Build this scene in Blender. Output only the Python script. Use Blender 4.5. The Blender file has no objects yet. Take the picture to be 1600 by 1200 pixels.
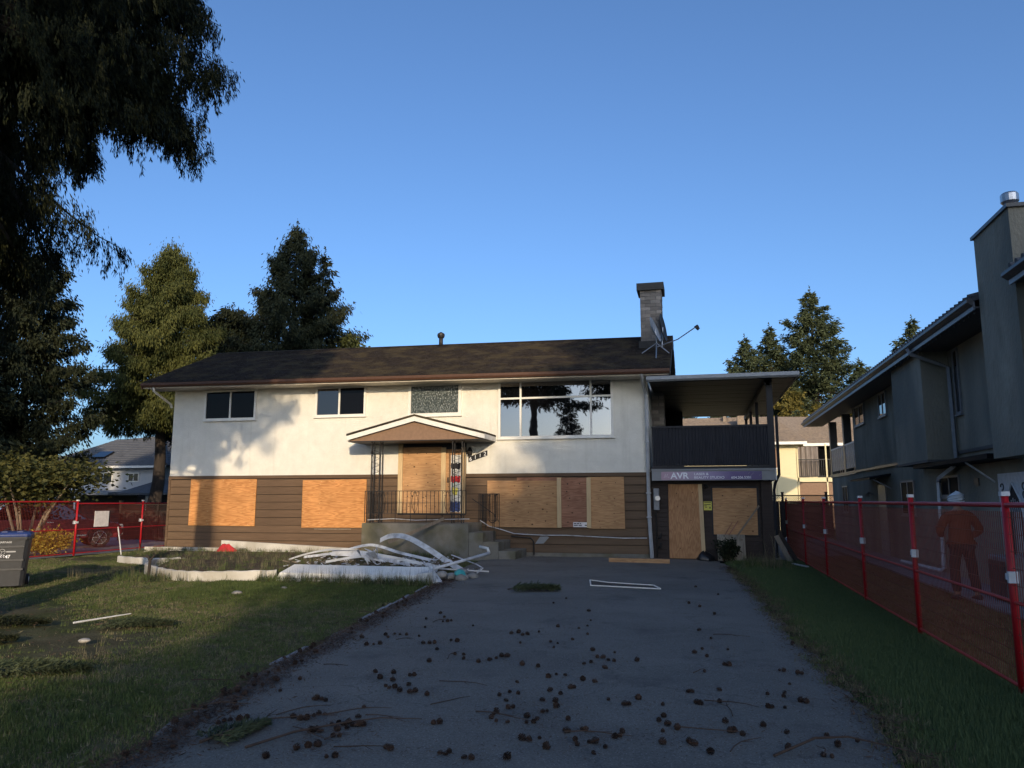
import bpy, math, random
import numpy as np
from mathutils import Vector, Matrix

R = math.radians
rng = np.random.default_rng(7)
random.seed(7)
scene = bpy.context.scene
COL = scene.collection

# ------------------------------------------------------------------ camera, sky, sun, exposure
cam_d = bpy.data.cameras.new("camera")
cam_d.sensor_width = 36.0
cam_d.lens = 27.0
cam_d.clip_end = 3000
cam = bpy.data.objects.new("camera", cam_d)
COL.objects.link(cam)
cam.location = (0, 0, 1.7)
cam.rotation_euler = (R(90 + 8.62), 0, R(13.5))
scene.camera = cam

SUN_AZ, SUN_EL = 22.0, 13.0          # light travels 22 deg left of +Y, 13 deg downwards
world = bpy.data.worlds.new("World")
scene.world = world
world.use_nodes = True
wn, wl = world.node_tree.nodes, world.node_tree.links
wn.clear()
sky = wn.new("ShaderNodeTexSky")
sky.sky_type = 'NISHITA'
sky.sun_disc = False
sky.sun_elevation = R(SUN_EL)
sky.sun_rotation = R(180 - SUN_AZ)
sky.altitude = 60
sky.air_density = 0.80
sky.dust_density = 2.6
sky.ozone_density = 4.4
bg = wn.new("ShaderNodeBackground")
bg.inputs["Strength"].default_value = 0.15
wo = wn.new("ShaderNodeOutputWorld")
wl.new(sky.outputs[0], bg.inputs[0])
wl.new(bg.outputs[0], wo.inputs[0])

sun_d = bpy.data.lights.new("sun", 'SUN')
sun_d.energy = 2.5
sun_d.angle = R(0.55)
sun_d.color = (1.0, 0.80, 0.55)
sun = bpy.data.objects.new("sun", sun_d)
COL.objects.link(sun)
ldir = Vector((-math.sin(R(SUN_AZ)) * math.cos(R(SUN_EL)), math.cos(R(SUN_AZ)) * math.cos(R(SUN_EL)), -math.sin(R(SUN_EL))))
sun.rotation_euler = ldir.to_track_quat('-Z', 'Y').to_euler()
sun.location = (10, -30, 30)

scene.view_settings.view_transform = 'Standard'
scene.view_settings.look = 'None'
scene.view_settings.exposure = 0.72
scene.view_settings.gamma = 1.0
scene.view_settings.use_curve_mapping = False

# ------------------------------------------------------------------ materials
def _nodes(name):
    m = bpy.data.materials.new(name)
    m.use_nodes = True
    nt = m.node_tree
    return m, nt, nt.nodes["Principled BSDF"]

def mat(name, col, rough=0.8, var=0.25, scale=6.0, bump=0.0, bscale=40.0, spec=0.3, metal=0.0,
        stretch=(1, 1, 1), tint=None, tscale=1.2, tamt=0.5, obj_var=0.0, tpos=(0.45, 0.62)):
    """base colour broken up by two noises, optional tint patches, optional relief, optional per-object variation"""
    m, nt, b = _nodes(name)
    N, L = nt.nodes, nt.links
    tc = N.new("ShaderNodeTexCoord")
    mp = N.new("ShaderNodeMapping"); mp.inputs["Scale"].default_value = stretch
    L.new(tc.outputs["Object"], mp.inputs[0])
    n1 = N.new("ShaderNodeTexNoise"); n1.inputs["Scale"].default_value = scale; n1.inputs["Detail"].default_value = 7
    n1.inputs["Roughness"].default_value = 0.65
    L.new(mp.outputs[0], n1.inputs["Vector"])
    r = N.new("ShaderNodeValToRGB")
    c = np.array(col)
    r.color_ramp.elements[0].position = 0.28
    r.color_ramp.elements[1].position = 0.72
    r.color_ramp.elements[0].color = (*np.clip(c * (1 - var), 0, 1), 1)
    r.color_ramp.elements[1].color = (*np.clip(c * (1 + var), 0, 1), 1)
    L.new(n1.outputs["Fac"], r.inputs[0])
    out = r.outputs[0]
    if tint is not None:
        n2 = N.new("ShaderNodeTexNoise"); n2.inputs["Scale"].default_value = tscale; n2.inputs["Detail"].default_value = 5
        L.new(mp.outputs[0], n2.inputs["Vector"])
        r2 = N.new("ShaderNodeValToRGB")
        r2.color_ramp.elements[0].position = tpos[0]; r2.color_ramp.elements[0].color = (0, 0, 0, 1)
        r2.color_ramp.elements[1].position = tpos[1]; r2.color_ramp.elements[1].color = (tamt, tamt, tamt, 1)
        L.new(n2.outputs["Fac"], r2.inputs[0])
        mx = N.new("ShaderNodeMix"); mx.data_type = 'RGBA'
        L.new(r2.outputs[0], mx.inputs["Factor"]); L.new(out, mx.inputs["A"]); mx.inputs["B"].default_value = (*tint, 1)
        out = mx.outputs["Result"]
    if obj_var:
        oi = N.new("ShaderNodeObjectInfo")
        hs = N.new("ShaderNodeHueSaturation")
        ma = N.new("ShaderNodeMapRange"); ma.inputs["To Min"].default_value = 1 - obj_var; ma.inputs["To Max"].default_value = 1 + obj_var
        L.new(oi.outputs["Random"], ma.inputs["Value"]); L.new(ma.outputs[0], hs.inputs["Value"]); L.new(out, hs.inputs["Color"])
        out = hs.outputs[0]
    L.new(out, b.inputs["Base Color"])
    b.inputs["Roughness"].default_value = rough
    b.inputs["Specular IOR Level"].default_value = spec
    b.inputs["Metallic"].default_value = metal
    if bump:
        n3 = N.new("ShaderNodeTexNoise"); n3.inputs["Scale"].default_value = bscale; n3.inputs["Detail"].default_value = 4
        L.new(mp.outputs[0], n3.inputs["Vector"])
        bp = N.new("ShaderNodeBump"); bp.inputs["Strength"].default_value = bump; bp.inputs["Distance"].default_value = 0.02
        L.new(n3.outputs["Fac"], bp.inputs["Height"]); L.new(bp.outputs[0], b.inputs["Normal"])
    return m

def plywood(name, col, dark, vertical=False, knots=0.5):
    m, nt, b = _nodes(name)
    N, L = nt.nodes, nt.links
    tc = N.new("ShaderNodeTexCoord")
    oi = N.new("ShaderNodeObjectInfo")
    ad = N.new("ShaderNodeVectorMath"); ad.operation = 'MULTIPLY_ADD'
    cx = N.new("ShaderNodeCombineXYZ"); L.new(oi.outputs["Random"], cx.inputs[0]); L.new(oi.outputs["Random"], cx.inputs[2])
    ad.inputs[1].default_value = (37, 37, 37)
    L.new(cx.outputs[0], ad.inputs[0]); L.new(tc.outputs["Object"], ad.inputs[2])
    mp = N.new("ShaderNodeMapping")
    mp.inputs["Scale"].default_value = (4.5, 1, 0.8) if vertical else (0.55, 1, 5.5)
    L.new(ad.outputs[0], mp.inputs[0])
    n0 = N.new("ShaderNodeTexNoise"); n0.inputs["Scale"].default_value = 1.1; n0.inputs["Detail"].default_value = 3
    n0.inputs["Distortion"].default_value = 0.25
    L.new(mp.outputs[0], n0.inputs["Vector"])
    mu = N.new("ShaderNodeMath"); mu.operation = 'MULTIPLY'; mu.inputs[1].default_value = 22
    L.new(n0.outputs["Fac"], mu.inputs[0])
    fr = N.new("ShaderNodeMath"); fr.operation = 'PINGPONG'; fr.inputs[1].default_value = 1.0
    L.new(mu.outputs[0], fr.inputs[0])
    n1 = N.new("ShaderNodeTexNoise"); n1.inputs["Scale"].default_value = 9; n1.inputs["Detail"].default_value = 8
    L.new(mp.outputs[0], n1.inputs["Vector"])
    mixf = N.new("ShaderNodeMath"); mixf.operation = 'MULTIPLY'
    L.new(fr.outputs[0], mixf.inputs[0]); L.new(n1.outputs["Fac"], mixf.inputs[1])
    r = N.new("ShaderNodeValToRGB")
    r.color_ramp.elements[0].position = 0.02; r.color_ramp.elements[0].color = (*np.array(dark) * 1.0, 1)
    r.color_ramp.elements[1].position = 0.42; r.color_ramp.elements[1].color = (*col, 1)
    L.new(mixf.outputs[0], r.inputs[0])
    # broad uneven weathering
    n2 = N.new("ShaderNodeTexNoise"); n2.inputs["Scale"].default_value = 1.3; n2.inputs["Detail"].default_value = 4
    L.new(ad.outputs[0], n2.inputs["Vector"])
    r2 = N.new("ShaderNodeMapRange"); r2.inputs["From Min"].default_value = 0.3; r2.inputs["From Max"].default_value = 0.7
    r2.inputs["To Min"].default_value = 0.78; r2.inputs["To Max"].default_value = 1.14
    L.new(n2.outputs["Fac"], r2.inputs["Value"])
    hs = N.new("ShaderNodeHueSaturation"); L.new(r2.outputs[0], hs.inputs["Value"]); L.new(r.outputs[0], hs.inputs["Color"])
    out = hs.outputs[0]
    if knots:
        mpk = N.new("ShaderNodeMapping"); mpk.inputs["Scale"].default_value = (3.2, 0.01, 4.2)
        L.new(ad.outputs[0], mpk.inputs[0])
        v = N.new("ShaderNodeTexVoronoi"); v.inputs["Scale"].default_value = 1.0; v.inputs["Randomness"].default_value = 0.8
        L.new(mpk.outputs[0], v.inputs["Vector"])
        rk = N.new("ShaderNodeValToRGB")
        rk.color_ramp.elements[0].position = 0.05; rk.color_ramp.elements[0].color = (knots * 1.5, knots * 1.5, knots * 1.5, 1)
        rk.color_ramp.elements[1].position = 0.13; rk.color_ramp.elements[1].color = (0, 0, 0, 1)
        L.new(v.outputs["Distance"], rk.inputs[0])
        mx = N.new("ShaderNodeMix"); mx.data_type = 'RGBA'
        L.new(rk.outputs[0], mx.inputs["Factor"]); L.new(out, mx.inputs["A"]); mx.inputs["B"].default_value = (0.06, 0.025, 0.012, 1)
        out = mx.outputs["Result"]
    L.new(out, b.inputs["Base Color"])
    b.inputs["Roughness"].default_value = 0.75
    b.inputs["Specular IOR Level"].default_value = 0.25
    return m

def simple(name, col, rough=0.6, metal=0.0, spec=0.4, ior=None, coat=0.0):
    m, nt, b = _nodes(name)
    N, L = nt.nodes, nt.links
    n = N.new("ShaderNodeTexNoise"); n.inputs["Scale"].default_value = 11; n.inputs["Detail"].default_value = 5
    tc = N.new("ShaderNodeTexCoord"); L.new(tc.outputs["Object"], n.inputs["Vector"])
    r = N.new("ShaderNodeValToRGB")
    c = np.array(col)
    r.color_ramp.elements[0].position = 0.3; r.color_ramp.elements[0].color = (*np.clip(c * 0.88, 0, 1), 1)
    r.color_ramp.elements[1].position = 0.7; r.color_ramp.elements[1].color = (*np.clip(c * 1.1, 0, 1), 1)
    L.new(n.outputs["Fac"], r.inputs[0]); L.new(r.outputs[0], b.inputs["Base Color"])
    b.inputs["Roughness"].default_value = rough
    b.inputs["Metallic"].default_value = metal
    b.inputs["Specular IOR Level"].default_value = spec
    if ior: b.inputs["IOR"].default_value = ior
    if coat: b.inputs["Coat Weight"].default_value = coat
    return m

def glass_mat(name, col=(0.004, 0.004, 0.005), rough=0.015, ior=2.2, wob=0.0):
    m, nt, b = _nodes(name)
    b.inputs["Base Color"].default_value = (*col, 1)
    b.inputs["Roughness"].default_value = rough
    b.inputs["IOR"].default_value = ior
    b.inputs["Specular IOR Level"].default_value = 0.5
    if wob:
        N, L = nt.nodes, nt.links
        tc = N.new("ShaderNodeTexCoord")
        n = N.new("ShaderNodeTexNoise"); n.inputs["Scale"].default_value = 1.6; n.inputs["Detail"].default_value = 2
        L.new(tc.outputs["Object"], n.inputs["Vector"])
        bp = N.new("ShaderNodeBump"); bp.inputs["Strength"].default_value = wob; bp.inputs["Distance"].default_value = 0.01
        L.new(n.outputs["Fac"], bp.inputs["Height"]); L.new(bp.outputs[0], b.inputs["Normal"])
    return m

M = {}
def stucco_white():
    m, nt, b = _nodes("stucco_white")
    N, L = nt.nodes, nt.links
    tc = N.new("ShaderNodeTexCoord")
    n1 = N.new("ShaderNodeTexNoise"); n1.inputs["Scale"].default_value = 3; n1.inputs["Detail"].default_value = 8; n1.inputs["Roughness"].default_value = 0.7
    L.new(tc.outputs["Object"], n1.inputs["Vector"])
    r = N.new("ShaderNodeValToRGB")
    r.color_ramp.elements[0].position = 0.25; r.color_ramp.elements[0].color = (0.64, 0.61, 0.53, 1)
    r.color_ramp.elements[1].position = 0.75; r.color_ramp.elements[1].color = (0.77, 0.74, 0.655, 1)
    L.new(n1.outputs["Fac"], r.inputs[0])
    # water streaks: noise stretched along Z, only here and there
    mp = N.new("ShaderNodeMapping"); mp.inputs["Scale"].default_value = (2.3, 1, 0.16)
    L.new(tc.outputs["Object"], mp.inputs[0])
    n2 = N.new("ShaderNodeTexNoise"); n2.inputs["Scale"].default_value = 2.4; n2.inputs["Detail"].default_value = 6
    L.new(mp.outputs[0], n2.inputs["Vector"])
    r2 = N.new("ShaderNodeValToRGB")
    r2.color_ramp.elements[0].position = 0.60; r2.color_ramp.elements[0].color = (0, 0, 0, 1)
    r2.color_ramp.elements[1].position = 0.78; r2.color_ramp.elements[1].color = (0.26, 0.26, 0.26, 1)
    L.new(n2.outputs["Fac"], r2.inputs[0])
    mx = N.new("ShaderNodeMix"); mx.data_type = 'RGBA'
    L.new(r2.outputs[0], mx.inputs["Factor"]); L.new(r.outputs[0], mx.inputs["A"]); mx.inputs["B"].default_value = (0.40, 0.37, 0.29, 1)
    L.new(mx.outputs["Result"], b.inputs["Base Color"])
    b.inputs["Roughness"].default_value = 0.9; b.inputs["Specular IOR Level"].default_value = 0.15
    n3 = N.new("ShaderNodeTexNoise"); n3.inputs["Scale"].default_value = 45; n3.inputs["Detail"].default_value = 5
    L.new(tc.outputs["Object"], n3.inputs["Vector"])
    bp = N.new("ShaderNodeBump"); bp.inputs["Strength"].default_value = 0.5; bp.inputs["Distance"].default_value = 0.02
    L.new(n3.outputs["Fac"], bp.inputs["Height"]); L.new(bp.outputs[0], b.inputs["Normal"])
    return m

def asphalt_mat():
    m, nt, b = _nodes("asphalt")
    N, L = nt.nodes, nt.links
    tc = N.new("ShaderNodeTexCoord")
    def noise(s, d=6, rough=0.6):
        n = N.new("ShaderNodeTexNoise"); n.inputs["Scale"].default_value = s; n.inputs["Detail"].default_value = d
        n.inputs["Roughness"].default_value = rough
        L.new(tc.outputs["Object"], n.inputs["Vector"]); return n
    n1 = noise(0.55, 8, 0.65)
    r = N.new("ShaderNodeValToRGB")
    r.color_ramp.elements[0].position = 0.3; r.color_ramp.elements[0].color = (0.106, 0.099, 0.086, 1)
    r.color_ramp.elements[1].position = 0.7; r.color_ramp.elements[1].color = (0.165, 0.155, 0.134, 1)
    L.new(n1.outputs["Fac"], r.inputs[0])
    n2 = noise(55, 6, 0.85)
    mr = N.new("ShaderNodeMapRange"); mr.inputs["From Min"].default_value = 0.3; mr.inputs["From Max"].default_value = 0.7
    mr.inputs["To Min"].default_value = 0.45; mr.inputs["To Max"].default_value = 1.65
    L.new(n2.outputs["Fac"], mr.inputs["Value"])
    hs = N.new("ShaderNodeHueSaturation"); L.new(r.outputs[0], hs.inputs["Color"]); L.new(mr.outputs[0], hs.inputs["Value"])
    # pale stone chips
    v = N.new("ShaderNodeTexVoronoi"); v.inputs["Scale"].default_value = 38; L.new(tc.outputs["Object"], v.inputs["Vector"])
    rv = N.new("ShaderNodeValToRGB")
    rv.color_ramp.elements[0].position = 0.10; rv.color_ramp.elements[0].color = (0.9, 0.9, 0.9, 1)
    rv.color_ramp.elements[1].position = 0.22; rv.color_ramp.elements[1].color = (0, 0, 0, 1)
    L.new(v.outputs["Distance"], rv.inputs[0])
    n3 = noise(4, 3)
    mm = N.new("ShaderNodeMath"); mm.operation = 'MULTIPLY'; L.new(rv.outputs[0], mm.inputs[0]); L.new(n3.outputs["Fac"], mm.inputs[1])
    mx = N.new("ShaderNodeMix"); mx.data_type = 'RGBA'
    L.new(mm.outputs[0], mx.inputs["Factor"]); L.new(hs.outputs[0], mx.inputs["A"]); mx.inputs["B"].default_value = (0.48, 0.46, 0.43, 1)
    # damp brownish stains
    n4 = noise(0.9, 7, 0.7)
    r4 = N.new("ShaderNodeValToRGB")
    r4.color_ramp.elements[0].position = 0.55; r4.color_ramp.elements[0].color = (0, 0, 0, 1)
    r4.color_ramp.elements[1].position = 0.75; r4.color_ramp.elements[1].color = (0.95, 0.95, 0.95, 1)
    L.new(n4.outputs["Fac"], r4.inputs[0])
    mx2 = N.new("ShaderNodeMix"); mx2.data_type = 'RGBA'
    L.new(r4.outputs[0], mx2.inputs["Factor"]); L.new(mx.outputs["Result"], mx2.inputs["A"]); mx2.inputs["B"].default_value = (0.062, 0.058, 0.054, 1)
    # hairline cracks
    v2 = N.new("ShaderNodeTexVoronoi"); v2.feature = 'DISTANCE_TO_EDGE'; v2.inputs["Scale"].default_value = 0.55
    nd = noise(1.5, 5)
    va = N.new("ShaderNodeVectorMath"); va.operation = 'MULTIPLY_ADD'; va.inputs[1].default_value = (0.9, 0.9, 0.9)
    L.new(nd.outputs["Color"], va.inputs[0]); L.new(tc.outputs["Object"], va.inputs[2]); L.new(va.outputs[0], v2.inputs["Vector"])
    rc = N.new("ShaderNodeValToRGB")
    rc.color_ramp.elements[0].position = 0.002; rc.color_ramp.elements[0].color = (0.7, 0.7, 0.7, 1)
    rc.color_ramp.elements[1].position = 0.006; rc.color_ramp.elements[1].color = (0, 0, 0, 1)
    L.new(v2.outputs["Distance"], rc.inputs[0])
    mm2 = N.new("ShaderNodeMath"); mm2.operation = 'MULTIPLY'; L.new(rc.outputs[0], mm2.inputs[0]); L.new(n1.outputs["Fac"], mm2.inputs[1])
    mx3 = N.new("ShaderNodeMix"); mx3.data_type = 'RGBA'
    L.new(mm2.outputs[0], mx3.inputs["Factor"]); L.new(mx2.outputs["Result"], mx3.inputs["A"]); mx3.inputs["B"].default_value = (0.012, 0.012, 0.012, 1)
    L.new(mx3.outputs["Result"], b.inputs["Base Color"])
    b.inputs["Roughness"].default_value = 0.82; b.inputs["Specular IOR Level"].default_value = 0.35
    nb = noise(120, 4, 0.7)
    bp = N.new("ShaderNodeBump"); bp.inputs["Strength"].default_value = 0.6; bp.inputs["Distance"].default_value = 0.012
    L.new(nb.outputs["Fac"], bp.inputs["Height"])
    nb2 = noise(1.3, 4)
    bp2 = N.new("ShaderNodeBump"); bp2.inputs["Strength"].default_value = 0.35; bp2.inputs["Distance"].default_value = 0.05
    L.new(nb2.outputs["Fac"], bp2.inputs["Height"]); L.new(bp.outputs[0], bp2.inputs["Normal"])
    L.new(bp2.outputs[0], b.inputs["Normal"])
    return m

def leaf_mat(name, c1, c2, scale=0.7, fine=9.0):
    """foliage: two hues mixed by broad and fine noise, a little light let through"""
    m, nt, b = _nodes(name)
    N, L = nt.nodes, nt.links
    tc = N.new("ShaderNodeTexCoord")
    n1 = N.new("ShaderNodeTexNoise"); n1.inputs["Scale"].default_value = scale; n1.inputs["Detail"].default_value = 3
    n2 = N.new("ShaderNodeTexNoise"); n2.inputs["Scale"].default_value = fine; n2.inputs["Detail"].default_value = 2
    L.new(tc.outputs["Object"], n1.inputs["Vector"]); L.new(tc.outputs["Object"], n2.inputs["Vector"])
    a = N.new("ShaderNodeMath"); a.operation = 'ADD'; L.new(n1.outputs["Fac"], a.inputs[0]); L.new(n2.outputs["Fac"], a.inputs[1])
    r = N.new("ShaderNodeValToRGB")
    r.color_ramp.elements[0].position = 0.40; r.color_ramp.elements[0].color = (*c1, 1)
    r.color_ramp.elements[1].position = 0.62; r.color_ramp.elements[1].color = (*c2, 1)
    h = N.new("ShaderNodeMath"); h.operation = 'MULTIPLY'; h.inputs[1].default_value = 0.5
    L.new(a.outputs[0], h.inputs[0]); L.new(h.outputs[0], r.inputs[0])
    L.new(r.outputs[0], b.inputs["Base Color"])
    b.inputs["Roughness"].default_value = 0.7; b.inputs["Specular IOR Level"].default_value = 0.2
    tr = N.new("ShaderNodeBsdfTranslucent"); L.new(r.outputs[0], tr.inputs["Color"])
    ms = N.new("ShaderNodeMixShader"); ms.inputs[0].default_value = 0.18
    L.new(b.outputs[0], ms.inputs[1]); L.new(tr.outputs[0], ms.inputs[2])
    L.new(ms.outputs[0], N["Material Output"].inputs[0])
    return m

M['stucco'] = stucco_white()
M['asphalt'] = asphalt_mat()
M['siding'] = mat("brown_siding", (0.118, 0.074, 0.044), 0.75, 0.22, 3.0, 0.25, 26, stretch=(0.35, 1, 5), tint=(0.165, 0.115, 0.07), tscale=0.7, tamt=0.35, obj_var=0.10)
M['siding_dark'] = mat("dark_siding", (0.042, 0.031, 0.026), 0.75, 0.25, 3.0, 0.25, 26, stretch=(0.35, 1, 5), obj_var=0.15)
M['ply_orange'] = plywood("plywood_orange", (0.60, 0.285, 0.10), (0.43, 0.18, 0.058), knots=0.12)
M['ply_tan'] = plywood("plywood_tan", (0.48, 0.275, 0.13), (0.36, 0.195, 0.09), knots=0.7)
M['ply_red'] = plywood("plywood_red", (0.33, 0.165, 0.10), (0.23, 0.105, 0.062), knots=0.6)
M['ply_door'] = plywood("plywood_door", (0.46, 0.245, 0.115), (0.34, 0.17, 0.078), vertical=True, knots=0.5)
M['ply_grey'] = plywood("plywood_grey", (0.30, 0.26, 0.20), (0.20, 0.17, 0.13), vertical=True, knots=0.3)
M['lumber'] = mat("lumber", (0.55, 0.40, 0.22), 0.7, 0.18, 5, 0.15, 30, stretch=(6, 6, 0.5), tint=(0.20, 0.10, 0.05), tscale=2.2, tamt=0.7, tpos=(0.62, 0.72))
M['old_wood'] = mat("old_wood", (0.20, 0.155, 0.11), 0.85, 0.3, 5, 0.3, 30, stretch=(5, 1, 0.5))
M['shingle'] = mat("asphalt_shingle", (0.037, 0.030, 0.025), 0.95, 0.55, 8, 0.6, 70, spec=0.06, tint=(0.085, 0.068, 0.040), tscale=1.6, tamt=0.6)
M['fascia_brown'] = simple("brown_gutter", (0.085, 0.040, 0.024), 0.6)
M['white'] = mat("white_paint", (0.74, 0.72, 0.66), 0.6, 0.07, 4, 0.1, 20)
M['white_old'] = mat("weathered_white", (0.62, 0.61, 0.58), 0.7, 0.12, 5, 0.2, 20, tint=(0.30, 0.28, 0.24), tscale=2.5, tamt=0.55, tpos=(0.5, 0.7))
M['vinyl'] = mat("white_vinyl", (0.60, 0.61, 0.63), 0.55, 0.12, 6, tint=(0.26, 0.25, 0.23), tscale=5, tamt=0.75, tpos=(0.48, 0.7))
M['iron'] = simple("black_iron", (0.018, 0.016, 0.015), 0.55)
M['black'] = simple("black_paint", (0.016, 0.017, 0.021), 0.65)
M['navy_clad'] = mat("black_cladding", (0.011, 0.0125, 0.019), 0.6, 0.25, 2, stretch=(3, 1, 0.4), spec=0.4)
M['deck_roof'] = simple("deck_roof_metal", (0.27, 0.29, 0.31), 0.45)
M['soffit_dark'] = simple("dark_soffit", (0.014, 0.015, 0.018), 0.6)
M['soffit'] = simple("brown_soffit", (0.22, 0.135, 0.085), 0.75)
M['frieze'] = simple("cream_frieze", (0.60, 0.55, 0.46), 0.7)
M['grey_trim'] = mat("grey_fascia", (0.24, 0.245, 0.245), 0.6, 0.1, 4)
M['brick'] = mat("grey_brick", (0.225, 0.205, 0.185), 0.9, 0.25, 8, 0.4, 40, obj_var=0.35)
M['mortar'] = mat("mortar", (0.15, 0.145, 0.14), 0.95, 0.15, 10)
M['cap'] = mat("dark_cap", (0.05, 0.05, 0.05), 0.8, 0.2, 6)
M['concrete'] = mat("old_concrete", (0.195, 0.18, 0.15), 0.9, 0.2, 2.2, 0.35, 40, tint=(0.11, 0.10, 0.055), tscale=1.4, tamt=0.75)
M['concrete_pale'] = mat("pale_concrete", (0.55, 0.52, 0.46), 0.85, 0.12, 4, 0.3, 30, tint=(0.30, 0.27, 0.21), tscale=2.0, tamt=0.6)
M['walk'] = mat("walkway_concrete", (0.26, 0.26, 0.27), 0.9, 0.15, 2, 0.25, 30, tint=(0.16, 0.15, 0.13), tscale=0.8)
M['glass'] = glass_mat("window_glass", ior=3.0, wob=0.10)
M['glass_dark'] = glass_mat("dark_glass", ior=1.22)
M['glass_matte'] = simple("matte_dark_glass", (0.012, 0.013, 0.015), 0.55, spec=0.05)  # matte and dark so panes and awnings mirror nothing bright
M['glass_mid'] = glass_mat("mid_glass", ior=1.75)
M['curtain'] = mat("curtain", (0.20, 0.17, 0.15), 0.9, 0.35, 4, stretch=(4, 1, 0.6))
M['red'] = simple("red_fence_paint", (0.40, 0.012, 0.018), 0.4)
M['red_wire'] = simple("red_wire", (0.14, 0.022, 0.014), 0.45)
M['clamp'] = simple("pale_clamp", (0.62, 0.64, 0.66), 0.5)
M['grey_stucco'] = mat("grey_stucco", (0.30, 0.28, 0.225), 0.95, 0.28, 2.2, 1.0, 22, spec=0.1, stretch=(1, 1, 0.45), tint=(0.13, 0.135, 0.12), tscale=1.1, tamt=0.6)
M['grey_soffit'] = simple("grey_soffit", (0.09, 0.088, 0.085), 0.7)
M['grey_metal'] = simple("grey_gutter", (0.22, 0.225, 0.235), 0.45)
M['dark_gutter'] = simple("dark_gutter", (0.075, 0.078, 0.082), 0.45)
M['downpipe'] = mat("downpipe", (0.47, 0.48, 0.49), 0.5, 0.1, 4, tint=(0.30, 0.29, 0.28), tscale=3)
M['tile'] = mat("roof_tile", (0.095, 0.098, 0.105), 0.85, 0.25, 4, 0.3, 40)
M['tile_tan'] = mat("tan_shingle", (0.25, 0.195, 0.145), 0.95, 0.3, 7, 0.5, 60, obj_var=0.1)
M['tan_wall'] = mat("tan_wall", (0.66, 0.58, 0.36), 0.85, 0.06, 3)
M['blue_wall'] = mat("blue_grey_wall", (0.40, 0.41, 0.42), 0.9, 0.06, 3, 0.3, 30)
M['steel'] = simple("steel", (0.45, 0.45, 0.46), 0.35, 0.9)
M['bark'] = mat("bark", (0.042, 0.033, 0.027), 0.95, 0.4, 4, 0.9, 14, stretch=(3, 3, 0.5))
M['bark_pale'] = mat("pale_bark", (0.22, 0.17, 0.12), 0.95, 0.3, 5, 0.6, 20, stretch=(3, 3, 0.6))
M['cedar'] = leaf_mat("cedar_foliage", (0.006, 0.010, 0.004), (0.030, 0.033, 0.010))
M['cedar_lit'] = leaf_mat("sunlit_cedar_foliage", (0.030, 0.040, 0.011), (0.115, 0.116, 0.029))  # sunlight put into the colour: lighter, yellower copy of the cedar greens
M['cedar_dark'] = leaf_mat("dark_cedar_foliage", (0.012, 0.019, 0.010), (0.042, 0.046, 0.020))  # darker copy of the same greens, for cedars in shade
M['fir'] = leaf_mat("fir_foliage", (0.030, 0.045, 0.024), (0.095, 0.11, 0.050))
M['hedge_gold'] = leaf_mat("golden_hedge_foliage", (0.075, 0.070, 0.016), (0.21, 0.165, 0.040))
M['shrub'] = leaf_mat("shrub_foliage", (0.025, 0.035, 0.012), (0.12, 0.11, 0.03), 1.2, 5)
M['brown_twigs'] = leaf_mat("brown_foliage", (0.035, 0.028, 0.020), (0.09, 0.07, 0.045), 1.2, 5)
M['yellow'] = leaf_mat("yellow_foliage", (0.34, 0.22, 0.03), (0.68, 0.50, 0.08), 2, 14)
M['weed'] = leaf_mat("weed_foliage", (0.03, 0.045, 0.022), (0.085, 0.10, 0.05), 2, 9)
M['grass'] = leaf_mat("grass_blades", (0.068, 0.098, 0.028), (0.145, 0.172, 0.052), 0.35, 3)
M['grass_mid'] = leaf_mat("mid_grass_blades", (0.052, 0.078, 0.024), (0.11, 0.135, 0.042), 0.5, 3)
M['grass_dry'] = leaf_mat("dry_grass_blades", (0.13, 0.115, 0.065), (0.26, 0.22, 0.125), 0.6, 4)
M['grass_green'] = leaf_mat("lush_grass_blades", (0.074, 0.112, 0.046), (0.15, 0.190, 0.075), 0.5, 3)
M['lawn'] = mat("lawn_soil", (0.095, 0.085, 0.048), 0.98, 0.45, 1.6, 0.8, 30, spec=0.05, tint=(0.050, 0.070, 0.018), tscale=0.5, tamt=0.8)
M['lawn_green'] = mat("green_lawn_soil", (0.034, 0.052, 0.016), 0.98, 0.4, 2.0, 0.8, 30, spec=0.05)
M['dead_grass'] = mat("dead_grass", (0.115, 0.085, 0.040), 0.98, 0.4, 2.5, 0.8, 30, spec=0.05, tint=(0.06, 0.065, 0.022), tscale=0.7)
M['soil'] = mat("soil", (0.10, 0.075, 0.05), 0.98, 0.4, 4, 0.8, 30, spec=0.05)
M['needles'] = leaf_mat("fallen_needles", (0.055, 0.032, 0.021), (0.14, 0.085, 0.055), 1.5, 12)
M['cone'] = mat("cone_scale", (0.042, 0.024, 0.016), 0.85, 0.4, 25, obj_var=0.4)
M['twig'] = mat("twig_bark", (0.065, 0.042, 0.030), 0.9, 0.3, 8, obj_var=0.3)
M['stone'] = mat("stone", (0.27, 0.25, 0.22), 0.9, 0.3, 6, 0.5, 20, obj_var=0.35)
M['far_ground'] = mat("far_ground", (0.06, 0.065, 0.035), 0.98, 0.3, 0.2, spec=0.05)
M['road'] = mat("road_asphalt", (0.055, 0.055, 0.058), 0.9, 0.15, 1.0, 0.4, 60)
M['bin'] = simple("bin_plastic", (0.040, 0.041, 0.044), 0.5)
M['bin_lid'] = simple("blue_lid_plastic", (0.030, 0.050, 0.16), 0.4)
M['rubber'] = simple("rubber", (0.015, 0.015, 0.015), 0.8)
M['car'] = simple("car_paint", (0.13, 0.018, 0.024), 0.25, coat=0.6)
M['chrome'] = simple("alloy", (0.55, 0.55, 0.55), 0.25, 0.9)
M['lens'] = simple("headlight_lens", (0.5, 0.5, 0.48), 0.1, ior=2.0)
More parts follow.
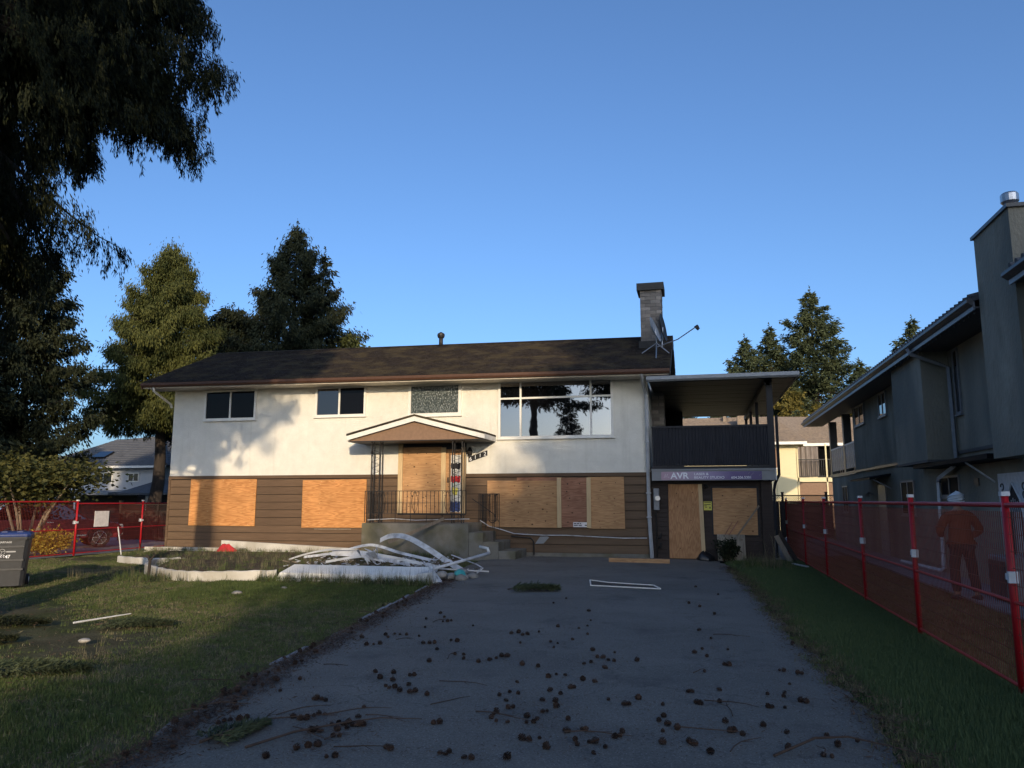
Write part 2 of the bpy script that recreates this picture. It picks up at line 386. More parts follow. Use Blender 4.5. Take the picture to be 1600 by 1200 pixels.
M['paper'] = simple("white_paper", (0.72, 0.68, 0.66), 0.8)
M['ink'] = simple("dark_ink", (0.02, 0.02, 0.022), 0.7)
M['text_white'] = simple("white_lettering", (0.80, 0.80, 0.82), 0.6)
M['text_grey'] = simple("grey_lettering", (0.35, 0.35, 0.35), 0.6)
M['yellow_sign'] = simple("yellow_notice", (0.62, 0.55, 0.10), 0.6)
M['cloth_red'] = simple("red_cloth", (0.45, 0.025, 0.03), 0.8)
M['cloth_teal'] = simple("teal_cloth", (0.05, 0.33, 0.33), 0.7)
M['plastic_black'] = simple("black_plastic_bag", (0.012, 0.012, 0.013), 0.35)
M['jacket'] = mat("orange_jacket", (0.17, 0.042, 0.018), 0.85, 0.15, 6, 0.4, 12)
M['trousers'] = mat("dark_trousers", (0.028, 0.026, 0.030), 0.9, 0.2, 6, 0.4, 10)
M['turban'] = mat("pale_turban", (0.55, 0.60, 0.63), 0.85, 0.08, 8, 0.4, 12)
M['skin'] = simple("skin", (0.33, 0.19, 0.13), 0.55)
M['shoe'] = simple("shoe_leather", (0.03, 0.028, 0.028), 0.6)
M['hair'] = simple("grey_beard", (0.25, 0.24, 0.23), 0.8)
# sign banner: pink fading to purple is the print itself
def banner_mat():
    m, nt, b = _nodes("banner_print")
    N, L = nt.nodes, nt.links
    tc = N.new("ShaderNodeTexCoord"); sp = N.new("ShaderNodeSeparateXYZ"); L.new(tc.outputs["Generated"], sp.inputs[0])
    r = N.new("ShaderNodeValToRGB"); e = r.color_ramp.elements
    e[0].position = 0.0; e[0].color = (0.42, 0.27, 0.33, 1)
    e[1].position = 1.0; e[1].color = (0.075, 0.055, 0.17, 1)
    x = e.new(0.30); x.color = (0.38, 0.30, 0.40, 1)
    y = e.new(0.52); y.color = (0.26, 0.21, 0.36, 1)
    z = e.new(0.72); z.color = (0.10, 0.068, 0.20, 1)
    L.new(sp.outputs[0], r.inputs[0]); L.new(r.outputs[0], b.inputs["Base Color"])
    b.inputs["Roughness"].default_value = 0.45
    return m
M['banner'] = banner_mat()

# ------------------------------------------------------------------ mesh helpers
BASE = {}            # world position of each object that parents others

class MB:
    def __init__(s):
        s.v, s.f = [], []
    def add(s, vs, fs):
        o = len(s.v)
        s.v += [tuple(map(float, p)) for p in vs]
        s.f += [tuple(i + o for i in f) for f in fs]
        return s
    def box(s, x0, x1, y0, y1, z0, z1):
        return s.add([(x0, y0, z0), (x1, y0, z0), (x1, y1, z0), (x0, y1, z0), (x0, y0, z1), (x1, y0, z1), (x1, y1, z1), (x0, y1, z1)],
                     [(0, 3, 2, 1), (4, 5, 6, 7), (0, 1, 5, 4), (1, 2, 6, 5), (2, 3, 7, 6), (3, 0, 4, 7)])
    def bbox(s, x0, x1, y0, y1, z0, z1, b):
        """box with chamfered vertical and horizontal edges on the -Y side and top"""
        pts = []
        for (ix, iy) in ((x0 + b, y0), (x1 - b, y0), (x1, y0 + b), (x1, y1 - b), (x1 - b, y1), (x0 + b, y1), (x0, y1 - b), (x0, y0 + b)):
            pts.append((ix, iy))
        cx, cy = (x0 + x1) / 2, (y0 + y1) / 2
        def ring(z, k):
            return [(px + (cx - px) / max(abs(cx - x0), 1e-6) * k, py + (cy - py) / max(abs(cy - y0), 1e-6) * k, z) for px, py in pts]
        return s.loft([ring(z0, b), ring(z0 + b, 0), ring(z1 - b, 0), ring(z1, b)])
    def loft(s, rings, cap=True, closed=True):
        n = len(rings[0]); vs = [p for r in rings for p in r]; fs = []
        for i in range(len(rings) - 1):
            for j in range(n if closed else n - 1):
                k = (j + 1) % n
                fs.append((i * n + j, i * n + k, (i + 1) * n + k, (i + 1) * n + j))
        if cap and closed:
            fs.append(tuple(range(n))[::-1]); fs.append(tuple((len(rings) - 1) * n + j for j in range(n)))
        return s.add(vs, fs)
    def obox(s, c, ax, ay, az):
        """oriented box: centre and three half-axis vectors"""
        c, ax, ay, az = map(Vector, (c, ax, ay, az))
        vs = [c + sx * ax + sy * ay + sz * az for sz in (-1, 1) for sx, sy in ((-1, -1), (1, -1), (1, 1), (-1, 1))]
        return s.add(vs, [(0, 3, 2, 1), (4, 5, 6, 7), (0, 1, 5, 4), (1, 2, 6, 5), (2, 3, 7, 6), (3, 0, 4, 7)])
    def bar(s, p, q, w, t, up=(0, 0, 1)):
        p, q, up = Vector(p), Vector(q), Vector(up)
        d = q - p; side = d.cross(up)
        if side.length < 1e-5: side = d.cross(Vector((1, 0, 0)))
        side.normalize(); u = side.cross(d).normalized()
        return s.obox((p + q) / 2, d / 2, side * w / 2, u * t / 2)
    def tube(s, pts, r, n=8, cap=True):
        pts = [Vector(p) for p in pts]
        rs = r if hasattr(r, '__len__') else [r] * len(pts)
        rings = []; prev = None
        for i, p in enumerate(pts):
            d = (pts[min(i + 1, len(pts) - 1)] - pts[max(i - 1, 0)]).normalized()
            if prev is None:
                a = Vector((0, 0, 1)) if abs(d.z) < 0.9 else Vector((1, 0, 0))
                u = d.cross(a).normalized()
            else:
                u = (prev - prev.dot(d) * d).normalized()
            prev = u; w = d.cross(u)
            rings.append([p + (u * math.cos(2 * math.pi * k / n) + w * math.sin(2 * math.pi * k / n)) * rs[i] for k in range(n)])
        return s.loft(rings, cap)
    def prism_x(s, prof, x0, x1):
        """profile of (y, z) points swept along X"""
        n = len(prof)
        vs = [(x0, y, z) for y, z in prof] + [(x1, y, z) for y, z in prof]
        fs = [tuple(range(n)), tuple(range(2 * n - 1, n - 1, -1))] + [(i, i + n, (i + 1) % n + n, (i + 1) % n) for i in range(n)]
        return s.add(vs, fs)
    def prism_y(s, prof, y0, y1):
        """profile of (x, z) points swept along Y"""
        n = len(prof)
        vs = [(x, y0, z) for x, z in prof] + [(x, y1, z) for x, z in prof]
        fs = [tuple(range(n))[::-1], tuple(range(n, 2 * n))] + [((i + 1) % n, (i + 1) % n + n, i + n, i) for i in range(n)]
        return s.add(vs, fs)
    def prism_z(s, prof, z0, z1):
        n = len(prof)
        vs = [(x, y, z0) for x, y in prof] + [(x, y, z1) for x, y in prof]
        fs = [tuple(range(n))[::-1], tuple(range(n, 2 * n))] + [(i, (i + 1) % n, (i + 1) % n + n, i + n) for i in range(n)]
        return s.add(vs, fs)
    def map(s, fn):
        s.v = [tuple(fn(*p)) for p in s.v]; return s
    def mesh(s, name, m, off=(0, 0, 0), smooth=False):
        me = bpy.data.meshes.new(name)
        me.from_pydata([(x - off[0], y - off[1], z - off[2]) for x, y, z in s.v], [], s.f)
        me.materials.append(M[m] if isinstance(m, str) else m)
        me.update()
        if smooth:
            me.polygons.foreach_set("use_smooth", [True] * len(me.polygons))
        return me
    def build(s, name, m, parent=None, base=None, smooth=False, bevel=0):
        b = Vector(base) if base is not None else (BASE[parent.name] if parent else Vector((0, 0, 0)))
        me = s.mesh(name, m, b, smooth)
        o = bpy.data.objects.new(name, me); COL.objects.link(o)
        if parent: o.parent = parent
        else: o.location = b
        BASE[o.name] = b
        if bevel:
            mod = o.modifiers.new("bevel", 'BEVEL'); mod.width = bevel; mod.segments = 2; mod.limit_method = 'ANGLE'
        return o

def tag(o, label, cat, group=None, kind=None):
    o['label'] = label; o['category'] = cat
    if group: o['group'] = group
    if kind: o['kind'] = kind
    return o
def thing(name, label, cat, loc, group=None):
    o = bpy.data.objects.new(name, None); COL.objects.link(o)
    o.location = loc; o.empty_display_size = 0.2
    BASE[o.name] = Vector(loc)
    return tag(o, label, cat, group)
def struct(o):
    o['kind'] = 'structure'; return o
def piece(me, name, parent, loc, rot=None):
    """an object that shares a piece's mesh; loc is in world space, parents are never rotated"""
    o = bpy.data.objects.new(name, me); COL.objects.link(o)
    o.parent = parent; o.location = Vector(loc) - BASE[parent.name]
    if rot: o.rotation_euler = rot
    BASE[o.name] = Vector(loc)
    return o
def quads_obj(name, V, nq, m, parent=None, base=(0, 0, 0)):
    """V: (nq*4,3) array -> one mesh of separate quads"""
    me = bpy.data.meshes.new(name)
    V = np.asarray(V, dtype=np.float32) - np.asarray(base, dtype=np.float32)
    me.vertices.add(nq * 4); me.vertices.foreach_set("co", V.ravel())
    me.loops.add(nq * 4); me.loops.foreach_set("vertex_index", np.arange(nq * 4, dtype=np.int32))
    me.polygons.add(nq); me.polygons.foreach_set("loop_start", np.arange(0, nq * 4, 4, dtype=np.int32))
    me.update(calc_edges=True)
    me.materials.append(M[m])
    o = bpy.data.objects.new(name, me); COL.objects.link(o)
    if parent: o.parent = parent
    else: o.location = base
    return o
def copy_tree(o, loc, parent=None):
    c = o.copy(); COL.objects.link(c)
    if parent is None: c.location = loc; BASE[c.name] = Vector(loc)
    else: c.parent = parent
    for ch in list(o.children): copy_tree(ch, None, c)
    return c
def text(body, size, loc, m, parent=None, rot=(R(90), 0, 0), name="lettering", bold=0.0, shear=0, align='LEFT', ext=0.002, xs=1.0):
    cu = bpy.data.curves.new(name, 'FONT')
    cu.body = body; cu.size = size; cu.extrude = ext; cu.offset = bold; cu.shear = shear; cu.align_x = align
    cu.materials.append(M[m])
    tmp = bpy.data.objects.new(name, cu); COL.objects.link(tmp)
    me = bpy.data.meshes.new_from_object(tmp.evaluated_get(bpy.context.evaluated_depsgraph_get()))
    bpy.data.objects.remove(tmp)
    me.name = name; me.materials.clear(); me.materials.append(M[m])
    o = bpy.data.objects.new(name, me); COL.objects.link(o)
    if parent: o.parent = parent; o.location = Vector(loc) - BASE[parent.name]
    else: o.location = loc
    o.rotation_euler = rot; o.scale = (xs, 1, 1)
    return o

# ------------------------------------------------------------------ ground, road, driveway
def sheet(name, poly, z, m):
    mb = MB(); mb.add([(x, y, z) for x, y in poly], [tuple(range(len(poly)))])
    return struct(mb.build(name, m))
def bumpy_ground(name, x0, x1, y0, y1, st, z, amp, m, keep=None):
    nx, ny = int((x1 - x0) / st), int((y1 - y0) / st)
    xs = np.linspace(x0, x1, nx + 1); ys = np.linspace(y0, y1, ny + 1)
    X, Y = np.meshgrid(xs, ys)
    Z = z + amp * (np.sin(X * 1.7 + 1.1 * np.sin(Y * 0.9)) * np.sin(Y * 1.3 + 0.8 * np.sin(X * 1.1)) + 0.5 * np.sin(X * 5.1 + Y * 3.3) * np.sin(Y * 4.7 - X * 2.2))
    mb = MB()
    vs = np.stack([X.ravel(), Y.ravel(), Z.ravel()], 1)
    fs = []
    for j in range(ny):
        for i in range(nx):
            if keep is None or keep((xs[i] + xs[i + 1]) / 2, (ys[j] + ys[j + 1]) / 2):
                a = j * (nx + 1) + i
                fs.append((a, a + 1, a + nx + 2, a + nx + 1))
    mb.add(vs, fs)
    return struct(mb.build(name, m, smooth=True))

sheet("ground", [(-700, -700), (700, -700), (700, 700), (-700, 700)], -0.06, 'far_ground')
LEFT_EDGE = [(-3.2, -4.0), (-3.55, 2.0), (-3.82, 4.78), (-4.02, 5.6), (-4.33, 7.3), (-4.45, 8.4), (-4.66, 9.94), (-4.98, 12.6), (-5.29, 14.9), (-5.5, 16.6), (-5.85, 19.0), (-6.1, 21.0), (-6.2, 23.2)]
RIGHT_EDGE = [(1.52, -4.0), (1.40, 2.0), (1.30, 5.78), (1.24, 7.9), (1.09, 11.1), (0.97, 15.5), (0.70, 20.3), (0.55, 23.2)]
def edge_x(edge, y):
    for (xa, ya), (xb, yb) in zip(edge, edge[1:]):
        if ya <= y <= yb: return xa + (xb - xa) * (y - ya) / (yb - ya)
    return edge[-1][0] if y > edge[-1][1] else edge[0][0]
bumpy_ground("lawn", -19.0, -3.0, -4.0, 23.2, 0.2, -0.032, 0.02, 'lawn', keep=lambda x, y: x < edge_x(LEFT_EDGE, y) + 0.25)
bumpy_ground("side_lawn", 0.4, 2.72, -4.0, 24.0, 0.2, -0.032, 0.02, 'lawn_green', keep=lambda x, y: x > edge_x(RIGHT_EDGE, y) - 0.25)
bumpy_ground("dead_grass_strip", 2.72, 4.5, -4.0, 26.0, 0.2, -0.014, 0.02, 'dead_grass')
# driveway: wavy edges, slightly domed
mb = MB()
rows = []
ys = np.arange(-4.0, 23.21, 0.25)
for y in ys:
    xl = edge_x(LEFT_EDGE, y) + 0.05 * math.sin(y * 3.1) + 0.03 * math.sin(y * 7.7 + 1)
    xr = edge_x(RIGHT_EDGE, y) + 0.06 * math.sin(y * 2.6 + 2) + 0.03 * math.sin(y * 8.3)
    row = []
    for k in range(13):
        t = k / 12
        z = 0.030 + 0.02 * (1 - (2 * t - 1) ** 2) - (0.036 if k in (0, 12) else 0)
        row.append((xl + (xr - xl) * t, y, z))
    rows.append(row)
mb.loft(rows, cap=False, closed=False)
struct(mb.build("driveway", 'asphalt', smooth=True))
sheet("road", [(-120, -15.0), (120, -15.0), (120, -6.5), (-120, -6.5)], -0.03, 'road')
sheet("far_lawn", [(-60, -60), (60, -60), (60, -15.2), (-60, -15.2)], -0.035, 'lawn_green')
mb = MB(); mb.box(4.5, 5.6, -4, 40, -0.05, 0.03); struct(mb.build("walkway", 'walk'))
sheet("rear_yard", [(1.0, 24.2), (4.4, 24.2), (4.4, 44), (1.0, 44)], -0.02, 'walk')
sheet("neighbour_drive", [(-40, 14), (-19.6, 14), (-19.0, 27), (-40, 40)], -0.03, 'walk')

# ------------------------------------------------------------------ the boarded-up house
HX0, HX1, HY0, HY1 = -17.77, -1.37, 23.26, 30.0
tilt = lambda x: -0.0105 * (x + 9.5)
house = thing("boarded_house", "two storey white stucco and brown siding house with plywood over its lower windows", "house", (-9.5, 26.5, 0))
mb = MB(); mb.box(HX0, HX1, HY0, HY1, 2.53, 5.52)
mb.build("wall", 'stucco', house)
mb = MB(); mb.box(HX0 + 0.03, HX1 - 0.03, HY0 + 0.04, HY1 - 0.03, -0.1, 2.53)
mb.build("lower_wall", 'siding_dark', house)
mb = MB(); mb.box(HX0 - 0.02, HX1 + 0.02, HY0 - 0.012, HY1, -0.1, 0.14); mb.build("foundation", 'concrete', house)
for gx in (HX0, HX1 - 0.12):
    mb = MB(); mb.prism_x([(HY0 + 0.02, 5.52), (HY1 - 0.02, 5.52), (26.6, 7.05)], gx, gx + 0.12); mb.build("gable", 'stucco', house)
# lap siding, one board each; a narrow trim board closes the top
bm = MB(); bm.prism_x([(0.030, 0.0), (-0.026, 0.0), (-0.012, 0.236), (0.030, 0.236)], -8.2, 8.2)
me = bm.mesh("siding_board", 'siding')
for k in range(9):  # gaps bare the dark wall and stand in for lap shadows
    piece(me, "siding_board", house, (-9.57, HY0 + 0.01, 0.145 + 0.252 * k), (0, R(random.uniform(-0.03, 0.03)), 0))
mb = MB(); mb.box(HX0 - 0.01, HX1 + 0.01, HY0 - 0.035, HY0 + 0.03, 2.425, 2.528); mb.build("trim_board", 'siding', house)
for x in (HX0 - 0.012, HX1 - 0.075):
    mb = MB(); mb.box(x, x + 0.085, HY0 - 0.03, HY0 + 0.06, 0.14, 2.42); mb.build("corner_board", 'siding', house)

# windows: frame, sashes, panes
def window(x0, x1, z0, z1, cols, y=HY0, fr=0.07, parent=house, rows=None, pane='glass', fm='white', panes=None, depth=0.06):
    """cols: x positions of mullions; rows: dict column->list of transom z"""
    f = MB()
    f.box(x0, x1, y - depth, y + 0.01, z0, z0 + fr); f.box(x0, x1, y - depth, y + 0.01, z1 - fr, z1)
    f.box(x0, x0 + fr, y - depth + 0.003, y + 0.01, z0 + fr, z1 - fr); f.box(x1 - fr, x1, y - depth + 0.003, y + 0.01, z0 + fr, z1 - fr)
    f.box(x0 - 0.03, x1 + 0.03, y - depth - 0.02, y + 0.01, z0 - 0.03, z0 - 0.002)
    xs = [x0 + fr] + list(cols) + [x1 - fr]
    mw = fr * 0.40
    for c in cols:
        f.box(c - mw, c + mw, y - depth + 0.006, y + 0.01, z0 + fr, z1 - fr)
    tz = rows or []
    for z in tz:
        f.box(x0 + fr, x1 - fr, y - depth + 0.009, y + 0.01, z - mw, z + mw)
    fo = f.build("window", fm, parent)
    zs = [z0 + fr] + list(tz) + [z1 - fr]
    n = 0
    for i in range(len(xs) - 1):
        for j in range(len(zs) - 1):
            a = xs[i] + (mw if i else 0); b = xs[i + 1] - (mw if i < len(xs) - 2 else 0)
            c = zs[j] + (mw if j else 0); d = zs[j + 1] - (mw if j < len(zs) - 2 else 0)
            p = MB(); p.box(a, b, y - 0.022, y - 0.012, c, d)
            p.build("pane", panes[n] if panes else pane, fo); n += 1
    return fo
window(-16.54, -14.54, 4.42, 5.47, [-15.53], panes=['glass_dark', 'glass_dark'])
w2 = window(-12.33, -10.51, 4.44, 5.45, [-11.46], panes=['glass_mid', 'glass_dark'])
window(-6.02, -2.42, 3.60, 5.43, [-5.30, -3.10], rows=[4.86])
# obscured glass: ribbed pane
m, nt, b_ = _nodes("pebbled_glass")
N, L = nt.nodes, nt.links
tc = N.new("ShaderNodeTexCoord"); v = N.new("ShaderNodeTexVoronoi"); v.inputs["Scale"].default_value = 22
mp = N.new("ShaderNodeMapping"); mp.inputs["Scale"].default_value = (1.5, 1, 0.55)
L.new(tc.outputs["Object"], mp.inputs[0]); L.new(mp.outputs[0], v.inputs["Vector"])
rr = N.new("ShaderNodeValToRGB")
rr.color_ramp.elements[0].position = 0.1; rr.color_ramp.elements[0].color = (0.13, 0.155, 0.145, 1)
rr.color_ramp.elements[1].position = 0.55; rr.color_ramp.elements[1].color = (0.045, 0.055, 0.052, 1)
L.new(v.outputs["Distance"], rr.inputs[0]); L.new(rr.outputs[0], b_.inputs["Base Color"])
b_.inputs["Roughness"].default_value = 0.25
bp = N.new("ShaderNodeBump"); bp.inputs["Strength"].default_value = 0.5; bp.inputs["Distance"].default_value = 0.02
L.new(v.outputs["Distance"], bp.inputs["Height"]); L.new(bp.outputs[0], b_.inputs["Normal"])
M['pebbled'] = m
window(-9.03, -7.24, 4.38, 5.44, [], panes=['pebbled'], fr=0.09)

# roof: decks tilt slightly with the sagging ridge
RX0, RX1 = -18.45, -0.68
EY, EZ, RY, RZ = 22.42, 5.60, 26.6, 7.40
BY, BZ = 30.78, 5.60
def slant(x, y, z): return (x, y, z + tilt(x))
mb = MB()
mb.prism_x([(EY, EZ - 0.10), (RY, RZ - 0.10), (BY, BZ - 0.10), (BY, BZ), (RY, RZ), (EY, EZ)], RX0, RX1)
roof = mb.map(slant).build("roof", 'cap', house)
# shingle courses
V = []
sl = math.hypot(RY - EY, RZ - EZ); nc = 31; ex = sl / nc
uy, uz = (RY - EY) / sl, (RZ - EZ) / sl
ny_, nz_ = -uz, uy
for side in (0, 1):
    for c in range(nc):
        x = RX0 - 0.02 - random.uniform(0, 0.25)
        while x < RX1 + 0.02:
            w = random.uniform(0.20, 0.33); xa, xb = max(x, RX0 - 0.02), min(x + w - 0.006, RX1 + 0.02); x += w
            if xb - xa < 0.03: continue
            t = 0.016 + random.uniform(0, 0.014); lo = c * ex - 0.03 + random.uniform(-0.012, 0.012); hi = (c + 1) * ex + 0.02
            def P(xx, s, h):
                y, z = EY + uy * s + ny_ * h, EZ + uz * s + nz_ * h
                if side: y = RY + (RY - y)
                return (xx, y, z + tilt(xx))
            V += [P(xa, lo, t), P(xb, lo, t), P(xb, hi, 0.004), P(xa, hi, 0.004)]
            V += [P(xa, lo, 0.0), P(xb, lo, 0.0), P(xb, lo, t), P(xa, lo, t)]
o = quads_obj("shingles", np.array(V), len(V) // 4, 'shingle', house, BASE[house.name]); o['kind'] = 'stuff'
mb = MB(); n = 46
for k in range(n):
    x = RX0 + (RX1 - RX0) * k / n
    mb.prism_x([(RY - 0.17, RZ - 0.035), (RY, RZ + 0.035), (RY + 0.17, RZ - 0.035), (RY, RZ + 0.01)], x, x + (RX1 - RX0) / n + 0.02)
mb.map(slant).build("ridge_cap", 'shingle', house)
# gutter (K profile), fascia, soffit, frieze
mb = MB(); mb.prism_x([(EY + 0.02, 5.44), (EY - 0.06, 5.44), (EY - 0.10, 5.50), (EY - 0.10, 5.575), (EY - 0.085, 5.575), (EY - 0.085, 5.51), (EY + 0.02, 5.47)], RX0, RX1)
mb.map(slant).build("gutter", 'fascia_brown', house)
mb = MB(); mb.prism_x([(EY + 0.022, 5.40), (EY + 0.06, 5.40), (EY + 0.06, 5.50), (EY + 0.022, 5.50)], RX0, RX1); mb.map(slant).build("fascia", 'frieze', house)
mb = MB(); mb.prism_x([(EY + 0.062, 5.415), (HY0, 5.415), (HY0, 5.435), (EY + 0.062, 5.435)], RX0 + 0.05, RX1 - 0.05); mb.map(slant).build("soffit", 'frieze', house)
for gx in (RX0 - 0.015, RX1 - 0.025):
    mb = MB(); mb.prism_x([(EY - 0.04, EZ - 0.22), (RY, RZ - 0.22), (BY, BZ - 0.22), (BY, BZ - 0.02), (RY, RZ - 0.02), (EY - 0.04, EZ - 0.02)], gx, gx + 0.04)
    mb.map(slant).build("barge_board", 'fascia_brown' if gx < -5 else 'cap', house)
# downpipes
mb = MB(); zt = 5.46
mb.tube([(-1.50, EY - 0.03, zt), (-1.50, EY + 0.02, 5.33), (-1.43, HY0 - 0.16, 4.88), (-1.42, HY0 - 0.11, 4.72), (-1.42, HY0 - 0.11, 1.25), (-1.40, HY0 - 0.12, 0.8), (-1.36, HY0 - 0.22, 0.05)], 0.052, 4)
dp = mb.build("downpipe", 'downpipe', house)
for z in (3.4, 1.9, 1.2):
    mb = MB(); mb.box(-1.49, -1.35, HY0 - 0.18, HY0 - 0.03, z, z + 0.03); mb.build("strap", 'downpipe', dp)
mb = MB(); mb.tube([(-17.98, EY - 0.03, 5.52), (-17.98, EY + 0.0, 5.40), (-17.84, HY0 - 0.10, 5.02), (-17.83, HY0 - 0.06, 4.9)], 0.05, 4); mb.build("downpipe", 'frieze', house)

# plywood over the openings (each sheet its own part)
def board(x0, x1, z0, z1, m, y=HY0, t=0.02, off=0.032, rot=0.0, name="plywood_sheet", label=None, parent=house):
    mb = MB(); cx, cz = (x0 + x1) / 2, (z0 + z1) / 2
    mb.box(x0 - cx, x1 - cx, -t, 0, z0 - cz, z1 - cz)
    o = piece(mb.mesh(name, m), name, parent, (cx, y - off, cz), (0, R(rot), 0))
    if label: o['label'] = label
    return o
# screw heads
screw = MB(); screw.tube([(0, -0.004, 0), (0, 0.003, 0)], 0.012, 6); screw_me = screw.mesh("screws", 'lumber')
def screws(bd, x0, x1, z0, z1, n=5):
    mb = MB()
    for i in range(n):
        for (x, z) in ((x0 + (x1 - x0) * (i + .5) / n, z0 + .05), (x0 + (x1 - x0) * (i + .5) / n, z1 - .05), (x0 + .05, z0 + (z1 - z0) * (i + .5) / n), (x1 - .05, z0 + (z1 - z0) * (i + .5) / n), (x0 + (x1 - x0) * .28, z0 + (z1 - z0) * (i + .5) / n)):
            mb.tube([(x, -0.024, z), (x, -0.018, z)], 0.011, 6)
    o = mb.build("screws", 'lumber'); o.parent = bd; o['kind'] = 'stuff'
def nails(x0, x1, z0, z1, nx, nz, off, y=HY0, parent=house, r=.016):
    g = random.Random(int(x0 * 100)); mb = MB()
    for i in range(nx):
        for j in range(nz):
            x = x0 + (x1 - x0) * (i + .5) / nx + g.uniform(-.05, .05); z = z0 + (z1 - z0) * (j + .5) / nz + g.uniform(-.02, .02); q = r * g.uniform(.5, 1.25)
            if g.random() < .85: mb.tube([(x, y - off - .003, z), (x, y - off + .002, z)], q, 7)
    o = mb.build("nail_holes", 'twig', parent); o['kind'] = 'stuff'
b1 = board(-16.88, -14.37, 0.86, 2.41, 'ply_orange', rot=0.3, label="orange plywood sheet with the tree trunk's shadow across it"); screws(b1, -1.25, 1.25, -0.77, 0.77)
b2 = board(-12.66, -10.40, 0.83, 2.37, 'ply_orange', rot=-0.4, label="orange plywood sheet beside the porch"); screws(b2, -1.13, 1.13, -0.77, 0.77)
board(-5.42, -4.02, 0.93, 2.40, 'ply_red', off=0.030, t=0.012)
board(-6.36, -4.17, 0.89, 2.30, 'ply_tan', off=0.046, rot=0.4, label="wide pale plywood sheet left of the batten")
board(-4.05, -3.20, 0.90, 2.38, 'ply_red', off=0.046, label="reddish plywood sheet between two battens")
board(-3.22, -2.14, 0.87, 2.40, 'ply_tan', off=0.045, rot=-0.3)
for x in (-4.16, -3.26): board(x, x + 0.125, 0.89, 2.38, 'lumber', off=0.068, t=0.035, name="batten", rot=random.uniform(-.5, .5))
mb = MB(); mb.box(-12.2, -10.9, HY0 - 0.05, HY0 - 0.03, 0.76, 0.80); mb.build("batten", 'old_wood', house)
# boarded front door; the black strip above it stands for the canopy's shadow
mb = MB(); mb.box(-9.32, -7.06, HY0 - 0.03, HY0 + 0.0, 1.25, 3.62); mb.build("door_shadow_sheet", 'black', house)
board(-9.16, -7.86, 1.30, 2.05, 'ply_tan', off=0.035, name="plywood_sheet")
board(-9.16, -7.86, 2.052, 3.38, 'ply_tan', off=0.035, name="plywood_sheet")
board(-7.72, -7.20, 1.30, 3.3, 'ply_tan', off=0.035, name="plywood_sheet")
for x, w in ((-9.31, 0.15), (-7.86, 0.15), (-7.20, 0.13)): board(x, x + w, 1.30, 3.50 if x < -9 else 3.36, 'lumber', off=0.058, t=0.04, name="batten", rot=random.uniform(-.3, .3))
nails(-9.10, -7.92, 1.35, 3.34, 4, 6, .055); nails(-7.68, -7.24, 1.35, 3.25, 2, 6, .055); nails(-6.3, -4.25, .95, 2.26, 4, 5, .066); nails(-4.0, -3.28, .95, 2.32, 2, 6, .066, r=.02); nails(-3.08, -2.2, .95, 2.35, 2, 6, .065)
mb = MB(); mb.box(-7.66, -7.62, HY0 - 0.075, HY0 - 0.05, 2.25, 2.42); mb.build("door_lock", 'iron', house)
# painted cloth panel in the sidelight: bands, swirls and a cup shape
pan = board(-7.55, -7.22, 1.34, 3.12, 'white_old', off=0.06, t=0.012, name="painted_panel")
def disc_band(x0, x1, z0, z1, m, y): 
    mb = MB(); n = 7
    top = [(x0 + (x1 - x0) * i / n, z1 + 0.02 * math.sin(i * 2.1)) for i in range(n + 1)]; bot = [(x0 + (x1 - x0) * i / n, z0 + 0.02 * math.cos(i * 1.7)) for i in range(n + 1)]
    mb.prism_y(bot + top[::-1], y, y + 0.004); mb.build("paint_band", m, pan, base=BASE[pan.name])
yb = HY0 - 0.080
disc_band(-7.54, -7.23, 2.26, 2.46, 'cloth_red', yb); disc_band(-7.54, -7.23, 2.68, 2.86, 'trousers', yb)
disc_band(-7.54, -7.23, 1.36, 1.66, 'bin_lid', yb)
mb = MB(); mb.prism_y([(-7.45, 1.86), (-7.34, 1.86), (-7.30, 2.05), (-7.35, 2.12), (-7.40, 2.05), (-7.45, 2.12), (-7.50, 2.05)], yb, yb + 0.004); mb.build("paint_band", 'yellow_sign', pan, base=BASE[pan.name])
for cz, mm in ((2.56, 'ink'), (2.19, 'cloth_teal')):
    mb = MB(); mb.tube([(-7.39 + (0.015 + 0.012 * k / 2) * math.cos(k * 0.75), yb, cz + (0.015 + 0.012 * k / 2) * math.sin(k * 0.75)) for k in range(16)], 0.007, 5); mb.build("swirl", mm, pan, base=BASE[pan.name])

# porch platform, steps, canopy, ironwork
mb = MB(); mb.box(-9.86, -6.52, 21.72, HY0 - 0.04, -0.05, 1.03); mb.build("porch", 'concrete', house, bevel=0.02)
for k, (xa, xb, z) in enumerate(((-6.518, -6.08, 0.78), (-6.078, -5.62, 0.52), (-5.618, -5.12, 0.27))):
    mb = MB(); mb.box(xa, xb, 21.74, HY0 - 0.05, -0.05, z); mb.build("step", 'concrete', house, bevel=0.02)
CY = 21.96
can = MB()
can.prism_y([(-10.54, 3.74), (-8.32, 4.30), (-6.10, 3.72), (-6.10, 3.66), (-8.32, 4.24), (-10.54, 3.68)], CY - 0.06, HY0 - 0.002)
canopy = can.build("canopy", 'shingle', house)
fb = MB(); fb.prism_y([(-10.52, 3.675), (-8.32, 4.235), (-6.12, 3.655), (-6.12, 3.52), (-8.32, 4.09), (-10.52, 3.54)], CY - 0.04, CY); fb.build("fascia", 'white', canopy)
fb = MB(); fb.prism_y([(-10.50, 3.55), (-8.32, 4.09), (-6.14, 3.53), (-6.14, 3.50), (-10.50, 3.50)], CY + 0.08, CY + 0.11); fb.build("gable_board", 'soffit', canopy)
fb = MB(); fb.box(-10.50, -6.14, CY + 0.002, HY0 - 0.002, 3.49, 3.515); fb.build("soffit", 'soffit_dark', canopy)
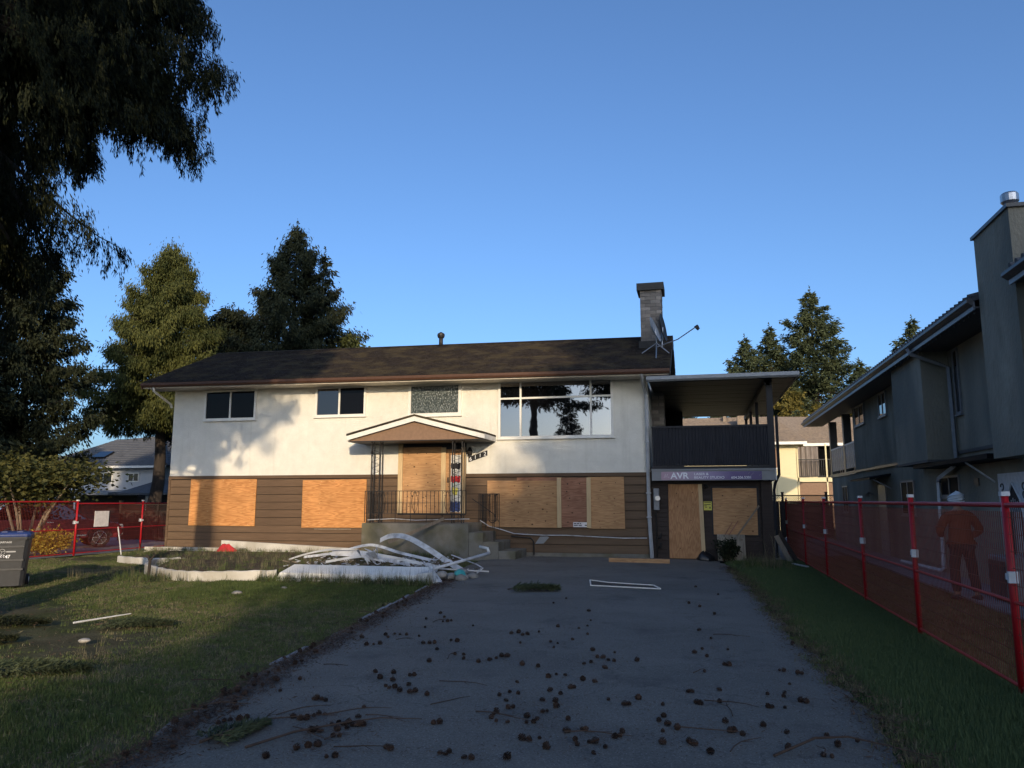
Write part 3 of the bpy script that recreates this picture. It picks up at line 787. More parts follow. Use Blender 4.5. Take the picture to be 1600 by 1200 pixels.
for xx in (-10.52, -6.14):
    fb = MB(); fb.box(xx, xx + 0.04, CY + 0.002, HY0 - 0.002, 3.518, 3.66); fb.build("side_fascia", 'white_old', canopy)
def iron_post(x0, x1, parent=house):
    mb = MB(); y = CY + 0.10
    for x in (x0, x1):
        mb.box(x - 0.013, x + 0.013, y - 0.013, y + 0.013, 1.03, 3.49)
        mb.box(x - 0.013, x + 0.013, y + 0.2, y + 0.226, 1.03, 3.49)
    n = 11
    for k in range(n):
        z = 1.2 + 2.1 * k / n; cx = (x0 + x1) / 2; hw = (x1 - x0) / 2 - 0.02
        pts = [(cx + hw * math.sin(t * 2 * math.pi) , y, z + 0.19 * t) for t in np.linspace(0, 1, 9)]
        mb.tube(pts, 0.006, 5)
    mb.build("iron_post", 'iron', parent)
iron_post(-9.74, -9.47); iron_post(-7.13, -6.83)
def railing(p, q, zb, zt, n, scroll=True):
    mb = MB(); p, q = Vector(p), Vector(q)
    A = lambda t, z: Vector((p.x + (q.x - p.x) * t, p.y + (q.y - p.y) * t, z + p.z + (q.z - p.z) * t))
    mb.bar(A(0, zt), A(1, zt), 0.03, 0.02); mb.bar(A(0, zb), A(1, zb), 0.025, 0.015)
    for k in range(n + 1):
        t = k / n; mb.bar(A(t, zb - (0.26 if k % 4 == 0 else 0)), A(t, zt), 0.013, 0.013)
    if scroll:
        for c in np.linspace(0.18, 0.82, 3):
            for sgn in (-1, 1):
                mb.tube([A(c + sgn * 0.030 * math.sin(u * math.pi), zb + (zt - zb) * u) for u in np.linspace(0, 1, 12)], 0.007, 5)
                mb.tube([A(c + sgn * (0.028 + 0.016 * math.cos(u)), zt - 0.08 + 0.055 * math.sin(u)) for u in np.linspace(0, 5.2, 12)], 0.006, 5)
    mb.build("railing", 'iron', house)
railing((-9.80, 21.78, 1.0), (-6.60, 21.78, 1.0), 0.32, 0.98, 26)
railing((-9.80, 21.80, 1.0), (-9.80, 23.15, 1.0), 0.32, 0.98, 12, False)
railing((-6.60, 23.12, 1.0), (-5.95, 23.12, 1.0), 0.1, 0.90, 12)
mb = MB(); mb.tube([(-6.45, 21.85, 1.75), (-5.75, 21.85, 1.28)] + [(-5.83 + 0.11 * math.sin(t), 21.85, 1.17 + 0.11 * math.cos(t)) for t in np.linspace(0.4, 5.0, 14)], 0.011, 6)
mb.tube([(-5.78, 21.85, 1.30), (-5.78, 21.85, 0.3)], 0.013, 6); mb.build("handrail", 'iron', house)
mb = MB(); mb.tube([(-10.22, HY0 - 0.1, 3.18), (-10.22, HY0 - 0.1, 3.30)], [0.05, 0.03], 8); mb.build("porch_light", 'iron', house)
mb = MB(); mb.tube([(-6.92, HY0 - 0.1, 3.1), (-6.92, HY0 - 0.12, 3.22), (-6.92, HY0 - 0.12, 3.35)], [0.07, 0.10, 0.03], 8); mb.build("porch_light", 'iron', house)

# painted-over scrawl and its pale patch on the lowest boards
mb = MB(); mb.prism_y([(-4.86, 0.40), (-4.60, 0.41), (-4.42, 0.60), (-4.48, 0.63), (-4.70, 0.62)], HY0 - 0.0345, HY0 - 0.0325); mb.build("paint_patch", 'grey_trim', house)
# vent pipe on the ridge
mb = MB(); mb.tube([(-9.05, 26.45, 7.3), (-9.05, 26.45, 7.68)], 0.075, 10); vp = mb.build("vent_pipe", 'iron', house, smooth=True)
mb = MB(); mb.tube([(-9.05, 26.45, 7.64), (-9.05, 26.45, 7.72), (-9.05, 26.45, 7.80), (-9.05, 26.45, 7.86)], [0.11, 0.14, 0.13, 0.03], 10); mb.build("vent_cap", 'iron', vp)

# chimney of grey bricks
CX0, CX1, CY0, CY1 = -1.66, -0.96, 25.0, 25.85
chim = MB().box(CX0 + 0.012, CX1 - 0.012, CY0 + 0.012, CY1 - 0.012, 0, 8.72).build("chimney", 'mortar', house)
bw, bh = 0.335, 0.118
bf = MB(); bf.box(-bw / 2 + 0.008, bw / 2 - 0.008, -0.012, 0.02, 0.006, bh - 0.006); bme = bf.mesh("brick", 'brick')
hf = MB(); hf.box(-bw / 4 + 0.008, bw / 4 - 0.008, -0.012, 0.02, 0.006, bh - 0.006); hme = hf.mesh("brick", 'brick')
zc = 3.75; row = 0
while zc < 8.55:
    offs = [(CX0 + bw / 2 + 0.006, bme), (CX0 + bw * 1.5 + 0.012, bme)] if row % 2 else [(CX0 + bw / 4 + 0.004, hme), (CX0 + bw + 0.01, bme), (CX1 - bw / 4 - 0.004, hme)]
    for x, mm in offs:
        piece(mm, "brick", chim, (x, CY0 + 0.012 - random.uniform(0, 0.014), zc))
    if zc > 6.6:
        for j in range(2):
            piece(bme, "brick", chim, (CX1 - 0.012 + random.uniform(0, 0.012), CY0 + 0.23 + 0.36 * j + (0.05 if row % 2 else 0), zc), (0, 0, R(90)))
    zc += bh; row += 1
mb = MB(); mb.box(CX0 - 0.09, CX1 + 0.09, CY0 - 0.09, CY1 + 0.09, 8.56, 8.80); mb.build("chimney_cap", 'cap', chim)
mb = MB(); mb.box(CX0 - 0.06, CX1 + 0.06, CY0 - 0.06, CY1 + 0.06, 6.62, 6.85); mb.build("flashing", 'cap', chim)
# ---- garage wing with the roofed balcony (part of the same house)
GY = 23.28
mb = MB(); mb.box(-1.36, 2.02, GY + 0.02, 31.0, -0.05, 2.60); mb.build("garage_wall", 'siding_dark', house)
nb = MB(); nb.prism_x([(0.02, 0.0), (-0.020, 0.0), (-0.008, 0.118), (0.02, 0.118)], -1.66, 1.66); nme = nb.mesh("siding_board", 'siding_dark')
for k in range(17): piece(nme, "siding_board", house, (0.33, GY + 0.01, 0.03 + 0.132 * k))  # gaps left here too as lap shadow lines
mb = MB(); mb.box(1.74, 2.05, GY - 0.16, GY + 0.2, -0.05, 2.26); mb.build("corner_post", 'siding_dark', house, bevel=0.01)
for x in (1.80, 1.90): 
    mb = MB(); mb.box(x, x + 0.012, GY - 0.172, GY - 0.161, 0, 2.26); mb.build("post_batten", 'siding_dark', house)
mb = MB(); mb.box(-1.30, 2.13, GY - 0.36, GY - 0.30, 2.27, 2.545); mb.build("sign_fascia", 'grey_trim', house)
mb = MB(); mb.box(-1.31, 2.14, GY - 0.375, GY - 0.295, 2.55, 2.605); mb.build("fascia_cap", 'grey_trim', house)
mb = MB(); mb.box(2.14, 2.17, GY - 0.37, 31.0, 2.27, 2.605); mb.build("sign_fascia", 'white', house)
mb = MB(); mb.box(-1.30, 2.13, GY - 0.295, 33.0, 2.612, 2.68); mb.build("balcony_floor", 'soffit_dark', house)
# corrugated cladding of the balcony front: folded sheet, joined (ribs a few pixels wide)
prof = []; x = -1.27; k = 0
pts = []
while x < 2.02:
    pts.append((x, -0.012 if k % 4 in (1, 2) else 0.012)); x += 0.0235 if k % 2 else 0.024; k += 1
mb = MB()
for (xa, ya), (xb, yb2) in zip(pts, pts[1:]):
    mb.add([(xa, GY - 0.27 + ya, 2.72), (xb, GY - 0.27 + yb2, 2.72), (xb, GY - 0.27 + yb2, 3.80), (xa, GY - 0.27 + ya, 3.80)], [(0, 1, 2, 3)])
c = mb.build("balcony_cladding", 'navy_clad', house); c['kind'] = 'stuff'
mb = MB(); mb.box(-1.27, 2.02, GY - 0.255, GY - 0.22, 2.69, 3.80); mb.build("balcony_wall", 'black', house)
mb = MB(); mb.box(-1.28, 2.04, GY - 0.31, GY - 0.19, 3.80, 3.86); mb.build("handrail", 'black', house)
mb = MB(); mb.box(2.02, 2.06, GY - 0.2, 33.0, 2.69, 3.80); mb.build("balcony_wall", 'black', house)
for (x, y, w) in ((2.00, GY - 0.30, 0.17), (1.97, 27.0, 0.10), (1.97, 30.0, 0.10), (1.97, 32.8, 0.10)):
    mb = MB(); mb.box(x, x + w, y, y + w, 2.69 if y > 25 else 2.61, 5.12); mb.build("balcony_post", 'black', house)
mb = MB(); mb.box(1.95, 2.10, GY - 0.3, 33.1, 4.98, 5.13); mb.build("beam", 'soffit_dark', house)
mb = MB(); mb.prism_x([(22.50, 5.14), (33.3, 5.21), (33.3, 5.27), (22.50, 5.20)], -1.30, 2.80); dr = mb.build("deck_roof", 'soffit_dark', house)
sb = MB(); sb.box(-2.03, 2.03, -0.16, 0.16, -0.018, 0.0); sme = sb.mesh("soffit_board", 'soffit_dark')
for k in range(30): piece(sme, "soffit_board", dr, (0.75, 22.8 + 0.352 * k, 5.14 + 0.0065 * (0.3 + 0.352 * k) - random.uniform(0.0, 0.01)), (R(0.37), 0, 0))
mb = MB(); mb.prism_x([(22.50, 5.12), (22.44, 5.12), (22.38, 5.17), (22.38, 5.27), (22.50, 5.27)], -1.36, 2.86); mb.build("gutter", 'deck_roof', dr)
mb = MB(); mb.prism_x([(22.5, 5.12), (33.3, 5.19), (33.3, 5.31), (22.5, 5.26)], 2.802, 2.84); mb.build("barge_board", 'grey_trim', dr)
mb = MB(); mb.box(-1.36, -0.50, 31.0, 31.1, 2.69, 5.25); mb.build("storage_wall", 'black', house)
mb = MB(); mb.box(-1.37, -1.30, 26.2, 31.0, 2.69, 5.2); mb.build("end_wall", 'soffit_dark', house)
# downpipe at the balcony corner
mb = MB(); mb.tube([(2.24, GY - 0.3, 4.1), (2.24, GY - 0.3, 2.42), (2.14, GY - 0.18, 2.2), (2.10, GY - 0.12, 2.0), (2.10, GY - 0.12, 0.1)], 0.045, 6); mb.build("downpipe", 'black', house)
# boarded side door and window
board(-0.86, 0.04, 0.04, 2.17, 'ply_door', y=GY, rot=0.5, label="tall plywood sheet over the side door")
board(0.02, 0.13, 0.05, 2.17, 'lumber', y=GY, off=0.045, t=0.035, name="batten", rot=-1.0)
board(0.40, 1.62, 0.73, 2.05, 'ply_tan', y=GY, rot=0.5, label="plywood sheet over the side window")
nails(0.46, 1.58, .8, 2.0, 3, 4, .052, y=GY); nails(-.78, -.02, .15, 2.1, 2, 5, .052, y=GY, r=.012)
mb = MB(); mb.box(0.36, 1.68, GY - 0.026, GY - 0.01, 0.68, 2.10); mb.build("window_trim", 'black', house)
# electricity meter
mt = MB().bbox(-1.28, -1.12, GY - 0.14, GY, 1.42, 2.05, 0.012).build("meter_box", 'grey_metal', house)
mb = MB(); mb.tube([(-1.16, GY - 0.14, 1.76), (-1.16, GY - 0.26, 1.76)], 0.075, 12); mb.build("meter", 'steel', mt)
mb = MB(); mb.tube([(-1.22, GY - 0.06, 1.42), (-1.22, GY - 0.06, 0.05)], 0.022, 6); mb.build("conduit", 'iron', house)
for z in (0.35, 0.62): 
    mb = MB(); mb.tube([(-1.16, GY - 0.05, z), (-1.10, GY - 0.16, z), (-1.10, GY - 0.16, z + 0.14)], 0.03, 7); mb.build("gas_valve", 'iron', house)
mb = MB(); mb.tube([(0.22, GY - 0.02, 2.13), (0.22, GY - 0.12, 2.15), (0.26, GY - 0.14, 2.08)], [0.02, 0.03, 0.05], 7); mb.tube([(0.22, GY - 0.1, 2.15), (0.15, GY - 0.14, 2.1)], [0.03, 0.05], 7); mb.build("wall_light", 'iron', house)
# outdoor tap pipe beside the steps
mb = MB(); mb.tube([(-5.6, HY0 - 0.06, 0.62), (-4.98, HY0 - 0.06, 0.57), (-4.90, HY0 - 0.08, 0.48), (-4.88, HY0 - 0.08, 0.08)], 0.02, 6); mb.build("pipe", 'iron', house)

# ------------------------------------------------------------------ signs and wires on the house
sg = thing("shop_sign", "purple banner sign for a laser and beauty studio under the balcony", "sign", (-1.03, GY - 0.362, 2.285))
mb = MB(); mb.box(-1.03, 1.77, GY - 0.370, GY - 0.362, 2.285, 2.525); mb.build("panel", 'banner', sg)
sy = GY - 0.374
text("AVR", 0.245, (-0.76, sy, 2.325), 'text_white', sg, bold=0.006, xs=1.10)
text("LASER &", 0.098, (-0.10, sy, 2.42), 'text_white', sg, bold=0.001, xs=1.15)
text("BEAUTY STUDIO", 0.098, (-0.10, sy, 2.318), 'text_white', sg, bold=0.001, xs=1.15)
text("604.206.5301", 0.098, (0.93, sy, 2.314), 'text_white', sg, bold=0.001, xs=1.05)
mb = MB()
for k, (xa, za, xb, zb) in enumerate(((-0.95, 2.35, -0.91, 2.46), (-0.91, 2.46, -0.90, 2.36), (-0.90, 2.36, -0.85, 2.46), (-0.85, 2.46, -0.84, 2.36), (-0.84, 2.36, -0.80, 2.36))):
    mb.bar((xa, sy, za), (xb, sy, zb), 0.004, 0.014, up=(0, 1, 0))
mb.build("monogram", 'text_white', sg)
mb = MB()
for (x, z, d) in ((1.42, 2.47, 0.03), (1.50, 2.43, 0.035), (1.53, 2.46, 0.025), (1.72, 2.42, 0.02)):
    mb.bar((x - d, sy, z - d), (x + d, sy, z + d), 0.003, 0.022, up=(0, 1, 0))
mb.build("leaf_motif", 'text_grey', sg)

hn = thing("house_number", "four black house number plates reading 6112 stepping up beside the front door", "house number", (-7.0, HY0 - 0.006, 2.9))
for k, d in enumerate("6112"):
    x, z = -6.99 + 0.155 * k, 2.885 + 0.052 * k
    mb = MB(); mb.prism_y([(x, z), (x + 0.15, z + 0.048), (x + 0.15, z + 0.215), (x, z + 0.167)], HY0 - 0.018, HY0 - 0.004); pl = mb.build("plate", 'ink', hn)
    text(d, 0.17, (x + 0.03, HY0 - 0.021, z + 0.048), 'text_white', hn, name="digit", bold=0.001)

nt_ = thing("notice", "small yellow and white warning notice between the boarded side door and window", "sign", (0.16, GY - 0.03, 1.42))
mb = MB(); mb.box(0.14, 0.37, GY - 0.048, GY - 0.040, 1.42, 1.67); mb.build("sheet", 'yellow_sign', nt_)
mb = MB()
for z, xa, xb in ((1.645, .16, .35), (1.585, .155, .34), (1.545, .16, .23), (1.505, .18, .24)): mb.box(xa, xb, GY - 0.052, GY - 0.0485, z - 0.009, z + 0.009)
mb.prism_y([(.29, 1.47), (.345, 1.47), (.3175, 1.53)], GY - 0.052, GY - 0.0485); mb.build("print", 'ink', nt_)
st = thing("notice_sticker", "small white printed notice stuck low on the reddish plywood", "sign", (-3.66, HY0 - 0.07, 0.92))
mb = MB(); mb.box(-3.68, -3.22, HY0 - 0.072, HY0 - 0.068, 0.91, 1.055); mb.build("sheet", 'paper', st)
mb = MB()
for z, xs_ in ((1.015, ((-3.66, -3.58), (-3.565, -3.50), (-3.48, -3.44))), (0.965, ((-3.66, -3.54), (-3.52, -3.42), (-3.33, -3.24)))):
    for xa, xb in xs_: mb.box(xa, xb, HY0 - 0.075, HY0 - 0.0725, z - 0.013, z + 0.013)
mb.build("print", 'ink', st)

mb = MB(); P_ = [(-6.5, 22.9, 0.98 + .12), (-6.3, HY0 - 0.06, 0.92), (-5.9, HY0 - 0.06, 0.82), (-5.5, HY0 - 0.07, 0.70), (-5.1, HY0 - 0.06, 0.68), (-4.6, HY0 - 0.06, 0.66), (-3.9, HY0 - 0.06, 0.665), (-3.0, HY0 - 0.06, 0.63), (-2.2, HY0 - 0.06, 0.60), (-1.5, HY0 - 0.07, 0.61)]
mb.tube(P_, 0.013, 5); tag(mb.build("loose_cable", 'vinyl', base=(-4, HY0, 0.6)), "loose white cable strung along the brown boards under the plywood", "cable")
mb = MB(); mb.tube([(-9.75, 21.9, 1.12), (-8.9, 21.85, 1.16), (-8.2, 21.86, 1.12), (-7.2, 21.9, 1.15), (-6.6, 22.1, 1.16)], 0.010, 5); tag(mb.build("porch_cable", 'vinyl', base=(-8, 21.9, 1.1)), "pale cable lying across the porch behind the railing", "cable")

# satellite dishes at the chimney
def dish(name, label, c, r, aim, m, arm=None, tripod=None):
    t = thing(name, label, "satellite dish", (c[0], c[1], c[2] - 0.4))
    mb = MB(); A = Vector(aim).normalized(); u = A.cross(Vector((0, 0, 1))).normalized(); w = u.cross(A)
    rings = []
    for i in range(6):
        q = i / 5
        rings.append([Vector(c) + (u * math.cos(a) * 0.9 + w * math.sin(a)) * r * max(q, 0.03) + A * (0.10 * r * 2 * (q * q - 1)) for a in np.linspace(0, 2 * math.pi, 20, endpoint=False)])
    mb.loft(rings, cap=False)
    back = [[p - A * 0.012 for p in rg] for rg in rings]
    mb.loft(back[::-1], cap=False); mb.loft([rings[-1], back[-1]], cap=False)
    mb.build("reflector", m, t, smooth=True)
    if arm:
        mb = MB(); mb.tube(arm, 0.018, 6); mb.build("arm", 'steel', t)
        e = Vector(arm[-1]); mb = MB(); mb.tube([e + Vector((-.03, 0, -.04)), e + Vector((.06, 0, .03))], [0.06, 0.045], 9); mb.tube([e + Vector((.02, 0, -.1)), e + Vector((.08, 0, -.03))], 0.04, 8); mb.build("feed_horn", 'iron', t)
    if tripod:
        mb = MB()
        for q in tripod[1:]: mb.tube([tripod[0], q], 0.016, 6)
        mb.build("mount", 'steel', t)
dish("satellite_dish", "pale satellite dish on a tripod with its long arm reaching right over the roof edge", (-1.12, 23.9, 7.0), 0.42, (1.0, -0.20, 0.35), 'grey_metal',
     arm=[(-1.08, 23.85, 6.42), (-0.45, 23.8, 6.62), (0.12, 23.75, 6.98)], tripod=[(-1.1, 23.9, 6.55), (-1.55, 23.75, 6.22), (-1.1, 23.35, 5.98), (-0.72, 23.8, 6.2), (-1.12, 23.9, 7.0)])
dish("satellite_dish", "larger dark satellite dish seen edge on against the brick chimney", (-0.90, 24.8, 7.25), 0.46, (1.0, -0.16, 0.16), 'iron', tripod=[(-0.93, 24.8, 7.25), (-0.97, 24.8, 6.6), (-1.0, 24.7, 6.9)])

# ------------------------------------------------------------------ red temporary fence panels
def fence_panel(name, label, p, q, group, H=1.66, last=False, clamps=True, sign=False):
    p, q = Vector((*p, 0)), Vector((*q, 0))
    t = thing(name, label, "fence panel", p, group)
    d = (q - p); Ln = d.length; d.normalize(); nrm = Vector((-d.y, d.x, 0))
    def rail(z, r):
        mb = MB(); mb.tube([p + Vector((0, 0, z)), q + Vector((0, 0, z))], r, 8); mb.build("rail", 'red', t)
    rail(H, 0.024); rail(0.80, 0.016); rail(0.07, 0.016)
    for e, on in ((p, True), (q, last)):
        if not on: continue
        mb = MB(); mb.tube([e, e + Vector((0, 0, H + 0.10))], 0.032, 10); po = mb.build("post", 'red', t, smooth=True)
        if clamps:
            mb = MB()
            mb.obox(e + Vector((0, 0, H + 0.10)), d * 0.036, nrm * 0.036, Vector((0, 0, 0.02))); mb.build("post_cap", 'clamp', po)
            mb = MB(); mb.obox(e + Vector((0, 0, 1.02)) - nrm * 0.0, d * 0.045, nrm * 0.038, Vector((0, 0, 0.028)))
            mb.obox(e + Vector((0, 0, 1.02)) - d * 0.06 + nrm * 0.01, d * 0.02, nrm * 0.042, Vector((0, 0, 0.05))); mb.build("clamp", 'clamp', po)
    mb = MB(); n = int(Ln / 0.051)
    for k in range(1, n):
        a = p + d * (Ln * k / n); r = 0.0026
        mb.obox(a + Vector((0, 0, H / 2)), d * r, nrm * r, Vector((0, 0, H / 2 - 0.06)))
    for z in (0.22, 0.37, 0.52, 0.67, 0.95, 1.10, 1.25, 1.40, 1.55):
        mb.obox((p + q) / 2 + Vector((0, 0, z)) + nrm * 0.006, d * Ln / 2, nrm * 0.0025, Vector((0, 0, 0.0025)))
    w = mb.build("wire_mesh", 'red_wire', t); w['kind'] = 'stuff'
    return t
FX = 2.72
ry = [4.65, 7.95, 11.2, 14.5, 18.5, 22.0, 26.2]
rl = ["red mesh fence panel nearest the camera, cut by the right frame edge", "red mesh fence panel in front of the person in the orange jacket", "red mesh fence panel over the grey downpipe's foot", "red mesh fence panel in front of the grey house's narrow side door",
      "red mesh fence panel at the grey house's far corner", "farthest red mesh fence panel, beside the dark corner post of the garage"]
for i in range(6):
    fence_panel("fence_panel", rl[i], (FX, ry[i]), (FX, ry[i + 1]), "red fence panels along the right boundary", last=(i == 5))
ly = [11.75, 14.7, 17.65, 20.6, 23.55, 26.5]
ll = ["red mesh fence panel behind the wheelie bin", "red mesh fence panel left of the yellow bush", "red mesh fence panel in front of the yellow bush", "red mesh fence panel carrying the white paper, in front of the parked car", "shaded red mesh fence panel next to the house corner"]
LXF = lambda y: -19.0
for i in range(5):
    fence_panel("fence_panel", ll[i], (LXF(ly[i]), ly[i]), (LXF(ly[i + 1]), ly[i + 1]), "red fence panels along the left boundary", last=(i == 4), H=1.66 if i < 3 else 1.60)
tag(MB().box(-18.965, -18.955, 21.30, 21.92, 0.86, 1.36).build("paper_notice", 'paper', base=(-18.96, 21.6, 0.86)), "blank white paper tied to the red fence in front of the car", "sign")

# rear wooden fences: boards one by one, lattice joined
def wood_fence(name, label, x0, x1, y, H, m, lat=True):
    t = thing(name, label, "fence", ((x0 + x1) / 2, y, 0))
    b = MB(); b.box(-0.068, 0.068, -0.012, 0.012, 0.03, H - (0.30 if lat else 0)); me = b.mesh("board", m)
    n = int((x1 - x0) / 0.145)
    for k in range(n): piece(me, "board", t, (x0 + 0.0725 + 0.145 * k, y + random.uniform(-.006, .006), random.uniform(-.02, .01)))
    mb = MB(); mb.box(x0, x1, y - 0.03, y + 0.03, H - 0.05, H); mb.box(x0, x1, y - 0.03, y + 0.03, H - 0.33, H - 0.285); mb.build("rail", m, t)
    for x in np.arange(x0, x1 + 0.1, 1.9):
        mb = MB(); mb.box(x - 0.05, x + 0.05, y - 0.05, y + 0.05, 0, H + 0.10); po = mb.build("post", m, t)
        mb = MB(); mb.box(x - 0.07, x + 0.07, y - 0.07, y + 0.07, H + 0.10, H + 0.14); mb.build("post_cap", m, po)
    if lat:
        mb = MB()
        for x in np.arange(x0, x1 - 0.24, 0.09):
            mb.bar((x, y, H - 0.285), (x + 0.235, y, H - 0.05), 0.012, 0.022, up=(0, 1, 0)); mb.bar((x + 0.235, y + 0.01, H - 0.285), (x, y + 0.01, H - 0.05), 0.012, 0.022, up=(0, 1, 0))
        lo = mb.build("lattice", m, t); lo['kind'] = 'stuff'
wood_fence("wooden_fence", "dark wooden fence with lattice top in front of the pale yellow house", 1.9, 6.1, 38.0, 1.95, 'siding_dark')
wood_fence("wooden_fence", "dark wooden fence with lattice top left of the boarded house", -24.5, -18.0, 29.0, 1.55, 'siding_dark')
# ------------------------------------------------------------------ grey stucco house on the right
gh = thing("grey_house", "dark grey stucco two storey house on the right behind the red fence", "house", (9.0, 22, 0))
GX, UX = 5.6, 5.6
mb = MB(); mb.box(GX, 9.2, 8.0, 35.4, -0.05, 2.72); mb.build("lower_wall", 'grey_stucco', gh)
mb = MB(); mb.box(UX - 0.02, 9.2, 8.0, 30.1, 2.72, 5.02); mb.build("upper_wall", 'grey_stucco', gh)
mb = MB(); mb.box(5.0, UX - 0.03, 18.85, 21.55, 2.60, 5.10); mb.build("bay", 'grey_stucco', gh)
mb = MB(); mb.box(4.98, 5.58, 18.83, 21.57, 2.54, 2.598); mb.build("bay_trim", 'grey_soffit', gh)
for (ya, yb2) in ((21.6, 35.4), (14.7, 18.8)):
    mb = MB(); mb.box(GX - 0.05, GX - 0.021, ya, yb2, 2.70, 2.77); mb.build("band", 'dark_gutter', gh)
# chimney chase
chm = MB().box(4.9, 5.95, 13.05, 14.62, 2.40, 6.26).build("chimney", 'grey_stucco', gh)
mb = MB(); mb.box(4.86, 6.0, 13.0, 14.67, 6.262, 6.32); mb.build("chimney_cap", 'dark_gutter', chm)
mb = MB(); mb.tube([(5.2, 13.75, 6.32), (5.2, 13.75, 6.62)], 0.085, 14); mb.build("flue", 'steel', chm, smooth=True)
mb = MB(); mb.tube([(5.2, 13.75, 6.56), (5.2, 13.75, 6.60), (5.2, 13.75, 6.72), (5.2, 13.75, 6.75)], [0.10, 0.135, 0.135, 0.11], 16); mb.build("flue_cap", 'steel', chm)
# roof, eaves
EX = 4.80
for (ya, yb2) in ((14.62, 37.3), (6.0, 13.03)):
    mb = MB(); mb.prism_y([(EX, 5.16), (7.3, 5.70), (9.8, 5.10), (9.8, 5.18), (7.3, 5.80), (EX, 5.24)], ya, yb2); rf = mb.build("roof", 'tile', gh)
    tb = MB(); tb.tube([(0, 0, 0), (0.32, 0, 0.075)], 0.06, 7); tme = tb.mesh("roof_tile", 'tile')
    n = int((yb2 - ya) / 0.24)
    for k in range(n): piece(tme, "roof_tile", rf, (EX - 0.03, ya + 0.12 + 0.24 * k, 5.25))
    mb = MB(); mb.prism_y([(EX - 0.10, 5.14), (EX - 0.02, 5.08), (EX - 0.004, 5.08), (EX - 0.004, 5.19), (EX - 0.10, 5.19)], ya, yb2); mb.build("gutter", 'dark_gutter', gh)
    mb = MB(); mb.box(EX, EX + 0.03, ya + .01, yb2 - .01, 5.00, 5.155); mb.build("fascia", 'grey_metal', gh)
    mb = MB(); mb.box(EX + 0.032, GX + (0 if ya > 14 else 0), ya + .01, yb2 - .01, 5.03, 5.06); mb.build("soffit", 'grey_soffit', gh)
# porch at the far end: floor, posts, railing panels
mb = MB(); mb.box(GX - 0.04, 9, 30.1, 35.5, 2.66, 2.78); mb.build("balcony_floor", 'grey_metal', gh)
for y, w in ((35.15, 0.28), (32.0, 0.28)):
    mb = MB(); mb.box(GX - 0.02, GX + 0.26, y, y + w, 2.78, 5.03); mb.build("balcony_post", 'dark_gutter', gh)
for (ya, yb2) in ((32.35, 35.1), (30.12, 31.95)):
    mb = MB(); mb.box(GX - 0.01, GX + 0.01, ya, yb2, 2.90, 3.78); mb.build("railing_panel", 'grey_metal', gh)
    mb = MB(); mb.box(GX - 0.03, GX + 0.03, ya, yb2, 3.78, 3.84); mb.build("railing_cap", 'clamp', gh)
    for q in range(6):
        y = ya + (yb2 - ya) * (q + .5) / 6
        mb = MB(); mb.tube([(GX - 0.015, y + 0.05 * math.sin(t * 9), 2.92 + 0.84 * t) for t in np.linspace(0, 1, 9)], 0.012, 5); mb.build("railing_curl", 'clamp', gh)
for (y) in (30.0,):
    mb = MB(); mb.box(GX + 1.6, 9, 30.1, 30.2, 2.78, 5.0); mb.build("inner_wall", 'dark_gutter', gh)
# windows on a wall facing -X
def win_x(x, y0, y1, z0, z1, mull=True, fm='grey_metal', pane='glass_mid', parent=gh, w=0.05):
    f = MB()
    f.box(x - 0.04, x + 0.01, y0, y1, z0, z0 + w); f.box(x - 0.04, x + 0.01, y0, y1, z1 - w, z1)
    f.box(x - 0.038, x + 0.01, y0, y0 + w, z0 + w, z1 - w); f.box(x - 0.038, x + 0.01, y1 - w, y1, z0 + w, z1 - w)
    ym = (y0 + y1) / 2
    if mull: f.box(x - 0.036, x + 0.01, ym - w / 2, ym + w / 2, z0 + w, z1 - w)
    f.box(x - 0.07, x + 0.01, y0 - 0.04, y1 + 0.04, z0 - 0.04, z0 - 0.002)
    fo = f.build("window", fm, parent)
    for a, b in (((y0 + w, ym - w / 2), (ym + w / 2, y1 - w)) if mull else ((y0 + w, y1 - w),)):
        p = MB(); p.box(x - 0.02, x - 0.012, a, b, z0 + w, z1 - w); p.build("pane", pane, fo)
win_x(UX - 0.02, 28.0, 29.6, 4.30, 5.0); win_x(UX - 0.02, 24.8, 25.8, 4.24, 4.98); win_x(UX - 0.02, 18.15, 18.5, 3.55, 4.98, False)
win_x(GX, 31.9, 33.0, 1.24, 2.26, pane='glass_matte'); win_x(GX, 22.5, 23.85, 1.30, 2.24, pane='glass_matte'); win_x(GX, 18.8, 20.25, 1.78, 2.26, pane='glass_matte')
# side door under a flat awning
dd = MB().box(GX - 0.03, GX, 25.75, 26.75, 0, 2.18).build("door", 'grey_metal', gh)
mb = MB(); mb.tube([(GX - 0.06, 25.9, 1.05), (GX - 0.09, 25.9, 1.05)], 0.035, 8); mb.build("handle", 'steel', dd)
aw = MB().add([(5.0, 25.0, 2.32), (GX, 25.0, 2.44), (GX, 28.0, 2.44), (5.0, 28.0, 2.32), (5.0, 25.0, 2.38), (GX, 25.0, 2.50), (GX, 28.0, 2.50), (5.0, 28.0, 2.38)], [(0, 3, 2, 1), (4, 5, 6, 7), (0, 1, 5, 4), (1, 2, 6, 5), (2, 3, 7, 6), (3, 0, 4, 7)]).build("awning", 'glass_matte', gh)
mb = MB(); mb.bar((5.1, 25.1, 2.33), (GX, 25.1, 2.05), 0.03, 0.03); mb.build("bracket", 'grey_metal', aw)
mb = MB(); mb.tube([(GX, 27.6, 1.9), (GX - 0.15, 27.6, 1.95), (GX - 0.2, 27.5, 1.85)], [0.03, 0.03, 0.07], 8); mb.build("wall_lamp", 'grey_metal', gh)
aw = MB().box(5.02, GX, 15.3, 20.2, 2.44, 2.53).build("awning", 'glass_matte', gh)
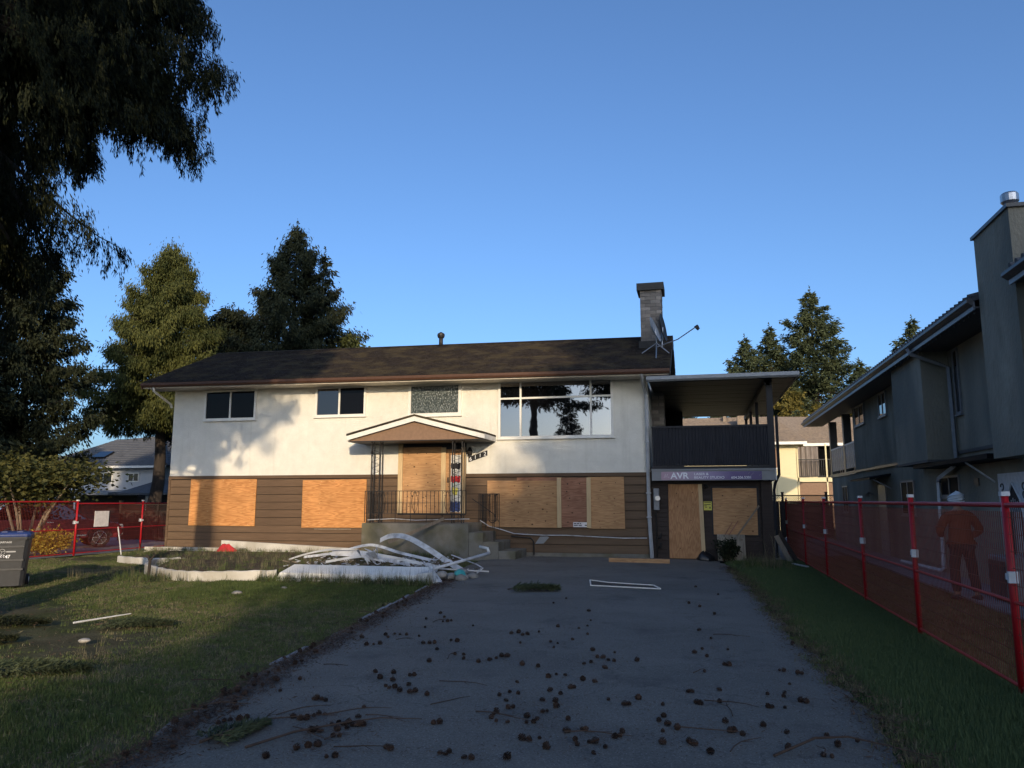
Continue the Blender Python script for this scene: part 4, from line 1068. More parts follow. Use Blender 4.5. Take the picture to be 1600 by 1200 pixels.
mb = MB(); mb.bar((5.1, 16.75, 2.44), (GX, 16.75, 2.05), 0.03, 0.03); mb.build("bracket", 'clamp', aw)
# pale ornamental security door with a pointed arch
dd = MB().box(GX - 0.04, GX, 15.1, 16.5, 0.02, 2.20).build("security_door", 'clamp', gh)
arch = [(15.28 + 1.04 * t, 0) for t in (0, 1)]
ap = [(15.40, 0.55), (15.80, 0.30), (16.20, 0.55), (16.24, 1.35), (16.10, 1.72), (15.80, 2.02), (15.50, 1.72), (15.36, 1.35)]
mb = MB(); mb.add([(GX - 0.046, y, z) for y, z in ap], [tuple(range(8))]); mb.build("door_glass", 'black', dd)
mb = MB(); mb.tube([(GX - 0.055, y, z) for y, z in ap + ap[:1]], 0.018, 6)
for y in np.arange(15.45, 16.2, 0.09): mb.tube([(GX - 0.055, y, 0.6), (GX - 0.055, y, 1.75 - abs(y - 15.8) * 0.4)], 0.006, 5)
mb.build("grille", 'clamp', dd)
mb = MB()
for s_ in (-1, 1):
    for z in (1.95, 1.80):
        mb.tube([(GX - 0.045, 15.8 + s_ * (0.50 + 0.07 * math.cos(u)), z + 0.06 * math.sin(u)) for u in np.linspace(0, 5, 10)], 0.014, 5)
mb.build("scrollwork", 'dark_gutter', dd)
# downpipe: from the gutter to the bay's side, down, and out along the ground
mb = MB(); mb.tube([(4.74, 18.75, 5.10), (4.76, 18.7, 4.98), (5.30, 18.62, 4.72), (5.50, 18.6, 4.62), (5.50, 18.6, 2.62)], 0.05, 4); mb.build("downpipe", 'grey_metal', gh)
mb = MB(); mb.tube([(5.44, 18.6, 2.44), (5.40, 19.6, 2.22), (5.52, 20.1, 2.12), (5.52, 20.2, 0.14), (5.45, 20.25, 0.08), (5.3, 23.2, 0.07)], 0.048, 4); mb.build("downpipe", 'clamp', gh)
mb = MB(); mb.box(GX - 0.03, GX, 17.6, 17.85, 2.0, 2.15); mb.build("vent", 'dark_gutter', gh)
# string of bulbs under the eave
mb = MB()
for k in range(26):
    y = 14.8 + 0.28 * k; mb.tube([(4.87, y, 5.02), (4.87, y + 0.02, 4.965)], [0.012, 0.02], 5)
fl = mb.build("fairy_lights", 'dark_gutter', gh); fl['kind'] = 'stuff'
ac = thing("air_conditioner", "grey slatted outdoor unit standing by the grey house's wall behind the person", "air conditioner", (5.15, 14.75, 0.03))
MB().bbox(4.85, 5.45, 14.3, 15.2, 0.06, 0.78, 0.02).build("case", 'grey_metal', ac)
mb = MB()
for k in range(14): mb.box(4.838, 4.848, 14.4 + 0.055 * k, 14.425 + 0.055 * k, 0.14, 0.70)
mb.build("grille", 'dark_gutter', ac)
for y in (14.4, 15.05): MB().box(4.9, 5.4, y, y + 0.06, 0.03, 0.06).build("foot", 'dark_gutter', ac)

# ------------------------------------------------------------------ pale yellow house beyond (sunlit)
th = thing("yellow_house", "sunlit pale yellow house with brown shingle roof and balcony in the back right", "house", (4, 51, 0))
mb = MB(); mb.box(-4, 5.5, 47.0, 56, 0, 5.0); mb.build("wall", 'tan_wall', th)
mb = MB(); mb.box(5.51, 13.5, 48.6, 56, 0, 5.0); mb.build("wall", 'tan_wall', th)
sdm = MB(); sdm.prism_x([(0.02, 0), (-0.02, 0), (-0.003, 0.21), (0.02, 0.21)], -0.55, 0.55); sme2 = sdm.mesh("siding_board", 'tan_wall')
for k in range(23): piece(sme2, "siding_board", th, (5.0, 46.985, 0.2 + 0.2 * k))
mb = MB(); mb.add([(-5, 46.3, 5.0), (6.1, 46.3, 5.0), (6.1, 48.0, 5.0), (14.2, 48.0, 5.0), (14.2, 56.8, 5.0), (-5, 56.8, 5.0), (-1, 51.5, 7.0), (4.8, 51.5, 7.0), (10, 52, 6.9)],
                  [(0, 1, 7, 6), (1, 2, 7), (2, 3, 8, 7), (3, 4, 8), (4, 5, 6, 7, 8), (5, 0, 6)]); rt = mb.build("roof", 'tile_tan', th)
V = []
for c in range(26):
    y0_ = 46.28 + 5.2 * c / 26; y1_ = 46.28 + 5.2 * (c + 1.1) / 26
    za, zb2 = 5.0 + 2.0 * c / 26, 5.0 + 2.0 * (c + 1.1) / 26
    xa0, xb0 = -5 + 4 * c / 26, 6.1 - 1.3 * c / 26
    x = xa0
    while x < xb0:
        w = random.uniform(.25, .5); xe = min(x + w - .02, xb0); h = random.uniform(.03, .055)
        V += [(x, y0_, za + h), (xe, y0_, za + h), (xe, y1_, zb2 + .012), (x, y1_, zb2 + .012), (x, y0_, za + .005), (xe, y0_, za + .005), (xe, y0_, za + h), (x, y0_, za + h)]; x += w
    if c < 20:
        x = 6.1 - 1.3 * c / 26 + 0.1
        while x < 14:
            w = random.uniform(.25, .5); xe = x + w - .02; h = random.uniform(.03, .055)
            ya, yc = 48.0 + 3.7 * c / 26, 48.0 + 3.7 * (c + 1.1) / 26; ka, kb = 5.0 + 1.96 * c / 26, 5.0 + 1.96 * (c + 1.1) / 26
            V += [(x, ya, ka + h), (xe, ya, ka + h), (xe, yc, kb + .012), (x, yc, kb + .012), (x, ya, ka + .005), (xe, ya, ka + .005), (xe, ya, ka + h), (x, ya, ka + h)]; x += w
o = quads_obj("shingles", np.array(V), len(V) // 4, 'tile_tan', th, BASE[th.name]); o['kind'] = 'stuff'
mb = MB(); mb.box(-5, 6.1, 46.24, 46.30, 4.86, 5.02); mb.box(6.1, 14.2, 47.94, 48.0, 4.86, 5.02); mb.build("gutter", 'white', th)
mb = MB(); mb.box(1.7, 1.9, 50.5, 51.4, 6.2, 7.0); mb.box(2.5, 3.4, 49.0, 49.7, 6.0, 6.9); mb.build("roof_vent", 'tile_tan', th)
f = MB(); f.box(3.55, 4.60, 46.96, 47.0, 3.5, 4.75); fo = f.build("window", 'white', th); p = MB(); p.box(3.62, 4.53, 46.945, 46.958, 3.57, 4.68); p.build("pane", 'soffit', fo)
mb = MB(); mb.box(5.55, 9.5, 47.1, 48.6, 2.75, 3.0); mb.build("balcony_floor", 'tan_wall', th)
mb = MB(); mb.box(5.55, 9.5, 47.15, 48.58, 0.2, 2.7); mb.build("underside", 'soffit', th)
mb = MB(); mb.box(5.60, 9.5, 47.12, 47.17, 4.0, 4.05); mb.box(5.60, 9.5, 47.12, 47.17, 3.05, 3.09)
for x in np.arange(5.6, 9.5, 0.11): mb.box(x, x + 0.02, 47.13, 47.16, 3.09, 4.0)
rl_ = mb.build("railing", 'soffit_dark', th); rl_['kind'] = 'stuff'
mb = MB(); mb.box(5.6, 5.68, 47.1, 47.18, 0, 4.9); mb.box(7.15, 7.23, 47.1, 47.18, 0, 4.9); mb.build("balcony_post", 'tan_wall', th)
rug = MB()
rows = []
for i in range(13):
    x = 5.75 + 1.1 * i / 12; rows.append([(x, 47.6 + 0.05 * math.sin(i * 2.2), 3.05 + 1.75 * j / 4) for j in range(5)])
rug.loft(rows, cap=False, closed=False)
tag(rug.build("hanging_blanket", 'curtain', base=(6.3, 47.6, 3.0)), "brown blanket hung on the sunlit house's balcony", "blanket")
mb = MB(); mb.box(6.9, 9.0, 48.55, 48.6, 3.0, 4.9); mb.build("balcony_window", 'glass_mid', th)

# ------------------------------------------------------------------ blue-grey house on the left
bh_ = thing("blue_grey_house", "pale blue grey house with hipped grey tile roof behind the left fence", "house", (-39, 48, 0))
mb = MB(); mb.box(-44, -34.9, 45.0, 54, 0, 4.0); mb.build("wall", 'blue_wall', bh_)
mb = MB(); mb.add([(-44.6, 44.4, 4.0), (-34.3, 44.4, 4.0), (-34.3, 54.6, 4.0), (-44.6, 54.6, 4.0), (-38.2, 49.0, 6.25), (-42.0, 49.0, 6.0)], [(0, 1, 4, 5), (1, 2, 4), (2, 3, 5, 4), (3, 0, 5)]); mb.build("roof", 'tile', bh_)
V = []
for c in range(15):
    t0, t1 = c / 15, (c + 1.08) / 15
    xa, xb = -44.6 + 2.6 * t0, -34.3 - 3.9 * t0; y0_, y1_ = 44.38 + 4.6 * t0, 44.38 + 4.6 * t1; za, zb2 = 4.0 + 2.2 * t0, 4.0 + 2.2 * t1
    V += [(xa, y0_, za + .07), (xb, y0_, za + .07), (xb, y1_, zb2 + .015), (xa, y1_, zb2 + .015), (xa, y0_, za), (xb, y0_, za), (xb, y0_, za + .07), (xa, y0_, za + .07)]
    ya, yb2 = 44.4 + 4.6 * t0, 54.6 - 5.6 * t0
    x0_, x1_ = -34.28 - 3.9 * t0, -34.28 - 3.9 * t1
    V += [(x0_, ya, za + .07), (x0_, yb2, za + .07), (x1_, yb2, zb2 + .015), (x1_, ya, zb2 + .015), (x0_, ya, za), (x0_, yb2, za), (x0_, yb2, za + .07), (x0_, ya, za + .07)]
o = quads_obj("tile_courses", np.array(V), len(V) // 4, 'tile', bh_, BASE[bh_.name]); o['kind'] = 'stuff'
mb = MB(); mb.tube([(-34.3, 44.4, 4.05), (-38.2, 49.0, 6.32)], 0.14, 7); mb.tube([(-44.6, 44.4, 4.05), (-42.0, 49.0, 6.08)], 0.14, 7); mb.tube([(-42, 49, 6.05), (-38.2, 49, 6.3)], 0.14, 7); mb.build("ridge_tiles", 'tile', bh_)
mb = MB(); mb.box(-44.65, -34.25, 44.32, 44.39, 3.86, 4.0); mb.build("gutter", 'white', bh_)
mb = MB(); mb.obox((-40.6, 45.9, 4.86), (0.55, 0, 0), (0, 0.45, 0.22), (0, -0.03, 0.06)); mb.build("skylight", 'glass_mid', bh_)
for (xa, xb, za, zb2) in ((-40.3, -38.85, 2.85, 3.6), (-37.6, -36.75, 2.95, 3.55)):
    f = MB(); f.box(xa, xb, 44.95, 45.0, za, zb2); fo = f.build("window", 'white', bh_)
    xm = (xa + xb) / 2
    for a, b in ((xa + .06, xm - .03), (xm + .03, xb - .06)):
        p = MB(); p.box(a, b, 44.935, 44.948, za + .06, zb2 - .06); p.build("pane", 'glass_mid', fo)
cp = MB().add([(-43, 41.4, 2.05), (-36.0, 41.4, 2.05), (-36.0, 45.0, 2.25), (-43, 45.0, 2.25), (-43, 41.4, 2.2), (-36.0, 41.4, 2.2), (-36.0, 45.0, 2.4), (-43, 45.0, 2.4)], [(0, 3, 2, 1), (4, 5, 6, 7), (0, 1, 5, 4), (1, 2, 6, 5), (2, 3, 7, 6), (3, 0, 4, 7)]).build("carport_roof", 'grey_metal', bh_)
for x in (-41.5, -38.6): MB().box(x, x + 0.1, 41.5, 41.6, 0, 2.06).build("carport_post", 'white', cp)
MB().box(-43, -36.0, 44.9, 44.99, 0, 2.0).build("carport_back", 'black', bh_)
mb = MB(); mb.add([(-36.0, 42.0, 2.15), (-31.5, 42.0, 2.15), (-33.2, 44.98, 3.05), (-35.2, 44.98, 3.05)], [(0, 1, 2, 3)]); mb.add([(-36.0, 41.98, 2.05), (-31.5, 41.98, 2.05), (-31.5, 41.98, 2.17), (-36.0, 41.98, 2.17)], [(0, 1, 2, 3)]); mb.build("porch_roof", 'tile', bh_)
MB().box(-36.0, -31.6, 44.0, 45.0, 0, 2.14).build("porch_wall", 'black', bh_)
dw = MB().box(-35.3, -34.2, 43.94, 43.99, 0.3, 2.0).build("door", 'white', bh_)
mb = MB(); mb.box(-35.02, -34.98, 44.9, 44.95, 2.4, 3.9); mb.build("downpipe", 'white', bh_)

# house across the street (behind the photographer; the picture window mirrors it)
ah = thing("bungalow", "tan bungalow across the street, mirrored in the picture window", "house", (10, -34, 0))
mb = MB(); mb.box(6.2, 14.5, -38, -30.2, 0, 5.6); mb.build("wall", 'tan_wall', ah)
mb = MB(); mb.prism_x([(-38.6, 5.5), (-29.6, 5.5), (-34.1, 8.9)], 5.7, 15.0); mb.build("roof", 'tile_tan', ah)
for x in (7.4, 10.8):
    f = MB(); f.box(x, x + 1.8, -30.2, -30.14, 1.2, 2.6); fo = f.build("window", 'white', ah); p = MB(); p.box(x + .08, x + 1.72, -30.138, -30.128, 1.28, 2.52); p.build("pane", 'glass_mid', fo)
    f = MB(); f.box(x, x + 1.8, -30.2, -30.14, 3.7, 5.0); fo = f.build("window", 'white', ah); p = MB(); p.box(x + .08, x + 1.72, -30.138, -30.128, 3.78, 4.92); p.build("pane", 'glass_mid', fo)
MB().box(9.5, 10.5, -30.2, -30.13, 0, 2.1).build("door", 'soffit', ah)

# ------------------------------------------------------------------ trees
def kites(P, D, W):
    """P base, D full-length vector, W half-width vector -> quads"""
    V = np.empty((len(P), 4, 3)); V[:, 0] = P; V[:, 1] = P + 0.45 * D + W; V[:, 2] = P + D; V[:, 3] = P + 0.45 * D - W
    return V.reshape(-1, 3)
def unit(a): return a / np.maximum(np.linalg.norm(a, axis=1, keepdims=True), 1e-9)
def conifer(H, z0, Rm, nbr, nodes, leaves, leaf=(0.25, 0.05), droop=0.25, hang=0.6, rise=0.15, up_tip=0.1, power=0.8, seed=0,
            spread=0.45, clump=0.22, lim=None, extra=(), strand=0.0):
    """crown built branch by branch; returns (leaf quads, branch polylines with radii). local coordinates, trunk on the z axis"""
    g = np.random.default_rng(seed)
    Pl, Dl, Wl, br = [], [], [], []
    specs = []
    for i in range(nbr):
        t = (i + g.random()) / nbr
        h = z0 + (t ** 0.9) * (H - z0) * 0.985
        rel = (H - h) / (H - z0)
        Lb = (Rm * rel ** power + 0.06) * g.uniform(0.68, 1.15)
        specs.append((h, 2.39996 * i + g.uniform(-.5, .5), Lb, droop))
    specs += list(extra)
    for (h, az, Lb, dr) in specs:
        if lim: Lb = lim(h, az, Lb)
        if Lb <= 0.05: continue
        out = np.array([math.cos(az), math.sin(az), 0]); lat = np.array([-math.sin(az), math.cos(az), 0])
        bend = g.normal(0, 0.12)
        def path(s):
            s = np.asarray(s)[..., None]
            return out * (s * Lb) + lat * (bend * Lb * s * s) + np.array([0, 0, 1]) * (h + rise * Lb * s - dr * Lb * s ** 2 + up_tip * Lb * s ** 5)
        ss = np.linspace(0, 1, 7)
        br.append((path(ss), np.interp(ss, [0, 1], [0.011 * Lb + 0.010, 0.004])))
        n = max(4, int(nodes * Lb))
        s = 0.12 + 0.88 * g.random(n) ** 0.75
        side = g.choice([-1, 1], n)
        off = g.random(n) * spread * Lb * (1.02 - s) * 0.9 + 0.05 * g.random(n)
        base = path(s) + lat * (side * off)[:, None] - np.array([0, 0, 1]) * (off * (0.25 + dr))[:, None]
        m = leaves
        P = np.repeat(base, m, 0) + g.normal(0, clump * min(1, .30 + Lb / 2.2), (n * m, 3)) * np.array([1, 1, 0.7])
        if strand:       # weeping sprays: leaves follow a hanging line below each node
            sl_ = np.repeat(strand * g.uniform(0.35, 1.25, n) * (0.6 + 0.4 * np.minimum(1, Lb / 3)), m)
            u = g.random(n * m)
            sway = np.repeat(g.normal(0, 0.16, (n, 3)), m, 0)
            P = np.repeat(base, m, 0) + sway * (u * sl_)[:, None] * [1, 1, 0] - np.array([0, 0, 1]) * (u * sl_)[:, None] + g.normal(0, clump, (n * m, 3)) * (1.15 - u)[:, None]
        d = out * g.uniform(0.1, 0.9, (n * m, 1)) + lat * (np.repeat(side, m) * g.uniform(0.0, 0.8, n * m))[:, None] + np.array([0, 0, -1]) * g.uniform(0.3, 1.5, (n * m, 1)) * hang + g.normal(0, 0.3, (n * m, 3))
        d = unit(d); ln = g.uniform(0.55, 1.35, (n * m, 1)) * leaf[0]
        w = unit(np.cross(d, g.normal(0, 1, (n * m, 3)))) * leaf[1] * g.uniform(0.6, 1.3, (n * m, 1))
        Pl.append(P); Dl.append(d * ln); Wl.append(w)
    # leader
    k = 70
    P = np.zeros((k, 3)); q_ = g.random(k); P[:, 2] = H + .4 - q_ * 1.8; d = unit(g.normal(0, 1, (k, 3)) * [.8, .8, .4] + [0, 0, .7]) * (.35 + .9 * q_)[:, None]
    Pl.append(P); Dl.append(d * leaf[0]); Wl.append(unit(np.cross(d, g.normal(0, 1, (k, 3)))) * leaf[1] * .8)
    return kites(np.concatenate(Pl), np.concatenate(Dl), np.concatenate(Wl)), br
def plant_tree(name, label, cat, base, crown, br, H, r0, leafm, bark='bark', group=None, lean=(0, 0), branches=True, trunk_top=0.96):
    t = thing(name, label, cat, base, group)
    mb = MB(); zs = np.linspace(-0.1, H * trunk_top, 12)
    g = np.random.default_rng(int(abs(base[0] * 13 + base[1] * 7)))
    pts = [(lean[0] * z + 0.04 * g.normal() * (i > 0), lean[1] * z + 0.04 * g.normal() * (i > 0), z) for i, z in enumerate(zs)]
    rs = [r0 * (1.35 if i == 0 else (1 - 0.93 * (z / (H * trunk_top)) ** 0.85) * 1.0) + 0.01 for i, z in enumerate(zs)]
    mb.tube(pts, rs, 12)
    mb.build("trunk", bark, t, base=(0, 0, 0), smooth=True)
    if branches and br:
        mb = MB()
        for pl, rr_ in br: mb.tube([tuple(p) for p in pl], list(rr_), 4, cap=False)
        o = mb.build("branches", bark, t, base=(0, 0, 0)); o['kind'] = 'stuff'
    quads_obj("crown", crown, len(crown) // 4, leafm, t)
    return t
# the big cedar that overhangs the frame on the left; its lowest branches reach away from the camera
def sun_shaped(V, br, base, seed=0, soft=0.35):
    """trim a crown to the outline its shadow has on the house front (lit wall below and right of it)"""
    g = np.random.default_rng(seed)
    def keep(C):
        dy = HY0 - C[:, 1]; xw = C[:, 0] - 0.404 * dy; zw = C[:, 2] - 0.249 * dy
        zm = np.interp(xw, [-17.9, -16.9, -15.2, -14.0, -12.4, -11.7], [3.0, 3.0, 3.1, 3.9, 5.3, 9.0])
        zm = zm + soft * np.sin(xw * 3.1 + seed) + 0.5 * soft * np.sin(xw * 7.3 + 1.0) + g.normal(0, 0.12, len(C))
        dap = np.sin(xw * 5.2 + 2.1 * np.sin(zw * 2.7 + seed)) * np.sin(zw * 4.6 + 1.9 * np.sin(xw * 2.9)) + g.normal(0, 0.18, len(C))
        zm = np.where((dap > 0.30) & (zw < 5.5), 9.0, zm)
        return ~((xw > -17.85) & (zw < zm) & (zw > -0.1))
    Q = V.reshape(-1, 4, 3); k = keep(Q.mean(1) + np.array(base))
    nb2 = [b for b in br if keep((b[0][2:].mean(0) + np.array(base))[None])[0] and keep((b[0][-1] + np.array(base))[None])[0]]
    return Q[k].reshape(-1, 3), nb2
TX, TY = -10.42, 8.6
ext = []
g = np.random.default_rng(3)
for k in range(34):   # low hanging boughs on the far left side
    ext.append((g.uniform(5.6, 7.4), R(g.uniform(116, 158)), g.uniform(3.2, 5.6), 0.34))
for k in range(70):   # middle boughs that close the crown left of the gap
    ext.append((g.uniform(7.2, 12.5), R(g.uniform(100, 150)), g.uniform(2.6, 5.4), 0.28))
for k in range(96):   # boughs towards the house, right of the trunk as seen from the drive
    ext.append((g.uniform(8.8, 13.0), R(g.uniform(62, 116)), g.uniform(2.2, 4.9), 0.28))
for k in range(6): ext.append((g.uniform(9.0, 9.8), R(g.uniform(74, 84)), g.uniform(4.9, 5.5), 0.22))
def cedar_lim(h, az, L):
    a = (math.degrees(az) + 180) % 360 - 180
    s_ = math.cos(az) + 0.677 * math.sin(az)
    Lm = 4.25 / s_ if s_ > 0.3 else 9.0        # crown kept clear of the drive side
    return min(L, 3.4 if -75 < a < 60 else L, Lm * (0.86 + 0.14 * math.sin(h * 3.1)))
cr, br = conifer(19, 7.6, 4.9, 90, 19, 46, leaf=(0.105, 0.0095), droop=0.32, hang=2.2, rise=0.12, up_tip=0.10, power=0.75, seed=5, spread=0.42, clump=0.055, extra=ext, strand=0.54, lim=cedar_lim)
cr, br = sun_shaped(cr, br, (TX, TY, 0), 1)
plant_tree("cedar_tree", "huge dark cedar overhanging the left edge with drooping lacy boughs", "tree", (TX, TY, 0), cr, br, 18.5, 0.42, 'cedar')
# left cluster behind the fence
cr, br = conifer(11.6, 2.6, 2.7, 85, 14, 30, leaf=(0.20, 0.033), droop=0.15, hang=1.0, rise=0.25, power=0.42, seed=11, clump=0.19, strand=0.25)
plant_tree("cedar_tree", "dark dense cedar behind the left fence, in front of the blue grey house", "tree", (-25.6, 24.6, 0), cr, br, 11.6, 0.28, 'cedar_dark')
cr2, br2 = conifer(10.5, 1.8, 3.0, 70, 12, 14, leaf=(0.28, 0.05), droop=0.15, hang=0.5, rise=0.25, power=0.45, seed=12, clump=0.22)
plant_tree("cedar_tree", "dark cedar cut by the left edge behind the wheelie bin", "tree", (-26.2, 20.6, 0), cr2, br2, 10.5, 0.28, 'cedar_dark')
for loc in ((-31.5, 22.0, 0), (-34.5, 27.0, 0)):  # out of view, added to put the blue grey house in shade
    plant_tree("cedar_tree", "unseen dark cedar added beyond the left edge to shade the blue grey house", "tree", loc, cr2, [], 10.5, 0.28, 'cedar_dark', group="cedars added for shade beyond the left edge")
# golden lit cedar behind the house corner
cr, br = conifer(15.6, 5.6, 4.5, 140, 14, 34, leaf=(0.20, 0.026), droop=0.24, hang=2.0, rise=0.2, power=0.74, strand=0.42, seed=21, clump=0.2,
                 extra=[(6.3, R(-20), 2.6, .5), (6.6, R(-50), 2.8, .5), (7.0, R(-150), 3.0, .6), (6.8, R(200), 3.1, .6), (6.2, R(10), 2.6, .5)])
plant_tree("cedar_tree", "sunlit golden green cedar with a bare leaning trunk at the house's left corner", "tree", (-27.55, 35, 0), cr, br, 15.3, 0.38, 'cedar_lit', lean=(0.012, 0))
# big dark cedar behind the roof, two tops
cr, br = conifer(18.9, 4.0, 7.6, 150, 10, 28, leaf=(0.25, 0.036), droop=0.15, hang=1.2, rise=0.3, power=0.95, seed=31, clump=0.22, strand=0.32)
plant_tree("cedar_tree", "tall dark pyramidal cedar rising behind the house roof", "tree", (-24.0, 42, 0), cr, br, 18.7, 0.4, 'cedar_dark')
cr, br = conifer(17.0, 7.0, 2.2, 40, 10, 14, leaf=(0.32, 0.05), droop=0.15, hang=0.5, rise=0.3, power=0.8, seed=32, clump=0.22)
plant_tree("cedar_tree", "slim second top leaning against the tall dark cedar's right side", "tree", (-22.2, 42.3, 0), cr, br, 17, 0.2, 'cedar_dark')
cr, br = conifer(13.4, 4.0, 3.8, 85, 11, 18, leaf=(0.34, 0.055), droop=0.15, hang=0.6, rise=0.3, power=0.55, seed=33, clump=0.25)
plant_tree("cedar_tree", "lower dark cedar between the golden cedar and the tall dark one", "tree", (-27.6, 41, 0), cr, br, 13.2, 0.3, 'cedar_dark')
cr, br = conifer(11.6, 5.0, 2.0, 40, 10, 12, leaf=(0.34, 0.05), droop=0.15, hang=0.6, rise=0.3, power=0.5, seed=34, clump=0.25)
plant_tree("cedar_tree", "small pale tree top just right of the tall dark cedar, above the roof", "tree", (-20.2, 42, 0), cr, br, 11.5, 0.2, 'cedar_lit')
# firs on the right
cr, br = conifer(17.9, 4.0, 6.9, 125, 8, 17, leaf=(0.30, 0.055), droop=0.02, hang=0.2, rise=0.10, up_tip=0.16, power=0.92, seed=41, clump=0.17, spread=0.36)
plant_tree("fir_tree", "tallest fir above the pale yellow house", "tree", (9.0, 62, 0), cr, br, 17.7, 0.35, 'fir')
crs, brs = conifer(15.0, 4.0, 4.9, 100, 9, 17, leaf=(0.28, 0.052), droop=0.02, hang=0.2, rise=0.10, up_tip=0.16, power=0.9, seed=42, clump=0.16, spread=0.36)
plant_tree("fir_tree", "shorter fir left of the tallest fir", "tree", (5.8, 61.5, 0), crs, brs, 14.8, 0.28, 'fir')
plant_tree("fir_tree", "lowest fir at the left end of the fir group, over the balcony roof", "tree", (3.9, 61, -0.9), crs, brs, 14.8, 0.28, 'fir')
plant_tree("fir_tree", "pointed fir top peeking over the grey house's eave", "tree", (16.6, 64, 0.6), crs, brs, 14.8, 0.28, 'fir')
plant_tree("fir_tree", "dark fir at the right end of the fir group, partly behind the eave", "tree", (12.6, 64, -2.6), crs, brs, 14.8, 0.28, 'fir')
plant_tree("fir_tree", "small tree tip beside the brick chimney's foot", "tree", (-0.9, 66, -5.0), crs, brs, 14.8, 0.28, 'fir')
crh, brh = conifer(9.6, 0.5, 1.9, 60, 11, 14, leaf=(0.30, 0.055), droop=0.1, hang=0.5, rise=0.3, power=0.4, seed=51, clump=0.22)
for (x, y, dz, lb) in ((6.6, 57.5, 0, "golden cypress behind the yellow house, at the balcony roof's corner"), (8.6, 57.2, -1.2, "golden cypress behind the yellow house, next to the grey house's eave"), (10.6, 58, -0.4, "golden cypress seen between the grey house's porch posts"), (4.8, 58.2, -2.2, "lower golden cypress behind the yellow house's roof")):
    plant_tree("cypress_tree", lb, "tree", (x, y, dz), crh, brh, 9.4, 0.2, 'hedge_gold', group="golden cypresses behind the yellow house")

# trees across the street: they shade the right half of the yard and are mirrored in the window
crA, brA = conifer(27, 3.0, 6.6, 120, 5, 12, leaf=(0.62, 0.13), droop=0.12, hang=0.5, rise=0.1, power=0.55, seed=61, clump=0.35)
crB, brB = conifer(21, 2.0, 5.2, 110, 6, 12, leaf=(0.55, 0.12), droop=0.12, hang=0.5, rise=0.1, power=0.55, seed=62, clump=0.32)
for (x, y, dz, kind) in ((21.2, -30, -2.0, 0), (25.5, -33, 0.0, 0), (28.8, -31, -2.5, 1), (17.6, -31, -5.5, 1)):
    c_, b_2 = (crA, brA) if kind == 0 else (crB, brB)
    plant_tree("fir_tree", "tall dark fir across the street behind the photographer", "tree", (x, y, dz), c_, [], 27 if kind == 0 else 21, 0.4, 'cedar_dark', group="firs across the street", branches=False)
crC, brC = conifer(20, 9.8, 4.6, 80, 8, 16, leaf=(0.40, 0.06), droop=0.3, hang=1.0, rise=0.1, power=0.6, seed=63, clump=0.25)
plant_tree("cedar_tree", "cedar with a thick bare trunk mirrored in the picture window", "tree", (-12.7, -14, 0), crC, brC, 20, 0.55, 'cedar_dark')
crE, brE = conifer(32, 13.0, 5.0, 100, 7, 20, leaf=(0.50, 0.10), droop=0.2, hang=0.9, rise=0.1, power=0.55, seed=65, clump=0.28)
crE, brE = sun_shaped(crE, brE, (-1.1, -14, 0), 4, 0.5)
plant_tree("cedar_tree", "very tall cedar behind the photographer whose shade falls on the house's left end", "tree", (-1.1, -14, 0), crE, brE, 32, 0.34, 'cedar_dark')
crD, brD = conifer(13, 1.5, 3.0, 70, 7, 12, leaf=(0.40, 0.07), droop=0.1, hang=0.4, rise=0.2, power=0.7, seed=64, clump=0.25)
plant_tree("cedar_tree", "pointed conifer mirrored in the middle of the picture window", "tree", (-14.2, -40, 0), crD, brD, 13, 0.3, 'cedar_dark')
plant_tree("cedar_tree", "broad conifer mirrored at the right of the picture window", "tree", (-6.4, -27, 2), crC, brC, 20, 0.5, 'cedar')

# broadleaved shrubs
def leafy(center, rad, n, size, seed, flat=0.8, clumps=22):
    g = np.random.default_rng(seed)
    cc = unit(g.normal(0, 1, (clumps, 3))) * (g.random((clumps, 1)) ** 0.45) * np.array(rad) * 0.78
    idx = g.integers(0, clumps, n)
    P = cc[idx] + g.normal(0, 1, (n, 3)) * np.array(rad) * 0.20
    d = unit(P * [1, 1, .4] + g.normal(0, .8, (n, 3)) * np.array(rad))
    ln = g.uniform(.6, 1.3, (n, 1)) * size
    w = unit(np.cross(d, g.normal(0, 1, (n, 3)))) * size * 0.28 * g.uniform(.7, 1.2, (n, 1))
    return kites(P + np.array(center), d * ln, w)
def shrub(name, label, loc, rad, n, size, m, seed, stems=6, h0=0.0, bark='twig', cat="shrub", r=0.02, clumps=22):
    t = thing(name, label, cat, loc)
    c = (0, 0, h0 + rad[2])
    V = leafy(c, rad, n, size, seed, clumps=clumps)
    V[:, 2] = np.maximum(V[:, 2], 0.02)
    quads_obj("foliage", V, n, m, t)
    g = np.random.default_rng(seed); mb = MB()
    for k in range(stems):
        a = g.uniform(0, 2 * math.pi); q = g.uniform(.3, .8)
        e = Vector((rad[0] * q * math.cos(a), rad[1] * q * math.sin(a), h0 + rad[2] * g.uniform(.8, 1.6)))
        s0 = Vector((0.08 * math.cos(a), 0.08 * math.sin(a), 0)) * (1 + 3 * r)
        mid = s0.lerp(e, 0.5) + Vector((g.normal(0, .08), g.normal(0, .08), 0.1))
        mb.tube([s0, mid, e], [r, r * .75, r * .35], 6)
    mb.build("stems", bark, t, base=(0, 0, 0), smooth=True)
    return t
shrub("leafy_shrub", "broadleaved shrub with pale stems and green gold leaves over the left fence", (-20.6, 20.3, 0), (2.2, 2.6, 0.85), 9000, 0.16, 'shrub', 71, stems=7, h0=1.55, bark='bark_pale', r=0.055, clumps=60)
